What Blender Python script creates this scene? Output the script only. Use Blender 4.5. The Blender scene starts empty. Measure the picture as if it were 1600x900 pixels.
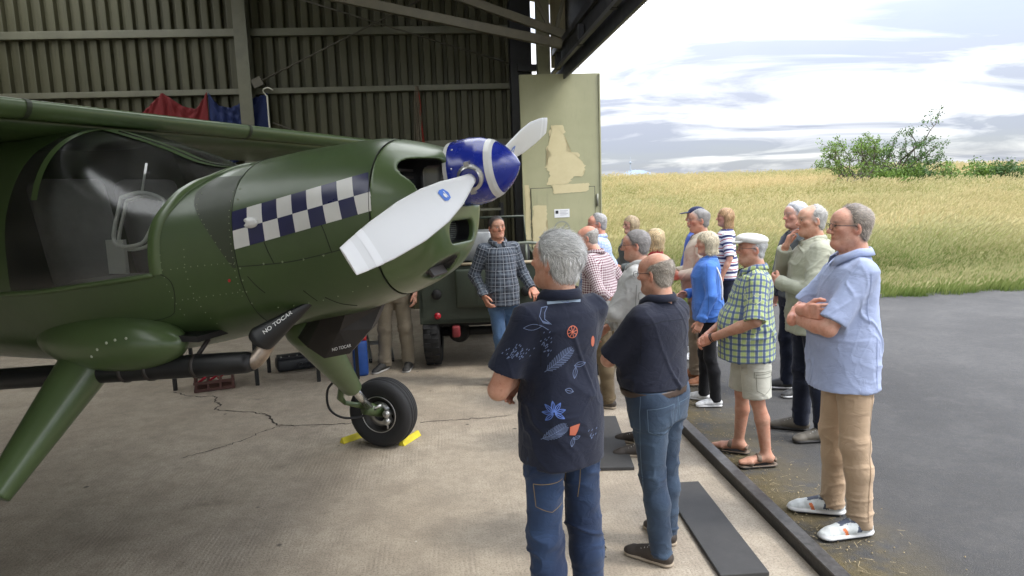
import bpy, bmesh, math, random
import numpy as np
from mathutils import Vector, Matrix
from mathutils.bvhtree import BVHTree

R = math.radians
SC = bpy.context.scene
COL = SC.collection
rng = np.random.default_rng(7)
random.seed(7)

# ------------------------------------------------------------------ camera
cam_data = bpy.data.cameras.new('camera')
cam = bpy.data.objects.new('camera', cam_data)
COL.objects.link(cam)
SC.camera = cam
PITCH, ROLL = R(8.1), R(2.0)
_fw = Vector((0, math.cos(PITCH), -math.sin(PITCH)))
_u0 = Vector((0, math.sin(PITCH), math.cos(PITCH)))
_r0 = Vector((1, 0, 0))
_rt = _r0 * math.cos(ROLL) - _u0 * math.sin(ROLL)
_up = _u0 * math.cos(ROLL) + _r0 * math.sin(ROLL)
cam.matrix_world = Matrix(((_rt.x, _up.x, -_fw.x, 0), (_rt.y, _up.y, -_fw.y, 0), (_rt.z, _up.z, -_fw.z, 2.0), (0, 0, 0, 1)))
cam_data.sensor_width = 36.0
cam_data.lens = 36.0 * 1080 / 1600
cam_data.clip_start = 0.05
cam_data.clip_end = 12000

# ------------------------------------------------------------------ sky (bright broken overcast)
world = bpy.data.worlds.new('World')
SC.world = world
world.use_nodes = True
wn, wl = world.node_tree.nodes, world.node_tree.links
wn.clear()
SUN_EL, SUN_AZ = R(52), R(105)          # azimuth clockwise from +Y
w_out = wn.new('ShaderNodeOutputWorld')
w_bg = wn.new('ShaderNodeBackground')
w_bg.inputs['Strength'].default_value = 0.1
wl.new(w_bg.outputs[0], w_out.inputs[0])
w_sky = wn.new('ShaderNodeTexSky')
w_sky.sky_type = 'NISHITA'
w_sky.sun_disc = False
w_sky.sun_elevation = SUN_EL
w_sky.sun_rotation = SUN_AZ
w_tc = wn.new('ShaderNodeTexCoord')
w_sep = wn.new('ShaderNodeSeparateXYZ')
wl.new(w_tc.outputs['Generated'], w_sep.inputs[0])

def wmath(op, a, b=None, c=None, clamp=False):
    n = wn.new('ShaderNodeMath')
    n.operation = op
    n.use_clamp = clamp
    for i, v in enumerate((a, b, c)):
        if v is None:
            continue
        if isinstance(v, (int, float)):
            n.inputs[i].default_value = v
        else:
            wl.new(v, n.inputs[i])
    return n.outputs[0]

el = wmath('MAXIMUM', w_sep.outputs['Z'], 0.0)
den = wmath('ADD', el, 0.13)
cu = wmath('DIVIDE', w_sep.outputs['X'], den)
cv = wmath('DIVIDE', w_sep.outputs['Y'], den)
w_cmb = wn.new('ShaderNodeCombineXYZ')
wl.new(wmath('ADD', wmath('MULTIPLY', cu, 0.62), wmath('MULTIPLY', cv, 0.12)), w_cmb.inputs[0])
wl.new(wmath('MULTIPLY', cv, 0.95), w_cmb.inputs[1])
def wnoise(scale, detail, dist, off):
    n = wn.new('ShaderNodeTexNoise')
    n.inputs['Scale'].default_value = scale
    n.inputs['Detail'].default_value = detail
    n.inputs['Roughness'].default_value = 0.55
    n.inputs['Distortion'].default_value = dist
    m = wn.new('ShaderNodeVectorMath')
    m.operation = 'ADD'
    m.inputs[1].default_value = off
    wl.new(w_cmb.outputs[0], m.inputs[0])
    wl.new(m.outputs[0], n.inputs['Vector'])
    return n.outputs['Fac']
def wramp(fac, stops):
    r = wn.new('ShaderNodeValToRGB')
    while len(r.color_ramp.elements) < len(stops):
        r.color_ramp.elements.new(0.5)
    for e, (p, c) in zip(r.color_ramp.elements, stops):
        e.position = p
        e.color = (*c, 1) if len(c) == 3 else c
    wl.new(fac, r.inputs[0])
    return r.outputs[0]
big = wnoise(0.62, 7, 0.35, (3.1, 1.7, 0.0))
cloud_mask = wramp(big, [(0.40, (1, 1, 1)), (0.62, (0.72, 0.72, 0.72))])
dark = wnoise(1.15, 7, 0.8, (2.4, 8.6, 2.0))
# under-lit grey bellies among white cloud
bell = wramp(dark, [(0.385, (11.5, 11.5, 11.6)), (0.46, (8.0, 8.3, 8.9)), (0.55, (4.6, 5.0, 6.0))])
overcast = wmath('MULTIPLY_ADD', wmath('POWER', el, 1.5), 6.5, 0.72)      # overcast skies brighten to the zenith
w_sc = wn.new('ShaderNodeVectorMath')
w_sc.operation = 'SCALE'
wl.new(bell, w_sc.inputs[0])
wl.new(overcast, w_sc.inputs['Scale'])
w_mix = wn.new('ShaderNodeMix')
w_mix.data_type = 'RGBA'
wl.new(cloud_mask, w_mix.inputs[0])
wl.new(w_sky.outputs[0], w_mix.inputs[6])
wl.new(w_sc.outputs[0], w_mix.inputs[7])
wl.new(w_mix.outputs[2], w_bg.inputs[0])

sun_data = bpy.data.lights.new('sun', 'SUN')
sun_data.energy = 1.5
sun_data.angle = R(10)
sun_data.color = (1.0, 0.95, 0.87)
sun = bpy.data.objects.new('sun', sun_data)
COL.objects.link(sun)
_sd = Vector((math.sin(SUN_AZ) * math.cos(SUN_EL), math.cos(SUN_AZ) * math.cos(SUN_EL), math.sin(SUN_EL)))
sun.rotation_euler = _sd.to_track_quat('Z', 'Y').to_euler()
sun.location = (20, -5, 30)

SC.view_settings.view_transform = 'Standard'
SC.view_settings.look = 'None'
SC.view_settings.gamma = 1.0
SC.view_settings.exposure = 0.66
SC.render.engine = 'CYCLES'
SC.cycles.max_bounces = 8
SC.cycles.diffuse_bounces = 5
SC.cycles.glossy_bounces = 3
SC.cycles.transmission_bounces = 6
SC.cycles.transparent_max_bounces = 8
SC.cycles.caustics_reflective = False
SC.cycles.caustics_refractive = False
SC.cycles.use_denoising = True

# ------------------------------------------------------------------ materials
MATS = {}

class NT:
    """small node helper"""
    def __init__(self, name, rough=0.6, metal=0.0, spec=0.5):
        self.m = bpy.data.materials.new(name)
        self.m.use_nodes = True
        self.n, self.l = self.m.node_tree.nodes, self.m.node_tree.links
        self.b = self.n['Principled BSDF']
        self.b.inputs['Roughness'].default_value = rough
        self.b.inputs['Metallic'].default_value = metal
        self.b.inputs['Specular IOR Level'].default_value = spec
        self._tc = None
    def set(self, sock, v):
        if isinstance(v, bpy.types.NodeSocket):
            self.l.new(v, sock)
        elif isinstance(v, (tuple, list)) and len(v) == 3 and sock.type == 'RGBA':
            sock.default_value = (*v, 1)
        else:
            sock.default_value = v
    def coord(self, kind='Object'):
        if self._tc is None:
            self._tc = self.n.new('ShaderNodeTexCoord')
        return self._tc.outputs[kind]
    def attr(self, name):
        a = self.n.new('ShaderNodeAttribute')
        a.attribute_name = name
        return a
    def math(self, op, a, b=None, c=None, clamp=False):
        n = self.n.new('ShaderNodeMath')
        n.operation = op
        n.use_clamp = clamp
        for i, v in enumerate((a, b, c)):
            if v is not None:
                self.set(n.inputs[i], v)
        return n.outputs[0]
    def sep(self, v):
        s = self.n.new('ShaderNodeSeparateXYZ')
        self.l.new(v, s.inputs[0])
        return s.outputs
    def comb(self, x, y, z):
        s = self.n.new('ShaderNodeCombineXYZ')
        for i, v in enumerate((x, y, z)):
            self.set(s.inputs[i], v)
        return s.outputs[0]
    def noise(self, scale, detail=4, rough=0.55, vec=None, dist=0.0, out='Fac'):
        n = self.n.new('ShaderNodeTexNoise')
        n.inputs['Scale'].default_value = scale
        n.inputs['Detail'].default_value = detail
        n.inputs['Roughness'].default_value = rough
        n.inputs['Distortion'].default_value = dist
        self.l.new(vec if vec is not None else self.coord(), n.inputs['Vector'])
        return n.outputs[out]
    def voronoi(self, scale, vec=None, feature='F1', out='Distance'):
        n = self.n.new('ShaderNodeTexVoronoi')
        n.feature = feature
        n.inputs['Scale'].default_value = scale
        self.l.new(vec if vec is not None else self.coord(), n.inputs['Vector'])
        return n.outputs[out]
    def mapv(self, scale=(1, 1, 1), rot=(0, 0, 0), loc=(0, 0, 0), vec=None):
        n = self.n.new('ShaderNodeMapping')
        n.inputs['Scale'].default_value = scale
        n.inputs['Rotation'].default_value = rot
        n.inputs['Location'].default_value = loc
        self.l.new(vec if vec is not None else self.coord(), n.inputs[0])
        return n.outputs[0]
    def ramp(self, fac, stops, interp='LINEAR'):
        r = self.n.new('ShaderNodeValToRGB')
        r.color_ramp.interpolation = interp
        while len(r.color_ramp.elements) < len(stops):
            r.color_ramp.elements.new(0.5)
        for e, (p, c) in zip(r.color_ramp.elements, stops):
            e.position = p
            e.color = (c, c, c, 1) if isinstance(c, (int, float)) else (*c, 1)
        self.set(r.inputs[0], fac)
        return r.outputs[0]
    def mix(self, fac, a, b, mode='MIX'):
        n = self.n.new('ShaderNodeMix')
        n.data_type = 'RGBA'
        n.blend_type = mode
        self.set(n.inputs[0], fac)
        self.set(n.inputs[6], a)
        self.set(n.inputs[7], b)
        return n.outputs[2]
    def bump(self, h, strength=0.3, dist=0.01, nrm=None):
        n = self.n.new('ShaderNodeBump')
        n.inputs['Strength'].default_value = strength
        n.inputs['Distance'].default_value = dist
        self.l.new(h, n.inputs['Height'])
        if nrm is not None:
            self.l.new(nrm, n.inputs['Normal'])
        return n.outputs[0]
    def color(self, v):
        self.set(self.b.inputs['Base Color'], v)
    def normal(self, v):
        self.l.new(v, self.b.inputs['Normal'])

def vary(c, k):
    return tuple(min(1, max(0, x * k)) for x in c)

def basic(name, c, rough=0.6, metal=0.0, spec=0.5, var=0.15, scale=8, bump=0.0, bscale=60, coat=0.0):
    """solid colour with a little noise in colour and roughness"""
    if name in MATS:
        return MATS[name]
    t = NT(name, rough, metal, spec)
    n = t.noise(scale, 5, 0.6)
    t.color(t.mix(t.ramp(n, [(0.3, 0.0), (0.7, 1.0)]), vary(c, 1 - var), vary(c, 1 + var)))
    t.set(t.b.inputs['Roughness'], t.math('MULTIPLY_ADD', n, 0.25, rough - 0.12, clamp=True))
    if bump:
        t.normal(t.bump(t.noise(bscale, 4), bump, 0.01))
    if coat:
        t.b.inputs['Coat Weight'].default_value = coat
        t.b.inputs['Coat Roughness'].default_value = 0.12
    MATS[name] = t.m
    return t.m

# ------------------------------------------------------------------ mesh helpers
def mesh_np(name, V, F, smooth=True):
    """mesh from numpy verts and an (n,3|4) face array or a list of tuples"""
    me = bpy.data.meshes.new(name)
    V = np.asarray(V, np.float32)
    if isinstance(F, np.ndarray):
        k = F.shape[1]
        n = len(F)
        me.vertices.add(len(V))
        me.vertices.foreach_set('co', V.ravel())
        me.loops.add(n * k)
        me.loops.foreach_set('vertex_index', F.astype(np.int32).ravel())
        me.polygons.add(n)
        me.polygons.foreach_set('loop_start', (np.arange(n) * k).astype(np.int32))
        me.update(calc_edges=True)
    else:
        me.from_pydata(V.tolist(), [], F)
    me.polygons.foreach_set('use_smooth', np.full(len(me.polygons), smooth))
    me.update()
    return me

def obj(name, me, mat=None, parent=None, loc=None, rot=None, M=None):
    o = bpy.data.objects.new(name, me)
    COL.objects.link(o)
    if mat is not None:
        me.materials.clear()
        for m in (mat if isinstance(mat, (list, tuple)) else [mat]):
            me.materials.append(m)
    if parent is not None:
        o.parent = parent
    if loc is not None:
        o.location = loc
    if rot is not None:
        o.rotation_euler = rot
    if M is not None:
        o.matrix_basis = M
    return o

def share(name, me, parent=None, loc=(0, 0, 0), rot=(0, 0, 0), scale=None):
    o = bpy.data.objects.new(name, me)
    COL.objects.link(o)
    o.parent = parent
    o.location = loc
    o.rotation_euler = rot
    if scale is not None:
        o.scale = scale
    return o

def empty(name, loc=(0, 0, 0), rz=0.0):
    o = bpy.data.objects.new(name, None)
    o.empty_display_size = 0.2
    COL.objects.link(o)
    o.location = loc
    o.rotation_euler = (0, 0, rz)
    return o

def tag(o, label=None, cat=None, group=None, kind=None):
    if label: o['label'] = label
    if cat: o['category'] = cat
    if group: o['group'] = group
    if kind: o['kind'] = kind
    return o

class MB:
    """collects simple shapes into one mesh"""
    def __init__(self):
        self.v, self.f = [], []
    def add(self, V, F):
        b = len(self.v)
        self.v.extend([tuple(p) for p in V])
        self.f.extend([tuple(i + b for i in f) for f in F])
        return self
    def box(self, c, s, rot=None, bev=0.0):
        hx, hy, hz = s[0] / 2, s[1] / 2, s[2] / 2
        if bev <= 0:
            V = [Vector((x, y, z)) for x in (-hx, hx) for y in (-hy, hy) for z in (-hz, hz)]
            F = [(0, 1, 3, 2), (4, 6, 7, 5), (0, 4, 5, 1), (2, 3, 7, 6), (0, 2, 6, 4), (1, 5, 7, 3)]
        else:
            bm = bmesh.new()
            bmesh.ops.create_cube(bm, size=1.0)
            bmesh.ops.scale(bm, vec=s, verts=bm.verts)
            bmesh.ops.bevel(bm, geom=list(bm.edges), offset=bev, segments=2, affect='EDGES', profile=0.5)
            V = [v.co.copy() for v in bm.verts]
            bm.verts.index_update()
            F = [tuple(v.index for v in f.verts) for f in bm.faces]
            bm.free()
        c = Vector(c)
        if rot is not None:
            rot = rot if isinstance(rot, Matrix) else Matrix.Rotation(rot, 3, 'Z')
            V = [rot @ v for v in V]
        return self.add([v + c for v in V], F)
    def beam(self, a, b, w, h, up=(0, 0, 1)):
        """box from a to b, w across, h along up"""
        a, b = Vector(a), Vector(b)
        d = b - a
        L = d.length
        x = d / L
        y = Vector(up).cross(x)
        if y.length < 1e-5:
            y = Vector((1, 0, 0)).cross(x)
        y.normalize()
        z = x.cross(y)
        return self.box((a + b) / 2, (L, w, h), Matrix((x, y, z)).transposed())
    def tube(self, pts, r, n=8, cap=True):
        V, F = tube_vf(pts, r, n, cap)
        return self.add(V, F)
    def lathe(self, prof, n=32, axis='Z', c=(0, 0, 0), M=None):
        """prof: (r, h) pairs along the axis"""
        V, F = [], []
        m = len(prof)
        for i in range(n):
            a = 2 * math.pi * i / n
            for r, h in prof:
                p = (r * math.cos(a), r * math.sin(a), h)
                if axis == 'X': p = (p[2], p[0], p[1])
                if axis == 'Y': p = (p[0], p[2], p[1])
                p = Vector(p)
                if M is not None: p = M @ p
                V.append(p + Vector(c))
        for i in range(n):
            j = (i + 1) % n
            for k in range(m - 1):
                F.append((i * m + k, j * m + k, j * m + k + 1, i * m + k + 1))
        return self.add(V, F)
    def mesh(self, name, smooth=False):
        return mesh_np(name, np.array([tuple(p) for p in self.v]), self.f, smooth)
    def build(self, name, mat, parent=None, smooth=False, bevel=0.0, **kw):
        o = obj(name, self.mesh(name, smooth), mat, parent, **kw)
        if bevel:
            b = o.modifiers.new('bevel', 'BEVEL')
            b.width = bevel
            b.segments = 2
            b.limit_method = 'ANGLE'
        return o

def tube_vf(pts, r, n=8, cap=True):
    P = [Vector(p) for p in pts]
    rs = list(r) if hasattr(r, '__len__') else [r] * len(P)
    V, F = [], []
    prev = None
    for i, p in enumerate(P):
        t = (P[min(i + 1, len(P) - 1)] - P[max(i - 1, 0)]).normalized()
        if prev is None:
            prev = t.orthogonal().normalized()
        u = (prev - t * prev.dot(t))
        u = u.normalized() if u.length > 1e-6 else t.orthogonal().normalized()
        prev = u
        w = t.cross(u)
        for k in range(n):
            a = 2 * math.pi * k / n
            V.append(p + (u * math.cos(a) + w * math.sin(a)) * rs[i])
    for i in range(len(P) - 1):
        for k in range(n):
            l = (k + 1) % n
            F.append((i * n + k, i * n + l, (i + 1) * n + l, (i + 1) * n + k))
    if cap:
        F.append(tuple(range(n))[::-1])
        F.append(tuple((len(P) - 1) * n + k for k in range(n)))
    return V, F

def smooth_path(pts, k=6):
    """Catmull-Rom through the points"""
    P = [np.array(p, float) for p in pts]
    P = [2 * P[0] - P[1]] + P + [2 * P[-1] - P[-2]]
    out = []
    for i in range(1, len(P) - 2):
        for j in range(k):
            t = j / k
            a, b, c, d = P[i - 1], P[i], P[i + 1], P[i + 2]
            out.append(0.5 * (2 * b + (c - a) * t + (2 * a - 5 * b + 4 * c - d) * t * t + (3 * b - a - 3 * c + d) * t ** 3))
    out.append(P[-2])
    return out

# ------------------------------------------------------------------ implicit surfaces
def smin(a, b, k):
    if k <= 0:
        return np.minimum(a, b)
    h = np.clip(0.5 + 0.5 * (b - a) / k, 0, 1)
    return b + (a - b) * h - k * h * (1 - h)

class Field:
    """signed distance on a grid, meshed with surface nets"""
    def __init__(self, lo, hi, h):
        self.h = h
        self.lo = np.array(lo, float) - 2 * h
        self.n = (np.ceil((np.array(hi, float) + 2 * h - self.lo) / h)).astype(int) + 1
        self.V = np.full(self.n, 0.5, np.float32)
        self.ax = [(self.lo[i] + h * np.arange(self.n[i])).astype(np.float32) for i in range(3)]
    def _sl(self, lo, hi):
        s = []
        for i in range(3):
            a = int(np.floor((lo[i] - self.lo[i]) / self.h))
            b = int(np.ceil((hi[i] - self.lo[i]) / self.h)) + 1
            a, b = max(a, 0), min(b, self.n[i])
            if b <= a:
                return None
            s.append(slice(a, b))
        return tuple(s)
    def pts(self, s):
        return (self.ax[0][s[0]][:, None, None], self.ax[1][s[1]][None, :, None], self.ax[2][s[2]][None, None, :])
    def apply(self, fn, lo, hi, mode='add', k=0.0, pad=0.04):
        s = self._sl(np.array(lo) - pad - k, np.array(hi) + pad + k)
        if s is None:
            return
        d = fn(*self.pts(s))
        if mode == 'add':
            self.V[s] = smin(self.V[s], d, k)
        elif mode == 'sub':
            self.V[s] = -smin(-self.V[s], d, k)
        elif mode == 'cut':      # keep where d<0
            self.V[s] = np.maximum(self.V[s], d)
    def cap(self, a, b, ra, rb=None, k=0.0, side=None, sc=1.0, mode='add', flat=False):
        a, b = np.array(a, float), np.array(b, float)
        rb = ra if rb is None else rb
        ab = b - a
        L2 = max(float(ab @ ab), 1e-9)
        r = max(ra, rb) * max(sc, 1)
        if side is not None:
            sd = np.array(side, float)
            sd = sd - ab * (sd @ ab) / L2
            sd /= np.linalg.norm(sd) + 1e-9
        def fn(X, Y, Z):
            px, py, pz = X - a[0], Y - a[1], Z - a[2]
            tr = (px * ab[0] + py * ab[1] + pz * ab[2]) / L2
            t = np.clip(tr, 0, 1)
            px, py, pz = px - t * ab[0], py - t * ab[1], pz - t * ab[2]
            q = px * px + py * py + pz * pz
            if side is not None:
                ds = px * sd[0] + py * sd[1] + pz * sd[2]
                q = q - ds * ds + (ds / sc) ** 2
            d = np.sqrt(q) - (ra + (rb - ra) * t)
            if flat:
                Ln = math.sqrt(L2)
                d = np.maximum(d, (tr - 1) * Ln)
                if flat == 2:
                    d = np.maximum(d, -tr * Ln)
            return d
        self.apply(fn, np.minimum(a, b) - r, np.maximum(a, b) + r, mode, k)
    def ell(self, c, rad, M=None, k=0.0, mode='add'):
        c, rad = np.array(c, float), np.array(rad, float)
        A = np.eye(3) if M is None else np.array(M, float)     # columns = local axes
        ext = np.sqrt(((A * rad) ** 2).sum(1))
        def fn(X, Y, Z):
            px, py, pz = X - c[0], Y - c[1], Z - c[2]
            k0 = k1 = 0
            for i in range(3):
                q = px * A[0, i] + py * A[1, i] + pz * A[2, i]
                k0 = k0 + (q / rad[i]) ** 2
                k1 = k1 + (q / rad[i] ** 2) ** 2
            k0 = np.sqrt(k0)
            return k0 * (k0 - 1) / (np.sqrt(k1) + 1e-6)
        self.apply(fn, c - ext, c + ext, mode, k)
    def rbox(self, c, half, r, M=None, k=0.0, mode='add'):
        c, half = np.array(c, float), np.array(half, float) - r
        A = np.eye(3) if M is None else np.array(M, float)
        ext = (np.abs(A) * (half + r)).sum(1)
        def fn(X, Y, Z):
            px, py, pz = X - c[0], Y - c[1], Z - c[2]
            q = [np.abs(px * A[0, i] + py * A[1, i] + pz * A[2, i]) - half[i] for i in range(3)]
            o = np.sqrt(sum(np.maximum(v, 0) ** 2 for v in q))
            return o + np.minimum(np.maximum(np.maximum(q[0], q[1]), q[2]), 0) - r
        self.apply(fn, c - ext, c + ext, mode, k)
    def plane(self, p, n):
        """keep the side n points away from"""
        n = np.array(n, float) / np.linalg.norm(n)
        d0 = float(np.dot(p, n))
        X, Y, Z = self.pts((slice(None),) * 3)
        self.V = np.maximum(self.V, (X * n[0] + Y * n[1] + Z * n[2] - d0).astype(np.float32))
    def mesh(self):
        V = self.V
        I = V < 0
        c = np.zeros(np.array(V.shape) - 1, np.int8)
        for dx in (0, 1):
            for dy in (0, 1):
                for dz in (0, 1):
                    c += I[dx:V.shape[0] - 1 + dx, dy:V.shape[1] - 1 + dy, dz:V.shape[2] - 1 + dz]
        act = np.argwhere((c > 0) & (c < 8))
        if len(act) == 0:
            return np.zeros((0, 3)), np.zeros((0, 4), int)
        idx = np.full(c.shape, -1, np.int32)
        idx[act[:, 0], act[:, 1], act[:, 2]] = np.arange(len(act))
        acc = np.zeros((len(act), 3))
        cnt = np.zeros(len(act))
        cor = [(x, y, z) for x in (0, 1) for y in (0, 1) for z in (0, 1)]
        val = {q: V[act[:, 0] + q[0], act[:, 1] + q[1], act[:, 2] + q[2]] for q in cor}
        for i in range(8):
            for j in range(i + 1, 8):
                a, b = cor[i], cor[j]
                if sum(abs(a[m] - b[m]) for m in range(3)) != 1:
                    continue
                va, vb = val[a], val[b]
                m = (va < 0) != (vb < 0)
                t = np.where(m, va / np.where(m, va - vb, 1), 0)
                p = np.array(a)[None] + t[:, None] * (np.array(b) - np.array(a))[None]
                acc += p * m[:, None]
                cnt += m
        P = self.lo + self.h * (act + acc / cnt[:, None])
        Q = []
        for axn in range(3):
            o1, o2 = [(1, 2), (2, 0), (0, 1)][axn]
            s0 = [slice(None)] * 3
            s1 = [slice(None)] * 3
            s0[axn] = slice(0, -1)
            s1[axn] = slice(1, None)
            ed = np.argwhere(I[tuple(s0)] != I[tuple(s1)])
            ed = ed[(ed[:, o1] > 0) & (ed[:, o2] > 0) & (ed[:, o1] < c.shape[o1]) & (ed[:, o2] < c.shape[o2])]
            ins = I[ed[:, 0], ed[:, 1], ed[:, 2]]
            def g(d1, d2):
                e = ed.copy()
                e[:, o1] -= d1
                e[:, o2] -= d2
                return idx[e[:, 0], e[:, 1], e[:, 2]]
            q = np.stack([g(1, 1), g(0, 1), g(0, 0), g(1, 0)], 1)
            q[~ins] = q[~ins][:, ::-1]
            Q.append(q)
        Q = np.concatenate(Q)
        Q = Q[(Q >= 0).all(1)]
        return P, Q

def vnormals(P, Q):
    n = np.cross(P[Q[:, 2]] - P[Q[:, 0]], P[Q[:, 3]] - P[Q[:, 1]]) if Q.shape[1] == 4 else np.cross(P[Q[:, 1]] - P[Q[:, 0]], P[Q[:, 2]] - P[Q[:, 0]])
    N = np.zeros_like(P)
    for i in range(Q.shape[1]):
        np.add.at(N, Q[:, i], n)
    return N / (np.linalg.norm(N, axis=1, keepdims=True) + 1e-9)

def relax(P, Q, it=1, f=0.5):
    for _ in range(it):
        S = np.zeros_like(P)
        C = np.zeros(len(P))
        for i in range(4):
            for j in (1, 3):
                np.add.at(S, Q[:, i], P[Q[:, (i + j) % 4]])
                np.add.at(C, Q[:, i], 1)
        P = P + f * (S / np.maximum(C, 1)[:, None] - P)
    return P

def wave_noise(P, seed, freq, octv=3):
    """cheap smooth noise: sums of warped sines, about -1..1"""
    g = np.random.default_rng(seed)
    out = np.zeros(len(P))
    a, tot = 1.0, 0.0
    for o in range(octv):
        s = np.zeros(len(P))
        for _ in range(4):
            d = g.normal(size=3)
            d /= np.linalg.norm(d)
            s += np.sin(P @ d * freq * (2 ** o) * g.uniform(.7, 1.3) + g.uniform(0, 6.28))
        out += a * s / 2.6
        tot += a
        a *= .5
    return out / tot

def vnoise(P, seed):
    """value noise, 0..1, unit lattice"""
    P = P + 1000.0
    I = np.floor(P).astype(np.int64)
    f = P - I
    f = f * f * (3 - 2 * f)
    def hsh(d):
        h = (I[:, 0] + d[0]) * 374761393 + (I[:, 1] + d[1]) * 668265263 + (I[:, 2] + d[2]) * 2147483647 + seed * 144665
        h = (h ^ (h >> 13)) * 1274126177
        h = h ^ (h >> 16)
        return (h & 0xffff) / 65535.0
    out = 0
    for a in (0, 1):
        for b in (0, 1):
            for c in (0, 1):
                w = (f[:, 0] if a else 1 - f[:, 0]) * (f[:, 1] if b else 1 - f[:, 1]) * (f[:, 2] if c else 1 - f[:, 2])
                out = out + w * hsh((a, b, c))
    return out
def ridge(n, w=.16):
    return np.clip(1 - np.abs(n - .5) / w, 0, 1) ** 1.6
# ------------------------------------------------------------------ hangar frame: u across (towards the opening), v along the opening, both turned by 5 degrees
HT = R(5)
U0 = 1.83            # door rail
VW = 12.0            # corrugated end wall
def hloc(u, v, z=0.0):
    return Vector((u * math.cos(HT) - v * math.sin(HT), u * math.sin(HT) + v * math.cos(HT), z))

# ---- concrete floor
def floor_mat():
    t = NT('brushed_concrete', 0.85, 0, 0.3)
    co = t.coord()
    n1 = t.noise(0.7, 6, 0.6)
    n2 = t.noise(4.5, 6, 0.65)
    n3 = t.noise(85, 4, 0.75)
    base = t.ramp(n1, [(0.3, (0.32, 0.268, 0.205)), (0.55, (0.415, 0.357, 0.278)), (0.75, (0.465, 0.405, 0.322))])
    base = t.mix(t.ramp(n2, [(0.34, 0.50), (0.56, 0.0)]), base, (0.22, 0.185, 0.145))
    base = t.mix(t.ramp(n3, [(0.39, 0.60), (0.50, 0.0)]), base, (0.15, 0.122, 0.092))
    n4 = t.noise(13, 5, .7, vec=t.mapv(loc=(2, 6, 0)))
    base = t.mix(t.ramp(n4, [(.36, .38), (.54, 0.)]), base, (0.235, 0.195, 0.15))
    # brushed grooves across the slab
    warp = t.noise(1.3, 3, 0.5)
    gx = t.sep(co)[0]
    ph = t.math('MULTIPLY_ADD', warp, 0.05, gx)
    gro = t.math('SINE', t.math('MULTIPLY', ph, 2 * math.pi / 0.028))
    patch = t.ramp(t.noise(0.9, 3, 0.5, vec=t.mapv(loc=(5, 3, 0))), [(0.35, 0.1), (0.6, 1.0)])
    gro = t.math('MULTIPLY', gro, patch)
    gro = t.math('MULTIPLY', gro, t.ramp(t.noise(9, 4, .7, vec=t.mapv(scale=(1, .25, 1))), [(.38, .0), (.62, 1.)]))
    base = t.mix(t.math('MULTIPLY', t.math('LESS_THAN', gro, -0.35), 0.10), base, (0.17, 0.145, 0.115))
    # oil spots
    ov = t.noise(2.1, 3, 0.6, vec=t.mapv(loc=(11, 7, 0)))
    base = t.mix(t.ramp(ov, [(0.63, 0.0), (0.76, 0.45)]), base, (0.10, 0.085, 0.07))
    ps = t.voronoi(2.6, vec=t.mapv(loc=(3, 1, 0)))
    base = t.mix(t.ramp(ps, [(0.03, 0.8), (0.06, 0.0)]), base, (0.06, 0.05, 0.045))
    ws = t.voronoi(3.7, vec=t.mapv(loc=(8, 4, 0)))
    base = t.mix(t.ramp(ws, [(0.012, 0.8), (0.022, 0.0)]), base, (0.75, 0.72, 0.66))
    t.color(base)
    hgt = t.math('ADD', t.math('MULTIPLY', gro, 0.22), t.math('ADD', t.math('MULTIPLY', n3, 1.1), t.math('MULTIPLY', n2, 1.0)))
    t.normal(t.bump(hgt, 0.55, 0.006))
    t.set(t.b.inputs['Roughness'], t.ramp(n2, [(0.3, 0.7), (0.7, 0.95)]))
    return t.m
fl = MB().box((-6.1, 1.5, -0.15), (15.84, 21.4, 0.30)).build('floor', floor_mat(), rot=(0, 0, HT))
tag(fl, kind='structure')

def crack_mesh(pts, w, seed):
    g = np.random.default_rng(seed)
    P = smooth_path([(x, y, 0) for x, y in pts], 10)
    P = [np.array([p[0] + g.normal() * .008, p[1] + g.normal() * .010, 0.0]) for p in P]
    V, F = [], []
    for i, p in enumerate(P):
        d = P[min(i + 1, len(P) - 1)] - P[max(i - 1, 0)]
        n = np.array([-d[1], d[0], 0]) / (np.linalg.norm(d) + 1e-6)
        ww = w * g.uniform(.35, 1.4) * (0.25 if i in (0, len(P) - 1) else 1)
        V += [p + n * ww / 2, p - n * ww / 2]
        if i:
            F.append((2 * i - 2, 2 * i - 1, 2 * i + 1, 2 * i))
    return mesh_np('crack', np.array(V), F, False)
crack_mat = basic('crack_dirt', (0.055, 0.045, 0.036), 0.95, var=.3)
CR = [([(-3.63, 7.11), (-3.3, 6.91), (-3.11, 6.89), (-3.0, 6.7), (-2.9, 6.57), (-2.88, 6.44), (-2.47, 6.3), (-2.3, 6.19), (-2.09, 5.92), (-1.63, 5.89), (-1.4, 5.9)], .016),
      ([(-0.86, 5.86), (-0.61, 5.89), (-0.27, 5.92), (-0.04, 5.98)], .010),
      ([(-2.08, 5.91), (-2.22, 5.74), (-2.29, 5.56), (-2.44, 5.4), (-2.64, 5.2)], .011),
      ([(0.46, 4.55), (0.52, 4.45), (0.53, 4.34), (0.49, 4.24), (0.42, 4.2)], .013),
      ([(0.42, 3.85), (0.46, 3.75), (0.46, 3.59), (0.42, 3.43), (0.38, 3.35)], .013)]
for i, (pts, w) in enumerate(CR):
    o = obj('crack', crack_mesh(pts, w, i), crack_mat)
    o.parent = fl
    o.matrix_parent_inverse = Matrix.Rotation(-HT, 4, 'Z')
    o.location = (0, 0, 0.0025)

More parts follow.
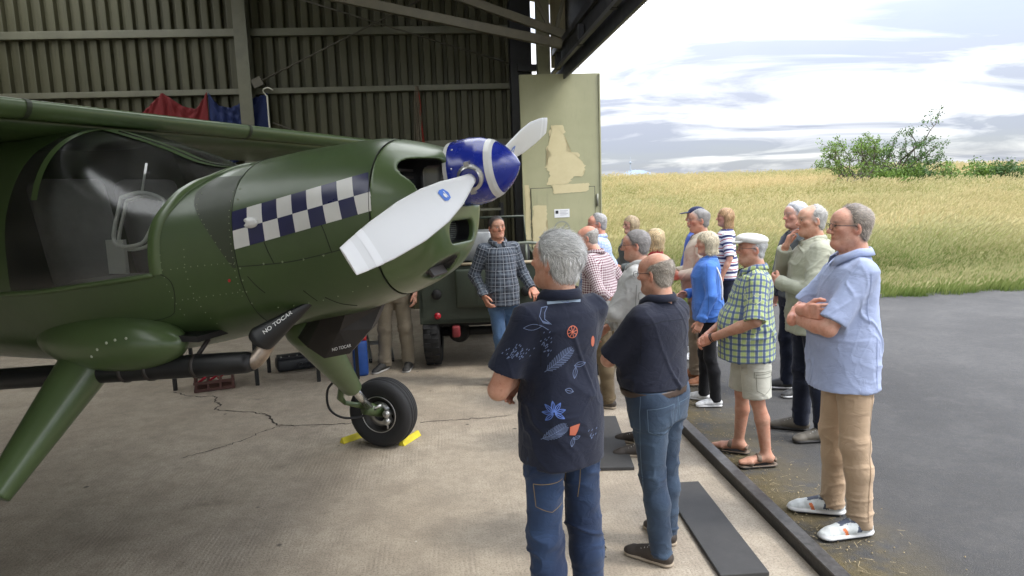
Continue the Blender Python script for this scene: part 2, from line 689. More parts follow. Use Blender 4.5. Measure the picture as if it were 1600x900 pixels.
# ---- apron
def apron_mat():
    t = NT('worn_asphalt', 0.9, 0, 0.3)
    n1 = t.noise(0.6, 5, 0.6)
    n2 = t.noise(14, 5, 0.7)
    v = t.voronoi(120)
    base = t.ramp(n1, [(0.3, (0.040, 0.0385, 0.036)), (0.7, (0.072, 0.069, 0.064))])
    base = t.mix(t.ramp(t.noise(2.3, 5, .65, vec=t.mapv(loc=(4, 9, 0))), [(.5, 0.), (.68, .5)]), base, (0.086, 0.081, 0.074))
    base = t.mix(t.ramp(v, [(0.05, 0.75), (0.35, 0.0)]), base, (0.165, 0.155, 0.145))
    base = t.mix(t.ramp(n2, [(0.35, 0.5), (0.55, 0.0)]), base, (0.045, 0.045, 0.046))
    # moss and dirt washed up against the rail
    u = t.sep(t.coord())[0]
    near = t.ramp(u, [(0.0, 0.0), (1.0, 1.0)])
    edge = t.math('SUBTRACT', 1.25, t.math('DIVIDE', t.math('SUBTRACT', u, U0), 0.62), clamp=True)
    mo = t.math('MULTIPLY', edge, t.ramp(t.noise(3.2, 5, 0.65), [(0.36, 0.0), (0.52, 1.0)]))
    mc = t.mix(t.noise(20, 3), (0.060, 0.048, 0.020), (0.15, 0.115, 0.055))
    base = t.mix(t.math('MULTIPLY', mo, 0.9, clamp=True), base, mc)
    t.color(base)
    t.normal(t.bump(t.math('ADD', t.math('MULTIPLY', v, 0.8), n2), 0.8, 0.006))
    return t.m
MB_ap = MB().add([(-30, -40, -.006), (U0, -40, -.006), (U0, -9.2, -.006), (-30, -9.2, -.006)], [(0, 1, 2, 3)])
ap = MB_ap.add([(U0 + .0, -40, -.004), (70, -40, -.004), (70, 11.15, -.004), (U0, 11.15, -.004)], [(0, 1, 2, 3)]).build('apron', apron_mat(), rot=(0, 0, HT))
tag(ap, kind='structure')

# loose straw and grit by the rail
def litter():
    g = np.random.default_rng(3)
    V, F = [], []
    for i in range(900):
        u = U0 + .06 + abs(g.normal()) * .28
        v = g.uniform(2.2, 8.5)
        if g.random() < .62:       # stone
            s = g.uniform(.003, .008)
            b = len(V)
            p = np.array([u, v, s * .35])
            V += [p + s * np.array(q) for q in ((1, 0, 0), (-.6, .8, 0), (-.5, -.9, 0), (0, 0, .9))]
            F += [(b, b + 1, b + 3), (b + 1, b + 2, b + 3), (b + 2, b, b + 3)]
        else:
            a = g.uniform(0, 6.3)
            L = g.uniform(.008, .03)
            d = np.array([math.cos(a), math.sin(a), 0])
            n = np.array([-d[1], d[0], 0]) * .0011
            p = np.array([u, v, .006])
            b = len(V)
            V += [p - d * L + n, p - d * L - n, p + d * L - n + [0, 0, .006], p + d * L + n + [0, 0, .006]]
            F.append((b, b + 1, b + 2, b + 3))
    return mesh_np('litter', np.array(V), F, False)
lt = obj('straw_and_grit', litter(), basic('straw', (0.33, 0.26, 0.15), .95, var=.5, scale=30), rot=(0, 0, HT))
tag(lt, 'dry straw and loose grit lying along the black door rail', 'litter', kind='stuff')

# ---- door rail: steel angle along the threshold
rail = empty('door_rail', (0, 0, 0), HT)
tag(rail, 'black steel door rail set along the edge of the concrete floor', 'rail')
steel = basic('black_steel', (0.035, 0.033, 0.032), 0.45, metal=.5, var=.4, scale=12, bump=.25, bscale=40)
worn = basic('worn_steel', (0.13, 0.125, 0.12), 0.42, metal=.7, var=.4, scale=25)
MB().box((U0 - .03, 1.2, .035), (.012, 20.6, .07)).build('web', steel, rail)
MB().box((U0 + .002, 1.2, .076), (.078, 20.6, .012)).build('top_flange', worn, rail, bevel=.003)
MB().box((U0 + .035, 1.2, .034), (.012, 20.6, .068)).build('outer_web', steel, rail)

# ---- hangar
hg = empty('hangar', (0, 0, 0), HT)
tag(hg, 'dark green steel hangar with ribbed walls, girts and roof trusses', 'hangar')
def clad_mat(name, c, var=.25):
    t = NT(name, 0.55, 0, 0.4)
    n = t.noise(1.2, 5, 0.6, vec=t.mapv(scale=(1, 1, .35)))
    d = t.noise(9, 4, 0.6, vec=t.mapv(scale=(3, 1, .25)))
    col = t.mix(t.ramp(n, [(0.3, 0.0), (0.7, 1.0)]), vary(c, 1 - var), vary(c, 1 + var))
    col = t.mix(t.ramp(d, [(0.55, 0.0), (0.75, 0.5)]), col, vary(c, .45))
    t.color(col)
    t.set(t.b.inputs['Roughness'], t.math('MULTIPLY_ADD', n, .3, .4))
    return t.m
m_clad = clad_mat('olive_cladding', (0.080, 0.076, 0.042))
m_frame = basic('olive_frame_paint', (0.145, 0.142, 0.098), 0.5, var=.18, scale=3, bump=.1)
m_beam = basic('brown_green_steel', (0.175, 0.155, 0.11), 0.5, var=.2, scale=4)
m_dark = basic('dark_steel', (0.022, 0.022, 0.026), 0.5, metal=.2, var=.3)
def sheet_mesh(w, hgt, pitch=.195, depth=.085):
    prof = []
    n = int(round(w / pitch))
    p = w / n
    for i in range(n):
        for a, d in ((0, 0), (.20, -.0), (.28, depth), (.36, depth * 1.05), (.74, depth * 1.05), (.82, depth), (.90, 0)):
            prof.append((p * (i + a), d))
    prof.append((w, 0))
    prof.append((w + .02, 0))
    V = [(x, -d, 0) for x, d in prof] + [(x, -d, hgt) for x, d in prof]
    m = len(prof)
    F = [(i, i + 1, m + i + 1, m + i) for i in range(m - 1)]
    return mesh_np('cladding_sheet', np.array(V), F, False)
sm = sheet_mesh(.975, 7.2)
sm.materials.append(m_clad)
for i in range(17):
    share('cladding_sheet', sm, hg, (1.22 - .975 * (i + 1), VW + .06 + .004 * (i % 2), 0))
# the other three walls and the roof, mostly behind the camera
big = sheet_mesh(21.45, 5.2)
big.materials.append(m_clad)
share('side_wall', big, hg, (-14.1, -9.3, 0), (0, 0, R(90)))
ew = bpy.data.objects.new('end_wall', sheet_mesh(15.8, 2.4))  # upper strip only; opening below added to let in fill light
ew.data.materials.append(m_clad)
COL.objects.link(ew)
ew.parent = hg
ew.location = (1.8, -9.35, 4.8)
ew.rotation_euler = (0, 0, R(180))
SL = math.tan(R(11.5))
def roof(u0, u1, z0, z1, v0, v1):
    return MB().add([(u0, v0, z0), (u1, v0, z1), (u1, v1, z1), (u0, v1, z0)], [(0, 1, 2, 3)]).add([(u0, v0, z0 + .08), (u1, v0, z1 + .08), (u1, v1, z1 + .08), (u0, v1, z0 + .08)], [(0, 3, 2, 1)])
t = NT('added_roof_light_sheet', .6)  # sheet of the added panels that brighten the interior
tl = t.n.new('ShaderNodeBsdfTranslucent')
tl.inputs['Color'].default_value = (.76, .75, .69, 1)
t.l.new(tl.outputs[0], t.n['Material Output'].inputs[0])
m_fill = t.m
# corrugated roof; its translucent panels are unseen and added for fill light
for k in range(6):
    roof(-14.3, -7.7, 5.05, 6.257, -9.6 + 3.65 * k, -9.6 + 3.65 * (k + 1) + .02).build('roof_sheet', m_clad, hg)
rz = lambda u: 6.263 + (5.05 - 6.263) * (u + 4.5) / 6.75
for (ua, ub, va, vb) in ((-4.5, 2.25, -9.6, -5.5), (-4.5, 2.25, -5.5, -1.5), (-4.5, 2.25, -1.5, 2.2), (-4.5, -.7, 2.2, 8.2), (1.1, 2.25, 2.2, 8.2), (-4.5, 2.25, 8.2, 12.3)):
    roof(ua, ub, rz(ua), rz(ub), va, vb).build('roof_sheet', m_clad, hg)
MB().add([(-.7, 2.2, rz(-.7) + .04), (1.1, 2.2, rz(1.1) + .04), (1.1, 8.2, rz(1.1) + .04), (-.7, 8.2, rz(-.7) + .04)], [(0, 1, 2, 3)]).build('added_roof_light', m_fill, hg)  # unseen panel, added to brighten the aircraft nose
for k in range(6):
    MB().add([(-7.7, -9.6 + 3.65 * k, 6.30), (-6.1, -9.6 + 3.65 * k, 6.55), (-6.1, -5.95 + 3.65 * k, 6.55), (-7.7, -5.95 + 3.65 * k, 6.30)], [(0, 1, 2, 3)]).add([(-6.1, -9.6 + 3.65 * k, 6.55), (-4.5, -9.6 + 3.65 * k, 6.30), (-4.5, -5.95 + 3.65 * k, 6.30), (-6.1, -5.95 + 3.65 * k, 6.55)], [(0, 1, 2, 3)]).build('added_roof_light', m_fill, hg)
# fascia above the opening
MB().box((2.06, 1.2, 4.62), (.05, 21.6, 1.0)).build('fascia', m_dark, hg)
for (zb, zt) in ((2.745, 2.857), (3.678, 3.769), (4.584, 4.703), (5.5, 5.61)):
    MB().box((-1.0 if False else -.95, 11.93, (zb + zt) / 2), (4.25 if zb > 1 else 4, .09, zt - zb)).build('girt', m_frame, hg, bevel=.006)
    MB().box((-8.6, 11.93, (zb + zt) / 2), (10.75, .09, zt - zb)).build('girt', m_frame, hg, bevel=.006)
def ibeam(u, v, z0, z1, w=.2, d=.22, tf=.016, name='column', mat=None):
    mb = MB()
    mb.box((u, v - d / 2, (z0 + z1) / 2), (w, tf, z1 - z0)).box((u, v + d / 2, (z0 + z1) / 2), (w, tf, z1 - z0)).box((u, v, (z0 + z1) / 2), (.012, d - tf, z1 - z0))
    return mb.build(name, mat or m_frame, hg)
ibeam(-3.126, 11.77, 0, 6.4)
ibeam(-8.2, 11.77, 0, 6.8)
ibeam(1.63, 11.42, 0, 5.2, .20, .20, mat=basic('pale_green_post', (0.30, 0.29, 0.19), .5, var=.12))
MB().box((1.28, 11.65, 2.5), (.34, .34, 5.0)).build('door_jamb', m_dark, hg)
# cream gable panel seen past the post
t = NT('cream_boarding', .8)
t.color(t.mix(t.noise(30, 4, vec=t.mapv(scale=(1, 1, .1))), (0.50, 0.44, 0.30), (0.72, 0.66, 0.50)))
MB().box((2.02, 11.62, 4.75), (.46, .03, 1.6)).build('cream_board', t.m, hg)
# header girder over the opening
MB().box((1.86, 1.3, 4.18), (.12, 20.6, .09)).box((1.86, 1.3, 3.9), (.03, 20.6, .5)).build('header_girder', m_dark, hg)
MB().box((1.955, 1.3, 3.80), (.055, 20.6, .035)).build('track_lip', basic('dull_track', (.06, .06, .062), .5, metal=.4), hg)
MB().box((1.78, 1.3, 3.83), (.05, 20.6, .05)).build('track_rail', worn, hg)
for v in (10.9, 9.1, 7.3, 5.5):
    MB().box((1.79, v, 3.93), (.07, .1, .26)).build('track_bracket', m_dark, hg, bevel=.004)
# strip brush under the girder
def brush():
    mb = MB()
    for i in range(420):
        v = 3 + i * .0195
        mb.box((2.0, v, 3.775 + .004 * (i % 3)), (.012, .008, .05))
    return mb
tag(brush().build('brush_strip', basic('brush_bristle', (.07, .065, .055), .9), hg), kind='stuff')
for k, v in enumerate((10.6, 4.6, -1.4, -7.4)):
    a, b = (1.80, v, 4.12), (-6.1, v, 4.12 + 7.9 * math.tan(R(12.2)))
    MB().beam(a, b, .10, .13).build('rafter_chord', m_beam, hg, bevel=.006)
    a, b = (1.84, v + .02, 4.26), (-.2, v + .02, 4.26 + 2.04 * math.tan(R(19.7)))
    MB().beam(a, b, .09, .12).build('rafter_brace', m_beam, hg, bevel=.006)
    for (ua, ub) in ((1.66, 1.30), (1.62, 1.92)):
        MB().beam((ua if ub < ua else 1.72, v + .04, 4.3), (ub, v + .04, 5.05), .055, .055).build('truss_web', m_beam, hg)
m_rod = basic('brace_rod_steel', (.11, .10, .075), .5, metal=.3)
for a, b in (((-3.0, 11.72, 3.80), (.9, 11.72, 5.62)), ((-3.0, 11.69, 5.35), (1.42, 11.69, 3.95)), ((-2.75, 11.72, 3.2), (-1.1, 11.72, 2.5))):
    MB().tube([a, b], .013, 6).build('brace_rod', m_rod, hg, smooth=True)
MB().box((-2.93, 11.68, 3.83), (.16, .05, .14), Matrix.Rotation(R(-25), 3, 'Y')).build('gusset', m_rod, hg)
MB().box((1.36, 11.4, 3.92), (.3, .1, .1)).build('gusset', m_dark, hg)

# ---- big door leaf folded out across the opening
dr = empty('hangar_door', tuple(hloc(1.166, 10.8)), HT)
tag(dr, 'tall pale green hangar door leaf with yellow paint patches and pass door', 'door')
DW, DH = 1.246, 3.725
t = NT('pale_green_door_paint', .42)
n = t.noise(1.6, 5, .6)
c = t.mix(t.ramp(n, [(.3, 0.), (.7, 1.)]), (0.335, 0.33, 0.19), (0.41, 0.395, 0.235))
sc_ = t.noise(26, 3, .6, vec=t.mapv(scale=(1, 1, .12)))
c = t.mix(t.ramp(sc_, [(.58, 0.), (.72, .22)]), c, (0.22, 0.22, 0.15))
t.color(c)
m_door = t.m
MB().box((DW / 2, .03, 1.885), (DW, .06, 3.68)).build('leaf', m_door, dr, bevel=.006)
MB().box((.012, -.012, 1.885), (.02, .02, 3.66)).box((DW - .012, -.012, 1.885), (.02, .02, 3.66)).build('edge_trim', m_door, dr)
pd = MB().box((.63, -.008, 1.02), (1.0, .014, 1.96)).build('pass_door', m_door, dr, bevel=.003)
m_gap = basic('door_gap', (.07, .07, .05), .8)
for c_, s_ in (((.125, -.003, 1.02), (.009, .012, 1.98)), ((1.135, -.003, 1.02), (.009, .012, 1.98)), ((.63, -.003, 2.006), (1.02, .012, .009))):
    MB().box(c_, s_).build('door_joint', m_gap, dr)
m_alu = basic('aluminium', (.55, .55, .53), .35, metal=.9, var=.1)
MB().tube([(1.172, -.022, 1.70), (1.172, -.022, 1.89)], .017, 10).build('hinge', basic('hinge_steel', (.25, .25, .2), .5, metal=.4), dr, smooth=True)
MB().tube([(1.172, -.022, .30), (1.172, -.022, .49)], .017, 10).build('hinge', MATS['hinge_steel'], dr, smooth=True)
hd = MB().box((.168, -.02, 1.0), (.036, .012, .23), bev=.004).build('lock_plate', m_alu, pd)
MB().tube([(.168, -.02, 1.05), (.168, -.07, 1.05), (.20, -.075, 1.05), (.28, -.075, 1.045)], .010, 8).build('door_handle', m_alu, pd, smooth=True)
# sticker with a dark square mark and grey lines of small print
st = MB().box((.605, -.019, 1.605), (.24, .003, .13)).build('notice', basic('paper', (.78, .78, .78), .6, var=.03), dr)
m_ink = basic('ink', (.03, .03, .035), .6)
m_grey = basic('grey_print', (.36, .36, .38), .7)
MB().box((.525, -.0215, 1.625), (.045, .002, .05)).build('notice_mark', m_ink, st)
for i in range(4):
    MB().box((.635 - .01 * (i % 2), -.0215, 1.645 - .022 * i), (.13 - .03 * (i % 2), .002, .006)).build('notice_line', m_grey, st)
# ragged paint patches: thin films of primer yellow
def ragged(poly, seed, y, name='paint_patch', j=.018):
    g = np.random.default_rng(seed)
    pts = []
    for i in range(len(poly)):
        a, b = np.array(poly[i]), np.array(poly[(i + 1) % len(poly)])
        m = max(2, int(np.linalg.norm(b - a) / .025))
        for k in range(m):
            q = a + (b - a) * k / m
            pts.append(q + g.normal(size=2) * [j * 1.1, j * .22] + [j * .5 * math.sin(q[1] * 61), 0])
    bm = bmesh.new()
    f = bm.faces.new([bm.verts.new((p[0], y, p[1])) for p in pts])
    bmesh.ops.triangulate(bm, faces=[f])
    for f in bm.faces:
        if f.normal.y > 0: f.normal_flip()
    me = bpy.data.meshes.new(name)
    bm.to_mesh(me)
    bm.free()
    return me
t = NT('primer_yellow', .6)
t.color(t.mix(t.noise(7, 5, .65), (0.54, 0.46, 0.25), (0.66, 0.58, 0.35)))
m_prim = t.m
obj('paint_patch', ragged([(.47, 2.957), (.66, 2.957), (.69, 2.85), (.66, 2.75), (.72, 2.68), (.70, 2.55), (.90, 2.535), (.91, 2.42), (1.0, 2.33), (.94, 2.17), (.80, 2.17), (.72, 2.06), (.38, 2.05), (.44, 2.25), (.36, 2.32), (.45, 2.5), (.39, 2.58), (.43, 2.75)], 1, -.0055, j=.012), m_prim, dr)
obj('paint_patch', ragged([(.44, 2.05), (1.06, 2.06), (1.0, 1.93), (.5, 1.91)], 2, -.0185, j=.01), m_prim, dr)
obj('paint_patch', ragged([(.14, 1.74), (.36, 1.74), (.37, 1.40), (.38, 1.10), (.22, 1.05), (.14, 1.08)], 3, -.0185, j=.008), m_prim, dr)
obj('paint_patch', ragged([(.03, 2.06), (.105, 2.06), (.11, 1.6), (.11, 1.2), (.035, 1.22)], 4, -.0055, j=.006), m_prim, dr)
# faded ring once stencilled under the sticker
mb = MB()
V, F = [], []
for i in range(48):
    a = 2 * math.pi * i / 48
    for r in (.105, .13):
        V.append((.60 + r * math.cos(a), -.0178, 1.36 + r * math.sin(a)))
F = [(2 * i, 2 * ((i + 1) % 48), 2 * ((i + 1) % 48) + 1, 2 * i + 1) for i in range(48)]
mb.add(V, F).build('faded_ring', basic('faded_blue_paint', (.29, .30, .235), .6, var=.1), dr)
MB().box((.6, -.0178, 1.36), (.02, .001, .2), Matrix.Rotation(R(40), 3, 'Y')).build('faded_bar', MATS['faded_blue_paint'], dr)

# ---- field with a low rise, running to the horizon
def fz(x, y):
    """height of the field at world x, y"""
    d = y - 10.5
    s = np.clip((d - 3) / 60.0, 0, 1)
    rise = 2.2 * s * s * (3 - 2 * s)
    f = np.clip((d - 75) / 200.0, 0, 1)
    return rise - 10 * f * f * (3 - 2 * f) + .12 * np.sin(x * .21 + 1) * np.sin(y * .13) * np.clip(d / 12, 0, 1)
ys = np.concatenate([np.linspace(11.2, 100, 90), np.geomspace(104, 9000, 40)])
xs = np.linspace(-1, 1, 81)
xs = np.sign(xs) * np.abs(xs) ** 1.5
V = []
for y in ys:
    w = 40 + y * 1.6
    for k in xs:
        V.append((k * w + .35 * y, y, 0))
V = np.array(V)
V[:, 2] = fz(V[:, 0], V[:, 1]) - .03
m = len(xs)
F = np.array([(i * m + k, i * m + k + 1, (i + 1) * m + k + 1, (i + 1) * m + k) for i in range(len(ys) - 1) for k in range(m - 1)])
t = NT('meadow_soil', .95)
t.color(t.ramp(t.noise(.25, 5, .6), [(.35, (.13, .15, .04)), (.5, (.26, .20, .075)), (.65, (.17, .17, .055))]))
field = obj('field', mesh_np('field', V, F), t.m)
tag(field, kind='structure')
# outer ground so nothing is open behind and beside the hangar
gm = basic('outer_ground', (.12, .13, .05), .95, scale=.3, var=.3)
og = MB().add([(-9000, -9000, -.35), (9000, -9000, -.35), (9000, 9000, -14.0 * 0 - .35), (-9000, 9000, -.35)], [(0, 1, 2, 3)]).build('ground', gm)
tag(og, kind='structure')
# ------------------------------------------------------------------ meadow grass (geometry nodes on scattered points)
def tuft(seed, nbl, hmin, hmax, spread, seedheads, wid=.0035, hw=.010):
    g = np.random.default_rng(seed)
    V, F, T = [], [], []
    for i in range(nbl):
        a = g.uniform(0, 6.28)
        r = spread * math.sqrt(g.random())
        base = np.array([r * math.cos(a), r * math.sin(a), 0])
        H = g.uniform(hmin, hmax)
        head = g.random() < seedheads
        if not head:
            H *= .72
        lean = np.array([.36, .0, 0]) * g.uniform(.3, 1.3) + g.normal(size=3) * [.18, .18, 0]
        az = g.uniform(0, 3.14)
        side = np.array([math.cos(az), math.sin(az), 0])
        w = wid * g.uniform(.7, 1.4)
        segs = 4
        b = len(V)
        for k in range(segs + 1):
            t = k / segs
            c = base + np.array([0, 0, H * t * (1 - .12 * t)]) + lean * H * t * t
            ww = w * (1 - .75 * t) if not head else w * .45
            V += [c + side * ww, c - side * ww]
            T += [t * .9, t * .9]
            if k:
                F.append((b + 2 * k - 2, b + 2 * k - 1, b + 2 * k + 1, b + 2 * k))
        if head:      # loose seed head as a slim double diamond
            c0 = V[-1] * .5 + V[-2] * .5
            L = g.uniform(.06, .13)
            d = np.array([lean[0] * 1.6, lean[1] * 1.6, .8])
            d /= np.linalg.norm(d)
            for s2 in (side, np.cross(side, d)):
                b = len(V)
                V += [c0, c0 + d * L * .45 + s2 * hw, c0 + d * L, c0 + d * L * .45 - s2 * hw]
                T += [1.0] * 4
                F.append((b, b + 1, b + 2, b + 3))
    me = mesh_np('tuft', np.array(V), F, True)
    at = me.attributes.new('tip', 'FLOAT', 'POINT')
    at.data.foreach_set('value', np.array(T, np.float32))
    return me

def grass_mat():
    t = NT('meadow_grass', .7, 0, .25)
    tip = t.attr('tip').outputs['Fac']
    ta = t.attr('tone')
    ta.attribute_type = 'INSTANCER'
    tone = ta.outputs['Fac']        # per tuft, 0 green .. 1 straw
    oi = t.n.new('ShaderNodeObjectInfo')
    low = t.mix(tone, (.08, .15, .024), (.23, .19, .062))
    top = t.mix(tone, (.22, .275, .075), (.50, .395, .175))
    c = t.mix(t.math('POWER', tip, 1.2), low, top)
    c = t.mix(t.math('MULTIPLY', t.math('GREATER_THAN', tip, .95), .65), c, t.mix(tone, (.44, .39, .21), (.66, .53, .31)))
    t.color(c)
    tr = t.n.new('ShaderNodeBsdfTranslucent')
    t.l.new(c, tr.inputs['Color'])
    ms = t.n.new('ShaderNodeMixShader')
    ms.inputs[0].default_value = .35
    t.l.new(t.b.outputs[0], ms.inputs[1])
    t.l.new(tr.outputs[0], ms.inputs[2])
    t.l.new(ms.outputs[0], t.n['Material Output'].inputs[0])
    return t.m
m_grass = grass_mat()
def scatter(name, pts, scl, tone, meshes, mat, label, cat, seed):
    """one object: geometry-node instances of a few tuft meshes on loose points"""
    me = bpy.data.meshes.new(name)
    me.vertices.add(len(pts))
    me.vertices.foreach_set('co', np.asarray(pts, np.float32).ravel())
    a = me.attributes.new('scl', 'FLOAT', 'POINT')
    a.data.foreach_set('value', np.asarray(scl, np.float32))
    a = me.attributes.new('tone', 'FLOAT', 'POINT')
    a.data.foreach_set('value', np.asarray(tone, np.float32))
    o = obj(name, me)
    ng = bpy.data.node_groups.new(name, 'GeometryNodeTree')
    ng.interface.new_socket('Geometry', in_out='INPUT', socket_type='NodeSocketGeometry')
    ng.interface.new_socket('Geometry', in_out='OUTPUT', socket_type='NodeSocketGeometry')
    N, L = ng.nodes, ng.links
    gi, go = N.new('NodeGroupInput'), N.new('NodeGroupOutput')
    g2i = N.new('GeometryNodeGeometryToInstance')
    for me_ in meshes:
        src = bpy.data.objects.new(name + '_source', me_)
        me_.materials.clear()
        me_.materials.append(mat)
        oi = N.new('GeometryNodeObjectInfo')
        oi.inputs['Object'].default_value = src
        oi.inputs['As Instance'].default_value = True
        L.new(oi.outputs['Geometry'], g2i.inputs[0])
    jn = N.new('GeometryNodeJoinGeometry')
    for nd in [n for n in N if n.bl_idname == 'GeometryNodeObjectInfo']:
        L.new(nd.outputs['Geometry'], jn.inputs[0])
    N.remove(g2i)
    ip = N.new('GeometryNodeInstanceOnPoints')
    ip.inputs['Pick Instance'].default_value = True
    L.new(gi.outputs[0], ip.inputs['Points'])
    L.new(jn.outputs[0], ip.inputs['Instance'])
    rv = N.new('FunctionNodeRandomValue')
    rv.data_type = 'INT'
    rv.inputs[4].default_value = 0
    rv.inputs[5].default_value = len(meshes) - 1
    rv.inputs['Seed'].default_value = seed
    L.new(rv.outputs[2], ip.inputs['Instance Index'])
    rr = N.new('FunctionNodeRandomValue')
    rr.data_type = 'FLOAT_VECTOR'
    rr.inputs[0].default_value = (0, 0, -.6)
    rr.inputs[1].default_value = (0, 0, .6)
    L.new(rr.outputs[0], ip.inputs['Rotation'])
    na = N.new('GeometryNodeInputNamedAttribute')
    na.data_type = 'FLOAT'
    na.inputs['Name'].default_value = 'scl'
    L.new(na.outputs[0], ip.inputs['Scale'])
    L.new(ip.outputs[0], go.inputs[0])
    md = o.modifiers.new('scatter', 'NODES')
    md.node_group = ng
    tag(o, label, cat, kind='stuff')
    return o
def patch_tone(x, y):
    P = np.stack([x, y * .8, 0 * x], 1)
    return np.clip(.50 + .46 * wave_noise(P, 5, .30, 3) + .22 * wave_noise(P, 6, 1.5, 2) + .12 * np.random.default_rng(4).normal(size=len(x)), 0, 1)
def field_pts(n, y0, y1, seed, pw=1.0):
    g = np.random.default_rng(seed)
    y = y0 + (y1 - y0) * g.random(n) ** pw
    x = g.uniform(-.16, .98, n) * y + g.uniform(-1, 1, n)
    y = y + .09 * x
    k_ = x > 1.75 - .087 * y + .03 + (y - 10) * 0   # keep off the hangar
    k_ |= y > 13.2
    x, y = x[k_], y[k_]
    z = fz(x, y) - .03
    return np.stack([x, y, z], 1), g
tall = [tuft(s, 26, .40, .92, .16, .55) for s in range(4)]
short = [tuft(20 + s, 26, .14, .34, .15, .1, .0045) for s in range(3)]
far = [tuft(30 + s, 30, .40, .85, .34, .6, .009, .022) for s in range(3)]
P1_, g = field_pts(13000, 11.2, 28, 1, 1.1)
tone = patch_tone(P1_[:, 0], P1_[:, 1]) * np.clip((P1_[:, 1] - .09 * P1_[:, 0] - 11.2) / 4.5 + .25 * wave_noise(P1_ * [1, 1, 0], 15, 1.3, 2), 0.0, 1)
s1 = g.uniform(.55, 1.25, len(P1_)) * (1 + .35 * wave_noise(P1_ * [1, 1, 0], 9, 1.1, 3)) * np.clip((P1_[:, 1] - .09 * P1_[:, 0] - 11.2) / 2.0, .35, 1)
scatter('tall_grass', P1_, s1, tone, tall, m_grass, 'tall straw coloured meadow grass in seed behind the visitors', 'grass', 1)
P2_, g = field_pts(3800, 10.85, 13.5, 2)
P2_[:, 1] += .22 * wave_noise(P2_ * [1, 0, 0], 12, 2.2, 3) - .05
scatter('verge_grass', P2_, g.uniform(.7, 1.2, len(P2_)), g.uniform(0, .3, len(P2_)), short, m_grass, 'short green grass along the edge of the asphalt', 'grass', 2)
P3_, g = field_pts(17000, 26, 85, 3, .9)
scatter('far_grass', P3_, g.uniform(.6, 1.25, len(P3_)) * (1 + .35 * wave_noise(P3_ * [1, 1, 0], 10, .5, 3)), patch_tone(P3_[:, 0], P3_[:, 1]), far, m_grass, 'golden grass covering the far rise of the field', 'grass', 3)

# ------------------------------------------------------------------ shrubs on the rise
m_bark = basic('grey_bark', (.10, .085, .065), .9, var=.3, scale=20, bump=.4)
def leaf_mat(name, c):
    t = NT(name, .55, 0, .35)
    a = t.attr('tone').outputs['Fac']
    col = t.mix(a, vary(c, .6), vary(c, 1.55))
    t.color(col)
    tr = t.n.new('ShaderNodeBsdfTranslucent')
    t.l.new(col, tr.inputs['Color'])
    ms = t.n.new('ShaderNodeMixShader')
    ms.inputs[0].default_value = .3
    t.l.new(t.b.outputs[0], ms.inputs[1])
    t.l.new(tr.outputs[0], ms.inputs[2])
    t.l.new(ms.outputs[0], t.n['Material Output'].inputs[0])
    return t.m
m_leafd = leaf_mat('shrub_leaf_dark', (.055, .105, .024))
m_leafl = leaf_mat('shrub_leaf_light', (.12, .19, .035))
def leaves(centers, per, rad, size, seed):
    g = np.random.default_rng(seed)
    n = len(centers) * per
    c = np.repeat(np.asarray(centers), per, 0) + g.normal(size=(n, 3)) * rad
    a = g.normal(size=(n, 3)); a /= np.linalg.norm(a, axis=1, keepdims=True)
    b = g.normal(size=(n, 3)); b -= a * (a * b).sum(1, keepdims=True); b /= np.linalg.norm(b, axis=1, keepdims=True)
    s = size * g.uniform(.6, 1.4, (n, 1))
    V = np.stack([c - a * s, c + b * s * .45, c + a * s, c - b * s * .45], 1).reshape(-1, 3)
    F = np.arange(4 * n).reshape(-1, 4)
    me = mesh_np('foliage', V, F, False)
    at = me.attributes.new('tone', 'FLOAT', 'POINT')
    cl = np.repeat(g.random(len(centers)), per)
    at.data.foreach_set('value', np.repeat(np.clip(cl * .7 + g.random(n) * .3, 0, 1), 4).astype(np.float32))
    return me
def shrub(name, label, cat, base, trunks, seed, per, rad, size, mat, spread, hgt, lean=0.0, group=None, depth=3):
    g = np.random.default_rng(seed)
    root = empty(name, base)
    mb = MB()
    tips = []
    def grow(p, d, L, r, lev):
        d = d / np.linalg.norm(d)
        q = p + d * L
        mid = (p + q) / 2 + g.normal(size=3) * L * .07
        mb.tube([p, mid, q], [r, r * .8, r * .6], 5)
        if lev == 0:
            tips.extend([mid, q, q + d * L * .25])
            return
        for _ in range(g.integers(2, 4)):
            nd = d + g.normal(size=3) * .55 * np.array([spread, spread, .7])
            nd[2] = nd[2] * .8 + .12
            grow(p + (q - p) * g.uniform(.45, 1.0), nd, L * g.uniform(.55, .85), r * .6, lev - 1)
        tips.append(q)
    for i in range(trunks):
        d = np.array([g.normal() * .5 * spread + lean, g.normal() * .4 * spread, 1.0])
        grow(np.array([g.normal() * .25 * spread, g.normal() * .2, 0]), d, hgt * g.uniform(.34, .5), .06 * hgt / 3, depth)
    mb.build('trunk', m_bark, root, smooth=True)
    obj('crown', leaves(tips, per, rad, size, seed + 50), mat, root)
    tag(root, label, cat, group)
    return root
def fpt(x, y):
    return (x, y, float(fz(np.array([x]), np.array([y]))[0]) - .30)
shrub('hawthorn_bush', 'tall ragged hawthorn bush with bare twigs against the cloudy sky', 'bush', fpt(21.9, 44), 6, 4, 13, .10, .07, m_leafl, 1.1, 4.0, -.10)
shrub('hawthorn_bush', 'leafy hawthorn leaning in at the end of the hedge', 'bush', fpt(25.4, 45), 7, 9, 13, .11, .07, m_leafd, 1.15, 4.6, -.15)
k = 0
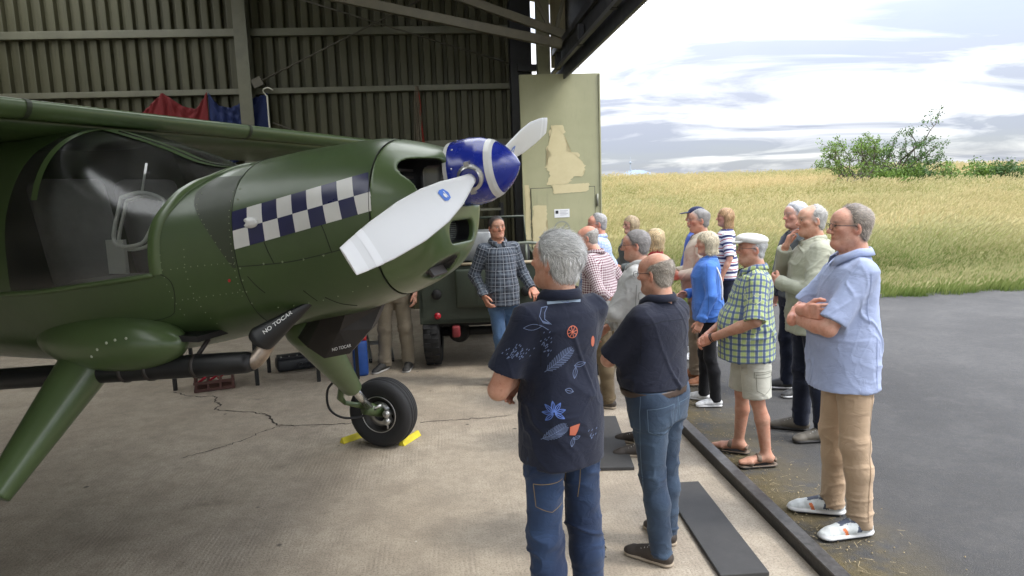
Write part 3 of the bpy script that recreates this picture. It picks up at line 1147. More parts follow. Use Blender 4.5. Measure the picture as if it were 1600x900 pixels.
for (x, y, h_, lab) in ((23.6, 43.0, 2.1, 'low green bramble bush beside the ragged hawthorn'), (25.4, 43.5, 2.3, 'green hedge bush between the two hawthorns'), (27.6, 42.5, 2.3, 'rounded hedge bush in front of the leaning hawthorn'), (30.4, 43.5, 2.8, 'dense hedge bush beyond the leaning hawthorn')):
    shrub('hedge_bush', lab, 'bush', fpt(x, y), 9, 31 + k, 30, .20, .085, m_leafl if k % 2 == 0 else m_leafd, 1.5, h_, group='hedge bushes on the field rise', depth=2)
    k += 1
for (x, y, h_) in ((6.9, 79, 1.3), (7.9, 80, 1.1)):
    shrub('distant_bush', 'tiny dark bush standing alone on the skyline', 'bush', fpt(x * 1.55, y), 2, int(x * 10), 6, .1, .07, m_leafd, .7, h_, group='bushes on the skyline', depth=1)

# ------------------------------------------------------------------ far hill and mast
hv = []
hx = np.linspace(-160, 160, 41)
for yy in (0, 120, 240):
    for x in hx:
        e = math.exp(-((x + 5) / 70) ** 2) * 26 + math.exp(-((x - 60) / 40) ** 2) * 9
        hv.append((x, yy, (58 + e + 1.6 * math.sin(x * .3)) if yy == 120 else 0))
hv = np.array(hv)
n_ = len(hx)
hf = np.array([(i * n_ + k, i * n_ + k + 1, (i + 1) * n_ + k + 1, (i + 1) * n_ + k) for i in range(2) for k in range(n_ - 1)])
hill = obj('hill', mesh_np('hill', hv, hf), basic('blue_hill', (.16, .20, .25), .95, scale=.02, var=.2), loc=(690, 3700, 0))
tag(hill, kind='structure')
mast = empty('radio_tower', (668, 3820, 80))
tag(mast, 'slim radio tower on the blue hill at the horizon', 'tower')
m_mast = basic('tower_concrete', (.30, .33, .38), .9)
MB().lathe([(3.2, 0), (2.2, 40), (2.2, 42)], 12).build('shaft', m_mast, mast, smooth=True)
MB().lathe([(2.2, 40), (7.5, 43), (7.5, 47), (2.5, 50)], 16).build('pod', m_mast, mast, smooth=True)
MB().lathe([(1.6, 50), (1.0, 70), (.2, 76)], 8).build('antenna', m_mast, mast, smooth=True)
# ------------------------------------------------------------------ aircraft (local x = nose, y = its left wing, z = up)
air = empty('aircraft', (-1.546, 3.96, 0), R(-18))
tag(air, 'dark green high wing propeller aeroplane with blue and white checked nose', 'airplane')
_T = np.array([
[1.37, .27, 2.17, 1.70, 1.95, 2.3], [1.35, .315, 2.19, 1.665, 1.95, 2.3], [1.30, .36, 2.215, 1.60, 1.95, 2.3],
[1.20, .395, 2.245, 1.535, 1.94, 2.3], [1.09, .415, 2.268, 1.485, 1.93, 2.35], [.99, .425, 2.281, 1.445, 1.92, 2.35],
[.80, .44, 2.270, 1.38, 1.90, 2.35], [.57, .46, 2.246, 1.335, 1.87, 2.4], [.30, .495, 2.205, 1.28, 1.83, 2.4],
[.10, .53, 2.172, 1.235, 1.80, 2.45], [-.10, .57, 2.205, 1.19, 1.78, 2.5], [-.30, .605, 2.285, 1.15, 1.76, 2.5],
[-.55, .635, 2.37, 1.11, 1.74, 2.55], [-.80, .65, 2.43, 1.08, 1.72, 2.6], [-1.3, .66, 2.46, 1.06, 1.70, 2.6],
[-2.2, .64, 2.44, 1.07, 1.70, 2.5], [-3.2, .48, 2.20, 1.12, 1.65, 2.3], [-4.6, .26, 1.75, 1.10, 1.45, 2.2], [-6.0, .10, 1.45, 1.12, 1.28, 2.0]])
_D = np.array(smooth_path(_T, 8))[::-1]
def sec(x):
    return [np.interp(x, _D[:, 0], _D[:, i]) for i in range(1, 6)]
def fsurf(x, th, off=0.0):
    w, zt, zb, zm, n = sec(x)
    c, s = np.cos(th), np.sin(th)
    h = np.where(s > 0, zt - zm, zm - zb)
    y = (w + off) * np.sign(c) * np.abs(c) ** (2 / n)
    z = zm + (h + off) * np.sign(s) * np.abs(s) ** (2 / n)
    return np.stack([x + 0 * y, y, z], -1)
def fside(x, z, off=0.0, side=-1):
    """point on the flank at station x and height z"""
    w, zt, zb, zm, n = sec(x)
    h = np.where(z > zm, zt - zm, zm - zb) + off
    q = np.clip(1 - (np.abs(z - zm) / h) ** n, 0, 1) ** (1 / n)
    return np.stack([x, side * (w + off) * q, z], -1)
def grid_mesh(name, P, closed=False, flip=False):
    a, b = P.shape[:2]
    F = []
    for i in range(a - 1):
        for j in range(b if closed else b - 1):
            q = (i * b + j, i * b + (j + 1) % b, (i + 1) * b + (j + 1) % b, (i + 1) * b + j)
            F.append(q[::-1] if flip else q)
    return mesh_np(name, P.reshape(-1, 3), F, True)

def aircraft_paint(name, c, rough=.34, coat=.35):
    t = NT(name, rough, 0, .5)
    n = t.noise(2.2, 5, .6)
    d = t.noise(11, 4, .65)
    col = t.mix(t.ramp(n, [(.3, 0.), (.7, 1.)]), vary(c, .88), vary(c, 1.14))
    col = t.mix(t.ramp(d, [(.6, 0.), (.8, .25)]), col, vary(c, .7))
    t.color(col)
    t.set(t.b.inputs['Roughness'], t.math('MULTIPLY_ADD', d, .22, rough - .1))
    t.b.inputs['Coat Weight'].default_value = coat
    t.b.inputs['Coat Roughness'].default_value = .18
    t.normal(t.bump(t.noise(5.0, 3, .5), .09, .03))
    return t.m
m_green = aircraft_paint('aircraft_green', (0.050, 0.082, 0.028))
m_green2 = aircraft_paint('aircraft_green_nose', (0.078, 0.120, 0.044))
m_olive = aircraft_paint('aircraft_dark_olive', (0.032, 0.042, 0.022), .5, .1)
m_navy = aircraft_paint('navy_enamel', (0.008, 0.010, 0.062), .3, .4)
m_white = aircraft_paint('white_enamel', (0.62, 0.62, 0.60), .35, .3)
m_blue = aircraft_paint('spinner_blue', (0.008, 0.022, 0.27), .25, .6)
m_line = basic('panel_gap', (.016, .02, .012), .7)
m_riv = basic('rivet_green', (.20, .24, .14), .4)
m_black = basic('satin_black', (.012, .012, .013), .42, var=.3)
m_heat = basic('heat_brown_black', (.035, .029, .026), .5, var=.25, scale=5)
m_steelx = basic('heat_stained_steel', (.33, .27, .22), .32, metal=.85, var=.35, scale=14)
m_rub = basic('tyre_rubber', (.018, .018, .019), .78, var=.25, scale=20, bump=.1)

# cowling, front and rear fuselage
TH = np.linspace(0, 2 * math.pi, 145)[:-1]
xs_ = np.linspace(1.075, .36, 40)
obj('cowling', grid_mesh('cowling', np.stack([fsurf(x, TH) for x in xs_]), True, True), m_green, air)
zb_pts = np.array([[1.60, -.083], [1.679, -.083], [1.757, -.079], [1.839, -.067], [1.908, -.044], [1.98, 0], [2.046, .035], [2.098, .08], [2.121, .13], [2.16, .16]])
zth = fsurf(0.05, TH)[:, 2]
X1 = np.interp(zth, zb_pts[:, 0], zb_pts[:, 1])
X1[zth < 1.60] = -.083
rows = np.linspace(0, 1, 24)
P = np.stack([np.stack([fsurf(.357 + (X1[j] - .357) * r, TH[j]) for j in range(len(TH))]) for r in rows])
fus = obj('fuselage', grid_mesh('fuselage', P, True, True), m_green, air)
sill = (zth >= 1.64)
rb = np.concatenate([np.linspace(0, 1, 40) ** 1.3])
XB = [np.stack([fsurf(X1[j] + (-2.3 - X1[j]) * r, TH[j]) for j in range(len(TH))]) for r in rb]
XB = np.stack(XB)
lo_idx = [j for j in range(len(TH)) if not sill[j]]
hi_idx = [j for j in range(len(TH)) if sill[j]]
# lower rear fuselage: indices run round the bottom; upper is the glazing
j0 = lo_idx[0] - 1
ring = [(j0 + k) % len(TH) for k in range(len(lo_idx) + 2)]
obj('lower_fuselage', grid_mesh('lower_fuselage', XB[:, ring], False, True), m_green, air)
jt = (ring[-1])
ring_hi = [(jt + k) % len(TH) for k in range((j0 - jt) % len(TH) + 1)]
t = NT('perspex', .05, 0, .5)
gl = t.n.new('ShaderNodeBsdfGlossy'); gl.inputs['Roughness'].default_value = .16
tp = t.n.new('ShaderNodeBsdfTransparent'); tp.inputs['Color'].default_value = (.72, .74, .72, 1)
fr = t.n.new('ShaderNodeFresnel'); fr.inputs['IOR'].default_value = 1.45
mx = t.n.new('ShaderNodeMixShader')
df = t.n.new('ShaderNodeBsdfDiffuse'); df.inputs['Color'].default_value = (.5, .5, .48, 1)
mx2 = t.n.new('ShaderNodeMixShader')
t.l.new(t.ramp(t.noise(5, 4, .6), [(.35, .015), (.75, .08)]), mx2.inputs[0])  # patchy grey diffuse standing in for hazy reflections on the glass
t.l.new(t.math('ADD', fr.outputs[0], .03), mx.inputs[0])
t.l.new(tp.outputs[0], mx2.inputs[1]); t.l.new(df.outputs[0], mx2.inputs[2])
t.l.new(mx2.outputs[0], mx.inputs[1]); t.l.new(gl.outputs[0], mx.inputs[2])
t.l.new(mx.outputs[0], t.n['Material Output'].inputs[0])
m_glass = t.m
obj('windshield', grid_mesh('windshield', XB[:20][:, ring_hi], False, True), m_glass, air)
obj('cabin_roof', grid_mesh('cabin_roof', XB[19:][:, ring_hi], False, True), m_green, air)
tail = np.stack([fsurf(x, TH) for x in np.linspace(-2.3, -6, 30)])
obj('tail_boom', grid_mesh('tail_boom', tail, True, True), m_green, air)
MB().add([(-5.0, -.03, 1.5), (-6.2, -.02, 1.45), (-6.25, -.02, 2.6), (-5.7, -.03, 2.65), (-5.0, .03, 1.5), (-6.2, .02, 1.45), (-6.25, .02, 2.6), (-5.7, .03, 2.65)], [(0, 1, 2, 3), (7, 6, 5, 4), (0, 3, 7, 4), (1, 5, 6, 2), (3, 2, 6, 7)]).build('tail_fin', m_green, air)
MB().box((-5.85, 0, 1.62), (.85, 3.6, .06), bev=.02).build('tailplane', m_green, air)
# glazing frame: lighter raised strip along the front edge and the sill
fr_j = [j for j in ring_hi]
P = np.stack([np.stack([fsurf(X1[j] + e, TH[j], o_) for j in fr_j]) for e, o_ in ((-.012, .001), (-.010, .009), (.045, .010), (.05, .001))])
obj('glazing_frame', grid_mesh('glazing_frame', P, False, False), m_green2, air)
for jj in (ring_hi[0], ring_hi[-1]):
    MB().tube([XB[i, jj] for i in range(0, 22)], .014, 8).build('sill_rail', m_green2, air, smooth=True)
# centre strip of the windshield up to the wing
P = []
for x in np.linspace(.15, -.72, 20):
    w_, zt_ = sec(x)[0], sec(x)[1]
    P.append(np.stack([fsurf(x, np.array(R(90) + d), .008) for d in (.20, .16, .10, .06)]))
obj('windshield_bar', grid_mesh('windshield_bar', np.stack(P), False, False), m_green, air)
MB().tube([fsurf(x, np.array(R(90) + .13), .010) for x in np.linspace(.12, -.65, 14)], .006, 6).build('wiper_groove', m_line, air, smooth=True)
P = np.stack([np.stack([fsurf(x + e, np.array(a), .006) for a in np.linspace(R(20), R(160), 40)]) for e in (-.02, .02) for x in (-.74,)])
obj('wing_root_frame', grid_mesh('wing_root_frame', P), m_green2, air)
# cabin inside: floor, seats, panel and the pale tubular grab frame
MB().box((-.7, 0, 1.30), (1.6, 1.0, .03)).build('cabin_floor', m_black, air)
m_seat = basic('grey_seat_cloth', (.15, .145, .14), .85, var=.2, bump=.2)
for y in (-.28, .28):
    s_ = MB().box((-.62, y, 1.52), (.46, .44, .14), bev=.05).build('seat', m_seat, air, smooth=True)
    MB().box((-.86, y, 1.84), (.13, .44, .62), Matrix.Rotation(R(-12), 3, 'Y'), bev=.05).build('backrest', m_seat, s_, smooth=True)
MB().box((-.02, 0, 1.86), (.10, .92, .34), bev=.03).build('instrument_panel', m_black, air, smooth=True)
m_tubew = basic('pale_tube', (.85, .85, .82), .35)
gp = [(-.36, -.44, 2.03), (-.20, -.46, 2.05), (-.06, -.46, 2.00), (-.12, -.48, 1.90), (-.22, -.48, 1.79), (-.42, -.46, 1.80)]
MB().tube(smooth_path(gp + [gp[0]], 5), .0105, 8).build('grab_frame', m_tubew, air, smooth=True)
gp = [(p[0] - .02, p[1] + .05, p[2] - .02) for p in gp]
MB().tube(smooth_path(gp + [gp[0]], 5), .009, 8).build('grab_frame', m_tubew, air, smooth=True)
MB().tube([(-.20, -.46, 2.05), (-.21, -.40, 2.20)], .006, 6).build('grab_hanger', m_tubew, air, smooth=True)
MB().box((-.42, -.45, 1.72), (.12, .02, .18)).build('map_pocket', m_white, air)
# nose bowl with the two big inlets, the chin inlet and the light scoop
F_ = Field((1.04, -.46, 1.42), (1.40, .46, 2.32), .0075)
def nose_fn(X, Y, Z):
    w, zt, zb, zm, n = [a[:, None, None] for a in [np.asarray(v, np.float32) for v in sec(np.clip(F_.ax[0], 1.0, 1.37))]]
    h = np.where(Z > zm, zt - zm, zm - zb) + .003
    q = ((np.abs(Y) / (w + .003)) ** n + (np.abs(Z - zm) / h) ** n) ** (1 / n)
    d = (q - 1) * .33
    d = -smin(-d, -(X - 1.372), .03)
    return np.maximum(d, 1.078 - X)
F_.V = nose_fn(*F_.pts((slice(None),) * 3)).astype(np.float32)
for s_ in (-1, 1):
    F_.rbox((1.33, s_ * .235, 2.045), (.22, .115, .115), .09, k=.012, mode='sub')
F_.rbox((1.34, 0, 2.06), (.13, .14, .10), .06, k=.01, mode='sub')
F_.rbox((1.37, -.0, 1.80), (.13, .165, .055), .05, k=.008, mode='sub')
F_.rbox((1.33, -.12, 1.60), (.09, .10, .06), .02, M=np.array(Matrix.Rotation(R(-35), 3, 'Y')), k=.004, mode='sub')
P, Q = F_.mesh()
P = relax(P, Q, 2, .4)
nb = obj('nose_bowl', mesh_np('nose_bowl', P, Q), [m_green2, m_black], air)
ctr = P[Q].mean(1)
nrm = vnormals(P, Q)[Q].mean(1)
inner = np.zeros(len(Q), np.int32)
w, zt, zb, zm, n = sec(np.clip(ctr[:, 0], 1.0, 1.37))
h = np.where(ctr[:, 2] > zm, zt - zm, zm - zb)
q = ((np.abs(ctr[:, 1]) / w) ** n + (np.abs(ctr[:, 2] - zm) / h) ** n) ** (1 / n)
inner[(q < .95) & (ctr[:, 0] < 1.345)] = 1
nb.data.polygons.foreach_set('material_index', inner)
m_mesh = basic('radiator_core', (.16, .17, .15), .5, metal=.4, var=.4, scale=90, bump=.8, bscale=160)
g_ = MB()
for i in range(11):
    g_.box((1.262, 0, 1.748 + i * .0105), (.02, .32, .005))
tag(g_.build('grille', m_mesh, nb), kind='stuff')
MB().box((1.262, -.12, 1.625), (.02, .17, .09), Matrix.Rotation(R(-35), 3, 'Y'), bev=.004).build('light_cover', m_heat, nb)
# engine parts in the dark behind the inlets
for y in (-.24, .24):
    for i in range(5):
        MB().box((1.17, y, 1.97 + .035 * i), (.02, .2, .012)).build('cylinder_fin', m_heat, nb)

def bez_line(pts, r, name, mat):
    return MB().tube(pts, r, 5).build(name, mat, air, smooth=True)
bez_line([fsurf(.36, np.array(a), .0005) for a in np.linspace(0, 2 * math.pi, 90)], .0022, 'panel_line', m_line)
bez_line([fsurf(1.077, np.array(a), .001) for a in np.linspace(0, 2 * math.pi, 90)], .0024, 'panel_line', m_line)
def flank_line(pts, name='panel_line', r=.0020, mat=None, side=-1):
    pts = smooth_path([(p[0], p[1], 0) for p in pts], 5)
    return bez_line([fside(np.array(p[0]), np.array(p[1]), .0008, side) for p in pts], r, name, mat or m_line)
flank_line([(.36, 1.67), (.52, 1.68), (.70, 1.70), (1.07, 1.78)])
flank_line([(.52, 1.79), (.535, 1.74), (.555, 1.68)])
flank_line([(.82, 1.89), (.845, 1.82), (.865, 1.73)])
flank_line([(.40, 1.62), (.43, 1.57), (.46, 1.53)])
flank_line([(.75, 1.50), (.80, 1.46), (.86, 1.44)])
flank_line([(.66, 1.54), (.70, 1.48)])
flank_line([(-.08, 1.66), (0.0, 1.60), (-.02, 1.48), (-.12, 1.40), (-.6, 1.34)])
# rivets
mb = MB()
def rivets(pts, step=.028, side=-1, r=.0042):
    pts = smooth_path([(p[0], p[1], 0) for p in pts], 12)
    acc = 0
    for a, b in zip(pts[:-1], pts[1:]):
        acc += float(np.linalg.norm(b - a))
        if acc >= step:
            acc = 0
            c = fside(np.array(b[0]), np.array(b[1]), .0012, side)
            mb.add([c + [0, 0, r], c + [r, 0, 0], c + [0, 0, -r], c + [-r, 0, 0], c + [0, side * .0018, 0]], [(0, 1, 4), (1, 2, 4), (2, 3, 4), (3, 0, 4)])
for sd in (-1, 1):
    rivets([(.02, 1.98), (-.02, 1.85), (-.03, 1.7), (-.02, 1.55), (.0, 1.42)], side=sd)
    rivets([(.10, 1.80), (.09, 1.65), (.10, 1.5), (.12, 1.36)], side=sd)
    rivets([(-.02, 1.66), (.12, 1.675), (.26, 1.685), (.35, 1.69)], side=sd)
    rivets([(-.0, 1.50), (.12, 1.515), (.26, 1.53), (.35, 1.54)], side=sd)
    rivets([(.35, 2.08), (.345, 1.9), (.345, 1.7), (.335, 1.5)], .03, side=sd)
    rivets([(1.095, 2.2), (1.11, 2.0), (1.12, 1.8), (1.14, 1.6)], .06, side=sd)
    rivets([(.17, 2.06), (.16, 1.98), (.22, 1.87), (.34, 1.67)], .022, side=sd)
for sd in (-1, 1):
    rivets([(.40, 1.675), (.6, 1.69), (.8, 1.715), (1.06, 1.78)], .10, side=sd, r=.007)
    rivets([(.38, 2.10), (.385, 1.98)], .05, side=sd, r=.005)
    rivets([(.375, 1.72), (.37, 1.6), (.365, 1.45)], .055, side=sd, r=.006)
    rivets([(.40, 1.44), (.6, 1.46), (.8, 1.50), (1.0, 1.56)], .07, side=sd, r=.005)
tag(mb.build('rivet_rows', m_riv, air), kind='stuff')
# dark anti-glare patch behind the panel line
zr = np.linspace(1.665, 2.115, 24)
pa = np.interp(zr, [1.66, 1.82, 1.98, 2.04, 2.13], [.338, .246, .145, .128, .19])
for sd in (-1, 1):
    P = np.stack([np.stack([fside(np.array(x), np.array(z), .0016, sd) for x in np.linspace(a, .353, 12)]) for z, a in zip(zr, pa)])
    obj('dark_patch', grid_mesh('dark_patch', P, False, sd < 0), m_olive, air)
# checked band
def band_z(x, r):
    f = (x - .36) / .72
    return (1.756 + .167 * f, 1.847 + .165 * f, 1.94 + .167 * f)[r]
for sd in (-1, 1):
    V, F, MI = [], [], []
    for cidx in range(9):
        for r in range(2):
            b = len(V)
            for i in range(5):
                for j in range(5):
                    xe = lambda q, zf: .363 + (1.066 + .038 * (1 - zf) - .363) * q / 9
                    zf = (r + j / 4) / 2
                    x = xe(cidx + i / 4, zf)
                    z0, z1 = band_z(x, r), band_z(x, r + 1)
                    z = z0 + (z1 - z0) * j / 4
                    V.append(fside(np.array(x), np.array(z), .0026, sd))
            for i in range(4):
                for j in range(4):
                    q = (b + i * 5 + j, b + (i + 1) * 5 + j, b + (i + 1) * 5 + j + 1, b + i * 5 + j + 1)
                    F.append(q if sd < 0 else q[::-1])
                    MI.append((cidx + r) % 2)
    ck = obj('checker_band', mesh_np('checker_band', np.array(V), F, True), [m_white, m_navy], air)
    ck.data.polygons.foreach_set('material_index', np.array(MI, np.int32))
# small scoop riveted on the band
F_ = Field((.38, -.56, 1.84), (.52, -.44, 1.94), .004)
F_.ell((.46, -.478, 1.885), (.042, .020, .027))
F_.ell((.415, -.49, 1.885), (.04, .013, .019), mode='sub')
P, Q = F_.mesh()
obj('air_scoop', mesh_np('air_scoop', P, Q), m_white, air)
MB().lathe([(0, .003), (.006, .003), (.009, 0)], 12, 'Y', c=tuple(fside(np.array(.30), np.array(1.60), .002)), M=Matrix.Scale(-1, 3)).build('red_plug', basic('red_paint', (.45, .02, .02), .4), air)

# wing with fixed leading-edge slat
def naca(x):
    return 5 * .15 * (.2969 * np.sqrt(x) - .126 * x - .3516 * x ** 2 + .2843 * x ** 3 - .1015 * x ** 4)
xc = (1 - np.cos(np.linspace(0, math.pi, 24))) / 2
up_, lo_ = naca(xc) + .02 * np.sin(np.pi * xc), -naca(xc) * .8 + .02 * np.sin(np.pi * xc)
prof = np.concatenate([np.stack([xc[::-1], up_[::-1]], 1), np.stack([xc[1:], lo_[1:]], 1)])
def wing_sec(y, x0, z0, ch):
    return np.stack([x0 - prof[:, 0] * ch, np.full(len(prof), y), z0 + prof[:, 1] * ch], 1)
P = np.stack([wing_sec(y, -.83, 2.44, 1.9 if abs(y) < 5.9 else 1.75) for y in np.linspace(-6, 6, 25)])
obj('wing', grid_mesh('wing', P, True, True), m_green, air)
for s_ in (-1, 1):
    P = np.concatenate([wing_sec(s_ * 6, -.83, 2.44, 1.75), wing_sec(s_ * 6.06, -.95, 2.45, 1.4)]).reshape(2, -1, 3)
    obj('wing_tip', grid_mesh('wing_tip', P, True, s_ > 0), m_green, air)
a = np.linspace(0, 2 * math.pi, 25)[:-1]
def slat_sec(y):
    return np.stack([-.79 + .085 * np.cos(a) - .02 * np.sin(a), np.full(24, y), 2.505 + .046 * np.sin(a) + .018 * np.cos(2 * a)], 1)
for y0, y1 in ((-5.7, -.62), (-.60, 1.08), (1.10, 5.7)):
    P = np.stack([slat_sec(y) for y in np.linspace(y0, y1, 8)])
    obj('slat', grid_mesh('slat', P, True, False), m_green2, air)
for y in (-.61, 1.09):
    P = np.stack([slat_sec(y - .014), slat_sec(y + .014)])
    P[:, :, 0] = -.79 + (P[:, :, 0] + .79) * 1.05
    P[:, :, 2] = 2.505 + (P[:, :, 2] - 2.505) * 1.05
    obj('slat_joint', grid_mesh('slat_joint', P, True, False), m_olive, air)

# spinner and two bladed propeller, axis tilted nose up
AX = Vector((math.cos(R(7)), 0, math.sin(R(7))))
hub = Vector((1.485, 0, 2.100))
MS = Matrix((AX, Vector((0, 1, 0)), AX.cross(Vector((0, 1, 0))))).transposed()
def spin_r(s):
    return float(np.interp(s, [-.14, -.10, -.03, .03, .09, .14, .175, .198, .208], [.160, .166, .168, .160, .136, .100, .062, .026, .0]))
def spin_part(s0, s1, off, mat, name, parent):
    mb = MB()
    pr = [(spin_r(s) + off, s) for s in np.linspace(s0, s1, 26)]
    if name == 'spinner':
        pr = [(0, s0 - .001), (pr[0][0] - .01, s0 - .001)] + pr
    mb.lathe([(r, h_) for r, h_ in pr], 56, 'X', M=MS)
    return mb.build(name, mat, parent, smooth=True, loc=hub if parent is air else (0, 0, 0))
sp = spin_part(-.14, .208, 0, m_blue, 'spinner', air)
spin_part(.068, .105, .0012, m_white, 'spinner_stripe', sp)
spin_part(-.14, -.118, .0012, m_white, 'spinner_rim', sp)
for i in range(10):
    aa = 2 * math.pi * i / 10 + .2
    MB().lathe([(0, .169), (.004, .1685), (.0055, .166)], 8, 'Z', M=MS @ Matrix.Rotation(aa, 3, 'X')).build('screw', m_alu, sp, loc=tuple(AX * -.09))
t = NT('blade_grey', .38)
t.color(t.mix(t.noise(3, 4), (.66, .66, .645), (.74, .74, .725)))
m_blade = t.m
m_tipw = basic('blade_white', (.80, .80, .79), .35, var=.03)
m_badge = basic('badge_blue', (.04, .16, .60), .35)
BD = Vector((0, -1.3, -.314)).normalized()
def blade(sign):
    bd = BD * sign
    tg = AX.cross(bd).normalized()
    def frame(r):
        be = R(np.interp(r, [.1, .3, .8, 1.34], [46, 36, 24, 17]))
        ch = (tg * math.cos(be) + AX * math.sin(be))
        nr = (AX * math.cos(be) - tg * math.sin(be))
        return ch, nr
    def width(r):
        return float(np.interp(r, [.10, .16, .25, .42, .62, .85, 1.1, 1.25, 1.31, 1.337], [.052, .055, .085, .145, .182, .188, .160, .128, .112, .104]))
    def thick(r):
        return float(np.interp(r, [.10, .18, .35, .7, 1.337], [.046, .042, .026, .016, .007]))
    def strip(r0, r1, n, off=0.0):
        P = []
        for r in np.linspace(r0, r1, n):
            ch, nr = frame(r)
            ring = []
            for k in range(20):
                a_ = 2 * math.pi * k / 20
                c_, s_ = math.cos(a_), math.sin(a_)
                wv = width(r) / 2 + off
                tv = thick(r) / 2 + off
                ring.append(np.array(bd * r + ch * (wv * c_ + .012 * math.sin(math.pi * r / 1.4)) + nr * (tv * s_ * (1 if s_ > 0 else .6))))
            P.append(ring)
        return np.array(P)
    P = strip(.10, 1.337, 44)
    me = grid_mesh('propeller_blade', P, True, True)
    bm = bmesh.new(); bm.from_mesh(me)
    bmesh.ops.holes_fill(bm, edges=[e for e in bm.edges if e.is_boundary])
    bm.to_mesh(me); bm.free()
    b = obj('propeller_blade', me, m_blade, air, loc=hub)
    obj('tip_stripe', grid_mesh('tip_stripe', strip(1.17, 1.218, 4, .0008), True, True), m_tipw, b)
    obj('tip_stripe', grid_mesh('tip_stripe', strip(1.265, 1.3385, 5, .0008), True, True), m_tipw, b)
    # maker's badge: blue shield with a pale notch, on both faces
    for fs in (1, -1):
        r0 = .50
        ch, nr = frame(r0)
        def pt(a_, b_, o_=.0):
            return bd * (r0 + a_) + ch * b_ + nr * fs * (thick(r0) / 2 * (1 if fs > 0 else .6) + .0015 + o_)
        sh = [(-.035, 0), (-.018, .026), (.02, .030), (.045, .022), (.045, -.022), (.02, -.030), (-.018, -.026)]
        mb = MB()
        mb.add([pt(*p) for p in sh], [tuple(range(7))])
        bg = mb.build('maker_badge', m_badge, b)
        MB().add([pt(-.006, -.016, .001), pt(-.006, .016, .001), pt(.0, .016, .001), pt(.0, -.016, .001)], [(0, 1, 2, 3)]).add([pt(.012 + .011 * math.cos(q), .012 * math.sin(q) + .004, .001) for q in np.linspace(0, 5.6, 9)], [tuple(range(9))]).build('badge_mark', m_tipw, bg)
    mb = MB()
    mr = Matrix((tg, AX, bd)).transposed()
    mb.lathe([(.046, .125), (.060, .130), (.062, .150), (.066, .152), (.066, .166), (.056, .170), (.05, .175)], 28, 'Z', M=mr)
    mb.box(mr @ Vector((.064, 0, .158)), (.03, .024, .026), mr).box(mr @ Vector((-.064, 0, .158)), (.03, .024, .026), mr)
    mb.build('blade_clamp', m_alu, b, smooth=False)
    return b
blade(1)
blade(-1)

# exhaust: fairing, pipe and long black muffler
F_ = Field((.30, -.52, 1.18), (.72, -.20, 1.52), .006)
F_.cap((.66, -.30, 1.475), (.40, -.385, 1.29), .012, .072, side=(0, 1, 0), sc=.9)
F_.plane((.39, -.385, 1.275), (-.6, 0, -.8))
P, Q = F_.mesh()
ef = obj('exhaust_fairing', mesh_np('exhaust_fairing', P, Q), m_black, air)
MB().tube(smooth_path([(.47, -.37, 1.34), (.41, -.375, 1.25), (.385, -.395, 1.205), (.35, -.415, 1.172), (.25, -.425, 1.163)], 5), .041, 20).build('exhaust_pipe', m_steelx, air, smooth=True)
md = Vector((-.98, -.075, -.085)).normalized()
MM = Matrix((md, md.orthogonal().normalized(), md.cross(md.orthogonal().normalized()))).transposed()
m0 = Vector((.36, -.42, 1.175))
MB().lathe([(0, 0), (.045, .0), (.056, .04), (.060, .3), (.060, 2.3), (.05, 2.35), (0, 2.36)], 28, 'X', M=MM, c=m0).build('muffler', m_black, air, smooth=True)
for d_ in (.33, .62, .78):
    MB().lathe([(.061, -.012), (.065, -.010), (.065, .010), (.061, .012)], 28, 'X', M=MM, c=m0 + md * d_).build('muffler_band', m_heat, air, smooth=True)
    MB().tube([m0 + md * d_ + Vector((0, 0, .05)), m0 + md * d_ + Vector((.03, .06, .13))], .012, 6).build('muffler_hanger', m_heat, air, smooth=True)
# brown-black shield round the far leg root
sv = [(.53, .02, 1.385), (.70, -.02, 1.425), (.85, .05, 1.39), (.80, .02, 1.27), (.665, .0, 1.13), (.50, .0, 1.095), (.37, .03, 1.15)]
mb = MB()
bk_ = [(x - .02, y + .10, z + .01) for x, y, z in sv]
cen = (.62, -.015, 1.26)
k = len(sv)
mb.add(sv + bk_ + [cen], [(i, (i + 1) % k, 2 * k) for i in range(k)] + [(i, k + i, k + (i + 1) % k, (i + 1) % k) for i in range(k)])
hs = mb.build('heat_shield', m_heat, air)
MB().add([(.53, .02, 1.387), (.37, .03, 1.15), (.22, .16, 1.17), (.40, .16, 1.40)], [(0, 1, 2, 3)]).add([(.53, .024, 1.387), (.37, .034, 1.15), (.22, .164, 1.17), (.40, .164, 1.40)], [(3, 2, 1, 0)]).build('shield_side', m_black, hs)

def text_mesh(body, size, spacing=1.0):
    cu = bpy.data.curves.new('lettering', 'FONT')
    cu.body = body
    cu.size = size
    cu.align_x = 'CENTER'
    cu.align_y = 'CENTER'
    cu.space_character = spacing
    cu.offset = size * .018
    o = bpy.data.objects.new('lettering', cu)
    COL.objects.link(o)
    dg = bpy.context.evaluated_depsgraph_get()
    me = bpy.data.meshes.new_from_object(o.evaluated_get(dg))
    bpy.data.objects.remove(o)
    return me
def wrap(me, M, bvh, direction, off=.002):
    for v in me.vertices:
        p = M @ v.co
        hit = bvh.ray_cast(p, direction, 1.0)
        v.co = (hit[0] - Vector(direction) * off) if hit[0] is not None else p
    return me
P_ = np.array([tuple(v.co) for v in ef.data.vertices])
bvh = BVHTree.FromPolygons([tuple(v) for v in P_], [tuple(p.vertices) for p in ef.data.polygons])
me = text_mesh('NO TOCAR', .029, 1.05)
M = Matrix.Translation((.505, -.60, 1.378)) @ Matrix.Rotation(R(90), 4, 'X') @ Matrix.Rotation(R(38), 4, 'Z')
obj('lettering', wrap(me, M, bvh, (0, 1, 0)), m_tipw, ef)
me = text_mesh('NO TOCAR', .024)
for v in me.vertices:
    v.co.x += v.co.y * .25
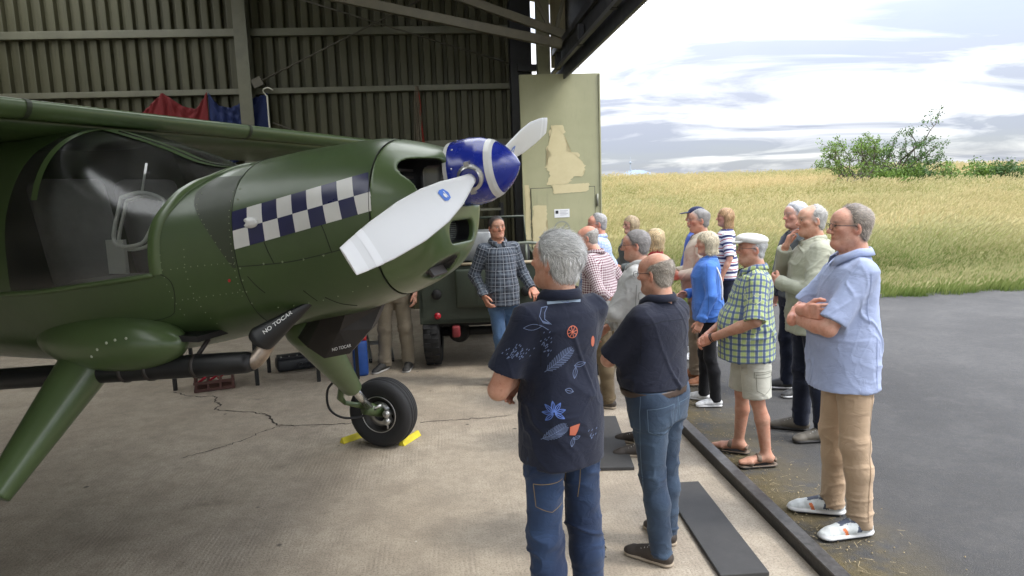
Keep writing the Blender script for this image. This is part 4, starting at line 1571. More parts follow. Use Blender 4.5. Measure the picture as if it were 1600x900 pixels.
M = Matrix.Translation((.625, -.016, 1.165)) @ Matrix.Rotation(R(90), 4, 'X') @ Matrix.Rotation(R(14), 4, 'Z')
me.transform(M)
obj('lettering', me, m_tipw, hs)

# landing gear
def gear(s):
    dx = 0.0 if s > 0 else -.78
    before = set(air.children)
    F_ = Field((-.35, -1.2, .45), (.35, 1.2, 1.35), .009)
    F_.cap((.09, s * .45, 1.16), (.035, s * 1.02, .60), .13, .066, side=(1, 0, 0), sc=1.15, flat=True)
    P, Q = F_.mesh()
    leg = obj('gear_leg', mesh_np('gear_leg', P, Q), m_green2, air)
    MB().tube([(.04, s * .98, .64), (.0, s * 1.34, .33)], .030, 18).build('oleo_strut', basic('chrome', (.62, .62, .60), .22, metal=.95, var=.05), leg, smooth=True)
    MB().tube([(-.03, s * 1.0, .66), (-.11, s * 1.08, .50), (-.10, s * 1.12, .45)], [.022, .026, .016], 8).build('torque_link', m_green2, leg, smooth=True)
    MB().tube([(-.10, s * 1.12, .45), (-.02, s * 1.34, .35)], [.016, .026], 8).build('torque_link', m_green2, leg, smooth=True)
    MB().tube([(-.02, s * 1.28, .36), (.03, s * 1.46, .28)], .05, 12).build('axle_block', m_green2, leg, smooth=True)
    hose = smooth_path([(-.06, s * .98, .68), (-.16, s * 1.0, .58), (-.19, s * 1.05, .42), (-.14, s * 1.15, .32), (-.04, s * 1.27, .30), (.06, s * 1.33, .36)], 6)
    MB().tube(hose, .009, 8).build('brake_hose', m_rub, leg, smooth=True)
    MB().tube([(.0, s * 1.31, .335), (.09, s * 1.335, .375)], .011, 8).build('hose_fitting', m_alu, leg, smooth=True)
    wh = MB()
    W, RR = .095, .278
    prof = [(.135, -.075), (.165, -.085), (.20, -.098), (.235, -.096), (.258, -.082)]
    for g0 in (-.066, -.034, 0, .034, .066):
        pass
    def tr(u):
        return .258 + .020 * (1 - (u / .09) ** 2)
    for u in (-.070, -.046, -.045, -.040, -.039, -.016, -.015, -.010, -.009, .009, .010, .015, .016, .039, .040, .045, .046, .070):
        gr = .007 if abs(abs(u) - .0425) < .003 or abs(abs(u) - .0125) < .003 else 0
        prof.append((tr(u) - gr, u))
    prof += [(.258, .082), (.235, .096), (.20, .098), (.165, .085), (.135, .075)]
    root = MB().lathe(prof, 72, 'Y').build('wheel', m_rub, air, smooth=True, loc=(.03, s * 1.47, .276))
    # flattened where it meets the floor
    for v in root.data.vertices:
        if v.co.z < -.262:
            v.co.y *= 1 + (-.262 - v.co.z) * 5
            v.co.z = max(v.co.z, -.274)
    m_rim = basic('wheel_rim', (.05, .048, .045), .45, metal=.5, var=.3)
    MB().lathe([(0, -.03), (.05, -.03), (.06, -.045), (.11, -.045), (.125, -.07), (.142, -.080), (.145, -.075)], 48, 'Y', M=Matrix.Diagonal((1, s, 1))).build('rim', m_rim, root, smooth=True)
    MB().lathe([(.142, -.079), (.147, -.083), (.150, -.079)], 48, 'Y', M=Matrix.Diagonal((1, s, 1))).build('rim_ring', m_alu, root, smooth=True)
    MB().lathe([(.06, -.060), (.10, -.060), (.10, -.052), (.06, -.052)], 40, 'Y', M=Matrix.Diagonal((1, s, 1))).build('brake_disc', m_alu, root, smooth=True)
    for dz in (.030, -.030):
        cp = MB()
        cp.lathe([(0, -.125), (.024, -.125), (.030, -.118), (.030, -.06), (0, -.06)], 20, 'Y', c=(.085, 0, dz - .01), M=Matrix.Diagonal((1, s, 1)))
        cp.lathe([(.010, -.128), (.016, -.129), (.018, -.125)], 16, 'Y', c=(.085, 0, dz - .01), M=Matrix.Diagonal((1, s, 1)))
        cp.build('brake_caliper', m_alu, root, smooth=True)
    MB().tube([(.085, -s * .10, -.06), (.085, -s * .10, -.105)], .007, 8).build('bleed_valve', m_alu, root, smooth=True)
    for c_ in set(air.children) - before:
        c_.location.x += dx
for s in (1, -1):
    gear(s)
# leg root fairing bulging from the flank, with its row of screws
for s in (-1, 1):
    F_ = Field((-1.1, -.95, .95), (.25, -.25, 1.55), .01)
    F_.ell((-.50, -.48, 1.27), (.50, .16, .165), k=.03)
    P, Q = F_.mesh()
    if s > 0:
        P[:, 1] *= -1
        Q = Q[:, ::-1]
    ff = obj('gear_fairing', mesh_np('gear_fairing', P, Q), m_green2, air)
    if s < 0:
        bvh = BVHTree.FromPolygons([tuple(p) for p in P], [tuple(q) for q in Q])
        for (x, z) in ((-.42, 1.26), (-.36, 1.295), (-.31, 1.31), (-.25, 1.318), (-.47, 1.22)):
            h_ = bvh.ray_cast(Vector((x, -1, z)), Vector((0, 1, 0)))
            if h_[0] is not None:
                MB().lathe([(0, -.003), (.007, -.002), (.008, .001)], 10, 'Y', c=tuple(h_[0])).build('screw', basic('pale_screw', (.5, .52, .42), .5), ff)

# yellow chocks
m_yel = basic('chock_yellow', (.62, .52, .03), .6, var=.15, scale=20)
for (x, y, a_, lab) in ((-1.344, 5.50, 48, 'yellow chock with a dark mark behind the aircraft wheel'), (-.876, 5.42, 66, 'plain yellow chock in front of the aircraft wheel')):
    ch = MB().add([(-.13, -.03, 0), (.13, -.03, 0), (.13, .03, 0), (-.13, .03, 0), (-.125, -.008, .045), (.125, -.008, .045), (.125, .008, .045), (-.125, .008, .045)], [(3, 2, 1, 0), (4, 5, 6, 7), (0, 1, 5, 4), (1, 2, 6, 5), (2, 3, 7, 6), (3, 0, 4, 7)]).build('wheel_chock', m_yel, loc=(x, y, 0.001), rot=(0, 0, R(a_)), bevel=.003)
    tag(ch, lab, 'chock', 'chocks at the aircraft wheel')
# ------------------------------------------------------------------ people
def fabric(name, c, kind='plain', p=None, rough=.88, var=.14):
    """cloth; pattern coordinates come from the 'pat' attribute (u round, v along, metres)"""
    if name in MATS:
        return MATS[name]
    t = NT(name, rough, 0, .25)
    n = t.noise(5, 4, .6)
    a = t.attr('pat')
    u, v, _ = t.sep(a.outputs['Vector'])
    def fr(x, size, off=0.0):
        return t.math('FRACT', t.math('MULTIPLY_ADD', x, 1 / size, off))
    def line(x, size, w0, w1, off=0.0):
        f = fr(x, size, off)
        return t.math('MULTIPLY', t.math('GREATER_THAN', f, w0), t.math('LESS_THAN', f, w1))
    if kind == 'plain':
        col = t.mix(0.0, c, c)
    elif kind == 'gingham':
        s, c2 = p
        k = t.math('MULTIPLY', t.math('ADD', line(u, s, 0, .5), line(v, s, 0, .5)), .5)
        col = t.mix(k, c, c2)
    elif kind == 'plaid':       # grey-blue flannel check
        s, c2, c3 = p
        k = t.math('MULTIPLY', t.math('ADD', line(u, s, .1, .55), line(v, s, .1, .55)), .5)
        col = t.mix(k, c, c2)
        w = t.math('MAXIMUM', line(u, s, .74, .82), line(v, s, .74, .82))
        col = t.mix(t.math('MULTIPLY', w, .48), col, c3)
        w = t.math('MAXIMUM', line(u, s, .30, .34), line(v, s, .30, .34))
        col = t.mix(t.math('MULTIPLY', w, .35), col, c3)
    elif kind == 'summer':      # blue and lime check
        s, c2, c3 = p
        a1, a2 = line(u, s, 0, .36), line(v, s, 0, .36)
        col = t.mix(line(u, s, .45, .9), c, c2)
        col = t.mix(t.math('MULTIPLY', line(v, s, .45, .9), .55), col, c2)
        col = t.mix(t.math('MULTIPLY', a1, .82), col, c3)
        col = t.mix(t.math('MULTIPLY', a2, .72), col, c3)
    elif kind == 'grid':
        s, c2 = p
        w = t.math('MAXIMUM', line(u, s, 0, .22), line(v, s, 0, .22))
        col = t.mix(t.math('MULTIPLY', w, .7), c, c2)
    elif kind == 'hoops':
        s, c2, c3 = p
        col = t.mix(line(v, s, 0, .32), c, c2)
        col = t.mix(line(v, s, .5, .62), col, c3)
    elif kind == 'denim':
        w = t.noise(3.0, 3, .55)
        col = t.mix(t.ramp(w, [(.38, 0.), (.66, 1.)]), c, p)
    col = t.mix(t.ramp(n, [(.3, 0.), (.7, 1.)]), t.mix(1.0, col, (1 - var,) * 3, 'MULTIPLY'), t.mix(1.0, col, (min(1, 1 + var),) * 3, 'MULTIPLY'))
    t.color(col)
    wv = t.math('MULTIPLY', t.math('SINE', t.math('MULTIPLY', t.sep(t.coord())[2], 2600)), .35)
    fine = t.bump(t.math('ADD', t.noise(38, 3, .6), wv), .22, .004)
    cr = t.noise(9, 3, .55, vec=t.mapv(scale=(1, 1, 1.7), rot=(.3, .4, 0)), dist=.6)
    cr = t.math('ABSOLUTE', t.math('SUBTRACT', cr, .5))
    t.normal(t.bump(t.math('POWER', cr, .6), .28, .014, fine))
    t.b.inputs['Sheen Weight'].default_value = .12
    MATS[name] = t.m
    return t.m

def skin_mat():
    t = NT('skin', .52, 0, .4)
    c = t.attr('Col').outputs['Color']
    n = t.noise(26, 4, .65)
    b = t.noise(7, 3, .6)
    c = t.mix(t.ramp(n, [(.34, .55), (.62, 0.)]), c, t.mix(1.0, c, (.78, .58, .50), 'MULTIPLY'))
    sp = t.noise(70, 2, .5)
    c = t.mix(t.ramp(sp, [(.62, 0.), (.72, .35)]), c, t.mix(1.0, c, (.62, .45, .36), 'MULTIPLY'))
    c = t.mix(t.ramp(b, [(.38, 0.), (.66, .5)]), c, t.mix(1.0, c, (1.0, .74, .66), 'MULTIPLY'))
    t.color(c)
    t.b.inputs['Subsurface Weight'].default_value = .12
    t.b.inputs['Subsurface Radius'].default_value = (.012, .005, .003)
    wr = t.math('ABSOLUTE', t.math('SUBTRACT', t.noise(34, 3, .6, vec=t.mapv(scale=(.6, .6, 1.9)), dist=.5), .5))
    t.normal(t.bump(t.math('POWER', wr, .5), .30, .004, t.bump(t.noise(130, 3, .6), .18, .003)))
    return t.m
m_skin = skin_mat()
def hair_mat():
    t = NT('hair', .5, 0, .4)
    c = t.attr('Col').outputs['Color']
    t.color(c)
    return t.m
m_hair = hair_mat()
m_eye = None

def set_col(me, C):
    a = me.color_attributes.new('Col', 'FLOAT_COLOR', 'POINT')
    a.data.foreach_set('color', np.concatenate([C, np.ones((len(C), 1))], 1).astype(np.float32).ravel())

def rotm(yaw=0, pitch=0, roll=0):
    """head turn: yaw left +, pitch up +, roll"""
    return np.array(Matrix.Rotation(yaw, 3, 'Z') @ Matrix.Rotation(pitch, 3, 'X') @ Matrix.Rotation(roll, 3, 'Y'))

def nv(v):
    v = np.array(v, float)
    return v / (np.linalg.norm(v) + 1e-9)

ARMS = {   # right arm: elbow, wrist (for 1.75 m; x mirrored for the left)
    'down': ((.255, -.03, 1.125), (.275, .07, .88)),
    'cross': ((.195, .165, 1.145), (-.075, .200, 1.195)),
    'cross2': ((.205, .155, 1.125), (-.055, .230, 1.135)),
    'back': ((.275, -.11, 1.14), (.06, -.19, .98)),
    'clasp': ((.285, .03, 1.13), (.065, .245, .955)),
    'pocket': ((.262, -.09, 1.14), (.205, .09, .93)),
    'hip': ((.34, -.10, 1.18), (.20, .03, 1.02)),
    'hold': ((.265, .0, 1.13), (.12, .22, 1.09)),
}

def build_person(q):
    """q: dict describing one figure; returns the person's root"""
    S = q['h'] / 1.735
    vox = q.get('vox', .009)
    bl = q.get('build', 1.0)
    belly = q.get('belly', .02)
    fem = q.get('female', False)
    seed = q.get('seed', 1)
    g = np.random.default_rng(seed)
    root = empty('person', (q['pos'][0], q['pos'][1], q.get('z', .003)), R(q['yaw']))
    tag(root, q['label'], 'person', 'visitors gathered round the aircraft')
    lean = np.array(q.get('lean', (0, 0)), float)        # shift of shoulders (x, y)
    def bend(z):                                         # body axis offset at height z (1.75 units)
        k = max(0.0, (z - .95)) / .5
        return lean * min(k, 1.5)
    sw = q.get('shoulder', .172 if fem else .190) * (.9 + .1 * bl)
    # --- joints (1.75 m units)
    feet = q.get('feet', ((.115, .02, 14), (-.115, -.02, -14)))   # x, y, toe-out degrees
    hipz, kneez = .90, .49
    J = {}
    for i, s in enumerate((1, -1)):
        fx, fy, fa = feet[i]
        J['hip', s] = np.array([s * .088, 0, hipz])
        J['ank', s] = np.array([fx, fy - .03, .09])
        mid = (J['hip', s] + J['ank', s]) / 2
        kn = q.get('knee', (.02, .02))[i]
        J['knee', s] = np.array([mid[0] + .005 * s, mid[1] + kn, kneez])
    sh0 = 1.398 if not fem else 1.385
    arms = q.get('arms', ('down', 'down'))
    for i, s in enumerate((1, -1)):
        b = bend(1.40)
        J['sh', s] = np.array([s * (sw - .022) + b[0], b[1] - .005, sh0])
        a = arms[i]
        e, w = ARMS[a] if isinstance(a, str) else a
        fw_ = max(0, belly - .03) * 1.2
        isf = isinstance(a, str)
        J['el', s] = np.array([(s if isf else 1) * e[0] * (1 + .25 * (bl - 1)) + b[0] * .5, e[1] + b[1] * .5 + (fw_ * .5 if e[1] > .1 else 0), e[2]])
        J['wr', s] = np.array([(s if isf else 1) * w[0] + b[0] * .3, w[1] + b[1] * .3 + (fw_ if w[1] > .1 else 0), w[2]])
    nb_ = np.array([bend(1.46)[0], bend(1.46)[1] - .012, 1.452])
    hy = q.get('head', (0, 0, 0))                        # yaw, pitch, roll degrees
    HM = rotm(R(hy[0]), R(hy[1]), R(hy[2]))
    hs = q.get('headscale', .95) * (.96 if fem else 1.0)
    hc = np.array([bend(1.6)[0], bend(1.6)[1] + .018 + q.get('headfwd', 0), 1.612])
    # torso table: z, half width, half depth, forward offset
    tz = np.array([.74, .82, .90, .98, 1.06, 1.14, 1.22, 1.30, 1.36, 1.41, 1.445, 1.48])
    if fem:
        tw = np.array([.16, .172, .178, .168, .150, .142, .148, .156, .156, .148, .085, .055])
        td = np.array([.10, .115, .122, .112, .100, .098, .108, .116, .104, .086, .066, .055])
        tf = np.array([.0, -.005, -.005, .0, .004, .008, .014, .020, .010, .0, -.005, -.01])
    else:
        tw = np.array([.155, .165, .170, .166, .160, .158, .164, .172, .174, .168, .095, .060])
        td = np.array([.10, .112, .118, .114, .110, .110, .114, .118, .110, .090, .068, .056])
        tf = np.array([.0, -.004, -.004, .0, .003, .006, .008, .006, .0, -.006, -.008, -.01])
    tw = tw * bl * .95
    td = td * (.8 + .2 * bl)
    bz = np.exp(-((tz - 1.07) / .14) ** 2)
    td = td + bz * belly * .62
    tf = tf + bz * belly * .62
    tw = tw + bz * belly * .35
    def torso(F, grow, z0, z1, ext=0.0, drop=0.0, k=.03):
        ax_ = np.array([bend(z)[0] for z in tz])
        ay_ = np.array([bend(z)[1] for z in tz])
        Z1 = F.ax[2]
        w = np.interp(Z1, tz * S, (tw + grow) * S)
        d = np.interp(Z1, tz * S, (td + grow) * S)
        f = np.interp(Z1, tz * S, (tf + ay_) * S)
        cx = np.interp(Z1, tz * S, ax_ * S)
        if drop:     # hanging cloth keeps the chest/belly width instead of following the hips in
            m = Z1 < 1.06 * S
            w = np.where(m, np.maximum(w, np.interp(1.06 * S, tz * S, (tw + grow) * S) * (1 + drop)), w)
            dm = np.interp(1.06 * S, tz * S, (td + grow) * S)
            fm = np.interp(1.06 * S, tz * S, tf * S)
            bk_, ft_ = f - d, f + d
            ft_ = np.where(m, np.maximum(ft_, (fm + dm) * .97), ft_)
            kz = np.clip((1.26 * S - Z1) / (.24 * S), 0, 1)
            kz = kz * kz * (3 - 2 * kz)
            bk_ = bk_ * (1 - kz) + np.minimum(bk_, -(.140 + grow * .6) * S) * kz
            d, f = (ft_ - bk_) / 2, (ft_ + bk_) / 2
            kw = np.clip((1.14 * S - Z1) / (.22 * S), 0, 1)
            kw = kw * kw * (3 - 2 * kw)
            w = w * (1 - kw) + np.maximum(w, (.184 * bl + grow * .7) * S) * kw
        def fn(X, Y, Z):
            kz = (slice(None),)
            i0 = int(round((Z.ravel()[0] - F.lo[2]) / F.h))
            n = Z.size
            ww, dd, ff, cc = [a_[i0:i0 + n][None, None, :] for a_ in (w, d, f, cx)]
            r = ((np.abs(X - cc) / ww) ** 2.35 + (np.abs(Y - ff) / dd) ** 2.35) ** (1 / 2.35)
            dist = (r - 1) * np.minimum(ww, dd)
            return np.maximum(dist, np.maximum(z0 * S - Z, Z - z1 * S)).astype(np.float32)
        F.apply(fn, (-.5 * S, -.5 * S, z0 * S), (.5 * S, .5 * S, z1 * S), 'add', k)
    sk = np.array(q.get('skin', (.50, .30, .215))) * [1.12, 1.15, 1.16]
    def lohi(pts, pad):
        A = np.array(pts) * S
        return A.min(0) - pad, A.max(0) + pad
    parts_v, parts_q, parts_c = [], [], []
    base = 0
    def push(P, Q, C):
        nonlocal base
        parts_v.append(P); parts_q.append(Q + base); parts_c.append(C)
        base += len(P)
    # --- torso, arms and legs of the body
    all_j = [J[k] for k in J]
    lo, hi = lohi(all_j + [nb_], .20)
    lo[2] = .0
    hi[2] = 1.50 * S
    F = Field(lo, hi, vox * 1.05)
    torso(F, -.020, .80, 1.47, k=.0)
    am = q.get('arm', 1.0) * (.88 if fem else 1.0)
    for s in (1, -1):
        a, b, c = J['sh', s] * S, J['el', s] * S, J['wr', s] * S
        F.cap(a, b, .050 * S * am, .041 * S * am, k=.02)
        m_ = b + (c - b) * .32
        F.cap(b, m_, .041 * S * am, .043 * S * am, k=.015)
        F.cap(m_, c, .043 * S * am, .027 * S * am, k=.01)
        F.cap(J['hip', s] * S, J['knee', s] * S, .072 * S, .050 * S, k=.03)
        cl = J['knee', s] * S + (J['ank', s] - J['knee', s]) * S * .33 + np.array([0, -.012, 0])
        F.cap(J['knee', s] * S, cl, .048 * S, .054 * S, k=.02)
        F.cap(cl, J['ank', s] * S, .053 * S, .036 * S, k=.015)
        if q.get('sandals'):
            fx, fy, fa = feet[0 if s > 0 else 1]
            d = np.array([math.sin(R(fa)), math.cos(R(fa)), 0])
            ank = J['ank', s] * S
            heel = np.array([ank[0], ank[1], .052]) - d * .03
            ball = np.array([ank[0], ank[1], .042]) + d * .12
            toe = np.array([ank[0], ank[1], .036]) + d * .185
            F.cap(ank, heel, .036, .034, k=.02)
            F.cap(ank + [0, 0, -.02], ball, .034, .026, k=.02, side=(d[1], -d[0], 0), sc=1.3)
            F.cap(ball, toe, .026, .016, k=.015, side=(d[1], -d[0], 0), sc=1.8)
    P, Q = F.mesh()
    P = relax(P, Q, 1, .4)
    push(P, Q, np.tile(sk, (len(P), 1)) * (1 + .08 * wave_noise(P, seed, 30, 2))[:, None])
    # --- hands
    hands = q.get('hands', (None, None))
    if q.get('show_hands', True):
        for i, s in enumerate((1, -1)):
            spec = hands[i] or {}
            if spec.get('skip'):
                continue
            w = J['wr', s] * S
            fa = nv(J['wr', s] - J['el', s])
            cr_ = arms[i] in ('cross', 'cross2') if isinstance(arms[i], str) else False
            d = nv(spec.get('dir', (-s * .85, -.30, .10) if cr_ else fa))
            pn = np.array(spec.get('palm', (0, -1, 0) if abs(d[2]) < .6 else (-s, 0, 0)), float)
            pn = nv(pn - d * (pn @ d))
            lat = np.cross(d, pn) * s * spec.get('thumb', 1)      # towards the thumb
            curl = spec.get('curl', .45)
            hs_ = S * (.88 if fem else 1.0) * spec.get('size', 1.0)
            hv_ = max(.0042, vox * .55)
            def W(x, y, z):
                return w + (d * x + lat * y + pn * z) * hs_
            F = Field(np.minimum(w, W(.2, 0, 0)) - .10, np.maximum(w, W(.2, 0, 0)) + .10, hv_)
            F.cap(w - d * .05 * S, W(.01, 0, 0), .028 * S * am, .027 * hs_, side=lat, sc=1.15, k=.0)
            Mx = np.stack([d, lat, pn], 1)
            F.rbox(W(.052, -.002, .002), np.array([.05, .041, .015]) * hs_, .013 * hs_, M=Mx, k=.014)
            for fi, (y0, L, r) in enumerate(((.030, .070, .0088), (.0095, .079, .0092), (-.0115, .073, .0088), (-.031, .057, .0078))):
                p = np.array([.092 - .004 * abs(fi - 1), y0, .002])
                ang = 0.0
                spread = (1.5 - fi) * .06
                for sg, lf in enumerate((.42, .32, .26)):
                    ang += curl * (.75 if sg == 0 else 1.0) * (1 + .15 * fi)
                    nx = p + L * lf * np.array([math.cos(ang), spread * (1 - sg * .3), math.sin(ang)])
                    F.cap(W(*p), W(*nx), r * hs_ * (1 - .06 * sg), r * hs_ * (.94 - .06 * sg), k=.004)
                    p = nx
            tp = [np.array(v_) for v_ in ((.018, .030, .004), (.048, .052, .014), (.078, .058, .024), (.098, .055, .032))]
            for (a, b, ra, rb) in ((tp[0], tp[1], .014, .0115), (tp[1], tp[2], .0108, .010), (tp[2], tp[3], .0098, .0082)):
                F.cap(W(*a), W(*b), ra * hs_, rb * hs_, k=.007)
            P, Q = F.mesh()
            C = np.tile(sk * [1.04, .95, .93], (len(P), 1)) * (1 + .10 * wave_noise(P, seed + 3, 60, 2))[:, None]
            push(P, Q, C)
    # --- head and neck
    hv = q.get('hvox', .0055)
    H0 = hc * S
    sc_ = S * hs
    def HW(p):
        return H0 + HM @ (np.array(p, float) * sc_)
    F = Field(np.minimum(H0 - .15 * sc_, nb_ * S - .07), np.maximum(H0 + .155 * sc_, nb_ * S + .05), hv)
    E = lambda c, r, k=.02, mode='add', M=None: F.ell(HW(c), np.array(r) * sc_, HM if M is None else HM @ M, k * sc_, mode)
    K = lambda a, b, ra, rb, k=.015, mode='add', side=None, sc=1.0: F.cap(HW(a), HW(b), ra * sc_, rb * sc_, k * sc_, None if side is None else HM @ np.array(side, float), sc, mode)
    jw = q.get('jaw', 1.0)
    E((0, -.018, .034), (.0765, .096, .084), 0)
    E((0, .024, -.022), (.063 * jw, .064, .082), .03)
    E((0, .050, .040), (.058, .042, .046), .03)
    for s in (1, -1):
        K((s * .050 * jw, -.004, -.060), (s * .018, .062, -.092), .020 * jw, .019, .03)
        E((s * .042, .054, -.014), (.024, .022, .020), .022)
        E((s * .031, .098, .010), (.019, .018, .0125), .012, 'sub')
    E((0, .073, -.090), (.024, .018, .018), .02)
    K((-.036, .079, .026), (.036, .079, .026), .0095, .0095, .014)
    K((0, .084, .016), (0, .106, -.024), .0085, .0135, .012)
    for s in (1, -1):
        E((s * .0115, .095, -.030), (.0085, .011, .0075), .007)
    E((0, .072, -.055), (.026, .014, .017), .014)
    for s in (1, -1):
        K((0, .0860, -.0525), (s * .021, .0735, -.0580), .0042, .0028, .006)
        K((0, .0845, -.0635), (s * .018, .0735, -.0615), .0050, .0030, .006)
        K((0, .0915, -.0580), (s * .023, .0800, -.0605), .0020, .0018, .004, 'sub')
    for s in (1, -1):
        Me = np.array(Matrix.Rotation(s * R(20), 3, 'Z') @ Matrix.Rotation(R(-12), 3, 'X'))
        E((s * .0775, -.012, -.006), (.0075, .020, .032), .010, M=Me)
        E((s * .084, -.006, -.004), (.006, .011, .018), .004, 'sub', M=Me)
        E((s * .031, .0765, .007), (.0145, .0135, .0125), .003)
    if q.get('jowl', .5) > 0:
        E((0, .030, -.098), (.040, .042, .022 + .014 * q.get('jowl', .5)), .03)
    nr = q.get('neck', 1.0) * (.84 if fem else 1.0)
    F.cap(HW((0, -.022, -.055)), nb_ * S + [0, -.012, .0], .054 * S * nr, .060 * S * nr, k=.03)
    F.cap(nb_ * S + [0, .01, 0], nb_ * S + [0, .012, -.03], .060 * S * nr, .064 * S * nr, k=.02)
    if q.get('nose_to'):
        pass
    P, Q = F.mesh()
    P = relax(P, Q, 1, .25)
    L = ((P - H0) / sc_) @ HM                    # head-local positions
    C = np.tile(sk, (len(P), 1))
    def blend(mask, col):
        nonlocal C
        C = C * (1 - mask[:, None]) + np.array(col) * mask[:, None]
    def spot(c, r):
        return np.exp(-(((L - np.array(c)) / np.array(r)) ** 2).sum(1))
    red = sk * [1.12, .74, .70]
    for s in (1, -1):
        blend(.6 * spot((s * .045, .065, -.022), (.026, .03, .022)), red)
        blend(.7 * spot((s * .08, -.01, -.005), (.014, .03, .035)), red)
    blend(.6 * spot((0, .112, -.024), (.016, .016, .016)), red)
    blend(.6 * spot((0, .092, -.058), (.022, .014, .0075)), sk * [.80, .48, .48])
    blend(.25 * spot((0, .07, -.085), (.06, .05, .03)), sk * (.85 if fem else .72))
    hcol = np.array(q.get('hair', (.42, .41, .40)))
    if q.get('beard'):
        bm_ = spot((0, .075, -.085), (.055, .05, .035)) + spot((0, .10, -.046), (.026, .018, .007))
        blend(np.clip(bm_ * 1.2, 0, .9) * (spot((0, .10, -.058), (.022, .02, .006)) < .5), hcol * .95)
    bc = np.array(q.get('brow', hcol * .6))
    if q.get('style') in YL:
        zl_, yl_ = YL[q['style']]
        dm_ = np.interp(L[:, 2], zl_, yl_) - L[:, 1]
        tint = np.clip(dm_ / .022 + .55, 0, 1) * (L[:, 2] > -.085) * np.clip((L[:, 2] + .085) / .02, 0, 1) * (np.abs(L[:, 0]) < .081)
        blend(np.clip(tint, 0, 1) * .75, hcol * .8)
    for s in (1, -1):
        blend(.8 * spot((s * .034, .086, .0285), (.019, .025, .0045)), bc)
        eye = ((L - [s * .031, .0765, .007]) ** 2).sum(1)
        lid = np.abs(L[:, 2] - .0065) < .0062
        blend(((L[:, 1] > .086) & (np.abs(L[:, 0] - s * .031) < .0125) & lid).astype(float) * .9, (.60, .56, .53))
        blend((((L[:, 0] - s * .031) ** 2 + (L[:, 2] - .0075) ** 2 < .0058 ** 2) & (L[:, 1] > .085)).astype(float), (.03, .022, .018))
        blend(.55 * ((L[:, 1] > .083) & (np.abs(L[:, 0] - s * .031) < .015) & (np.abs(L[:, 2] - .0145) < .0026)).astype(float), sk * .35)
    push(P, Q, C)
    headP = L
    V = np.concatenate(parts_v)
    me = mesh_np('body', V, np.concatenate(parts_q))
    set_col(me, np.clip(np.concatenate(parts_c), 0, 1))
    body = obj('body', me, m_skin, root)

    # --- cloth meshes
    def cloth(name, F, mat, folds, tubes=None, split=None):
        P, Q = F.mesh()
        P = relax(P, Q, 2, .35)
        N = vnormals(P, Q)
        amp, kind, sd = folds
        zz = P[:, 2] / S
        wp = P + .03 * np.stack([wave_noise(P, sd + i_, 14, 2) for i_ in range(3)], 1)
        if kind == 'legs':
            n1 = ridge(vnoise(wp @ np.array([[7, 0, 3.0], [0, 7, 2.0], [0, 0, 15.0]]), sd), .12)
            n2 = ridge(vnoise(wp @ np.array([[14, 0, -5.0], [0, 14, 5.0], [0, 0, 26.0]]), sd + 1), .14)
            n3 = vnoise(wp * [9, 9, 4], sd + 2) - .5
            m = .25 + .75 * np.exp(-((zz - .47) / .09) ** 2) + 1.1 * np.exp(-((zz - .12) / .10) ** 2) + .8 * np.exp(-((zz - .78) / .08) ** 2)
            r = (n1 * .75 + n2 * .25) * m + n3 * 1.0 - .3
        else:
            n1 = ridge(vnoise(wp @ np.array([[9, 0, 2.0], [0, 9, 3.0], [4, -3, 5.0]]), sd), .10)
            n2 = ridge(vnoise(wp @ np.array([[15, 0, 4.0], [0, 15, -4.0], [-7, 6, 13.0]]), sd + 1), .12)
            n3 = vnoise(wp * [7, 7, 4], sd + 2) - .5
            m = .35 + .65 * np.clip(vnoise(P * 5, sd + 4) * 2 - .6, 0, 1)
            m = m + .7 * np.exp(-((zz - 1.0) / .10) ** 2)
            r = (n1 * .75 + n2 * .28) * m + n3 * 1.6 - .3
        P = P + N * (r * amp)[:, None]
        me = mesh_np(name, P, Q)
        if tubes:
            cen = P[Q].mean(1)
            best = np.full(len(Q), 9.0)
            bid = np.zeros(len(Q), int)
            for i_, (a, b, rr, ref) in enumerate(tubes):
                ab = b - a
                t_ = np.clip(((cen - a) @ ab) / (ab @ ab), 0, 1)
                dd = np.linalg.norm(cen - a - t_[:, None] * ab, axis=1) - rr
                m_ = dd < best
                best[m_] = dd[m_]
                bid[m_] = i_
            UV = np.zeros((len(Q), 4, 3))
            for i_, (a, b, rr, ref) in enumerate(tubes):
                f_ = np.where(bid == i_)[0]
                if not len(f_):
                    continue
                ax_ = nv(b - a)
                e1 = nv(np.array(ref) - ax_ * (np.array(ref) @ ax_))
                e2 = np.cross(ax_, e1)
                pc = P[Q[f_]] - a
                an = np.arctan2(pc @ e2, pc @ e1)
                dl = an - an[:, :1]
                an = an[:, :1] + (dl + math.pi) % (2 * math.pi) - math.pi
                UV[f_, :, 0] = an * rr
                UV[f_, :, 1] = pc @ ax_
            at = me.attributes.new('pat', 'FLOAT_VECTOR', 'CORNER')
            at.data.foreach_set('vector', UV.astype(np.float32).ravel())
        o = obj(name, me, mat, root)
        if split is not None:
            o.data.polygons.foreach_set('material_index', split(P[Q].mean(1)).astype(np.int32))
        return o
    top = q['top']
    ease = top.get('ease', .016) * .8
    hem = top.get('hem', .84)
    lo, hi = lohi([J['sh', 1], J['sh', -1], J['el', 1], J['el', -1], J['wr', 1], J['wr', -1], np.array([0, 0, hem]), nb_], .17)
    lo[2] = (hem - .03) * S
    hi[2] = 1.56 * S
    F = Field(lo, hi, vox)
    torso(F, ease, hem, 1.47, drop=top.get('drop', .02), k=0)
    tubes = [(np.array([0, .0, hem]) * S, np.array([0, 0, 1.5]) * S, .165 * S * bl, (0, 1, 0))]
    slv = top.get('sleeve', 'short')
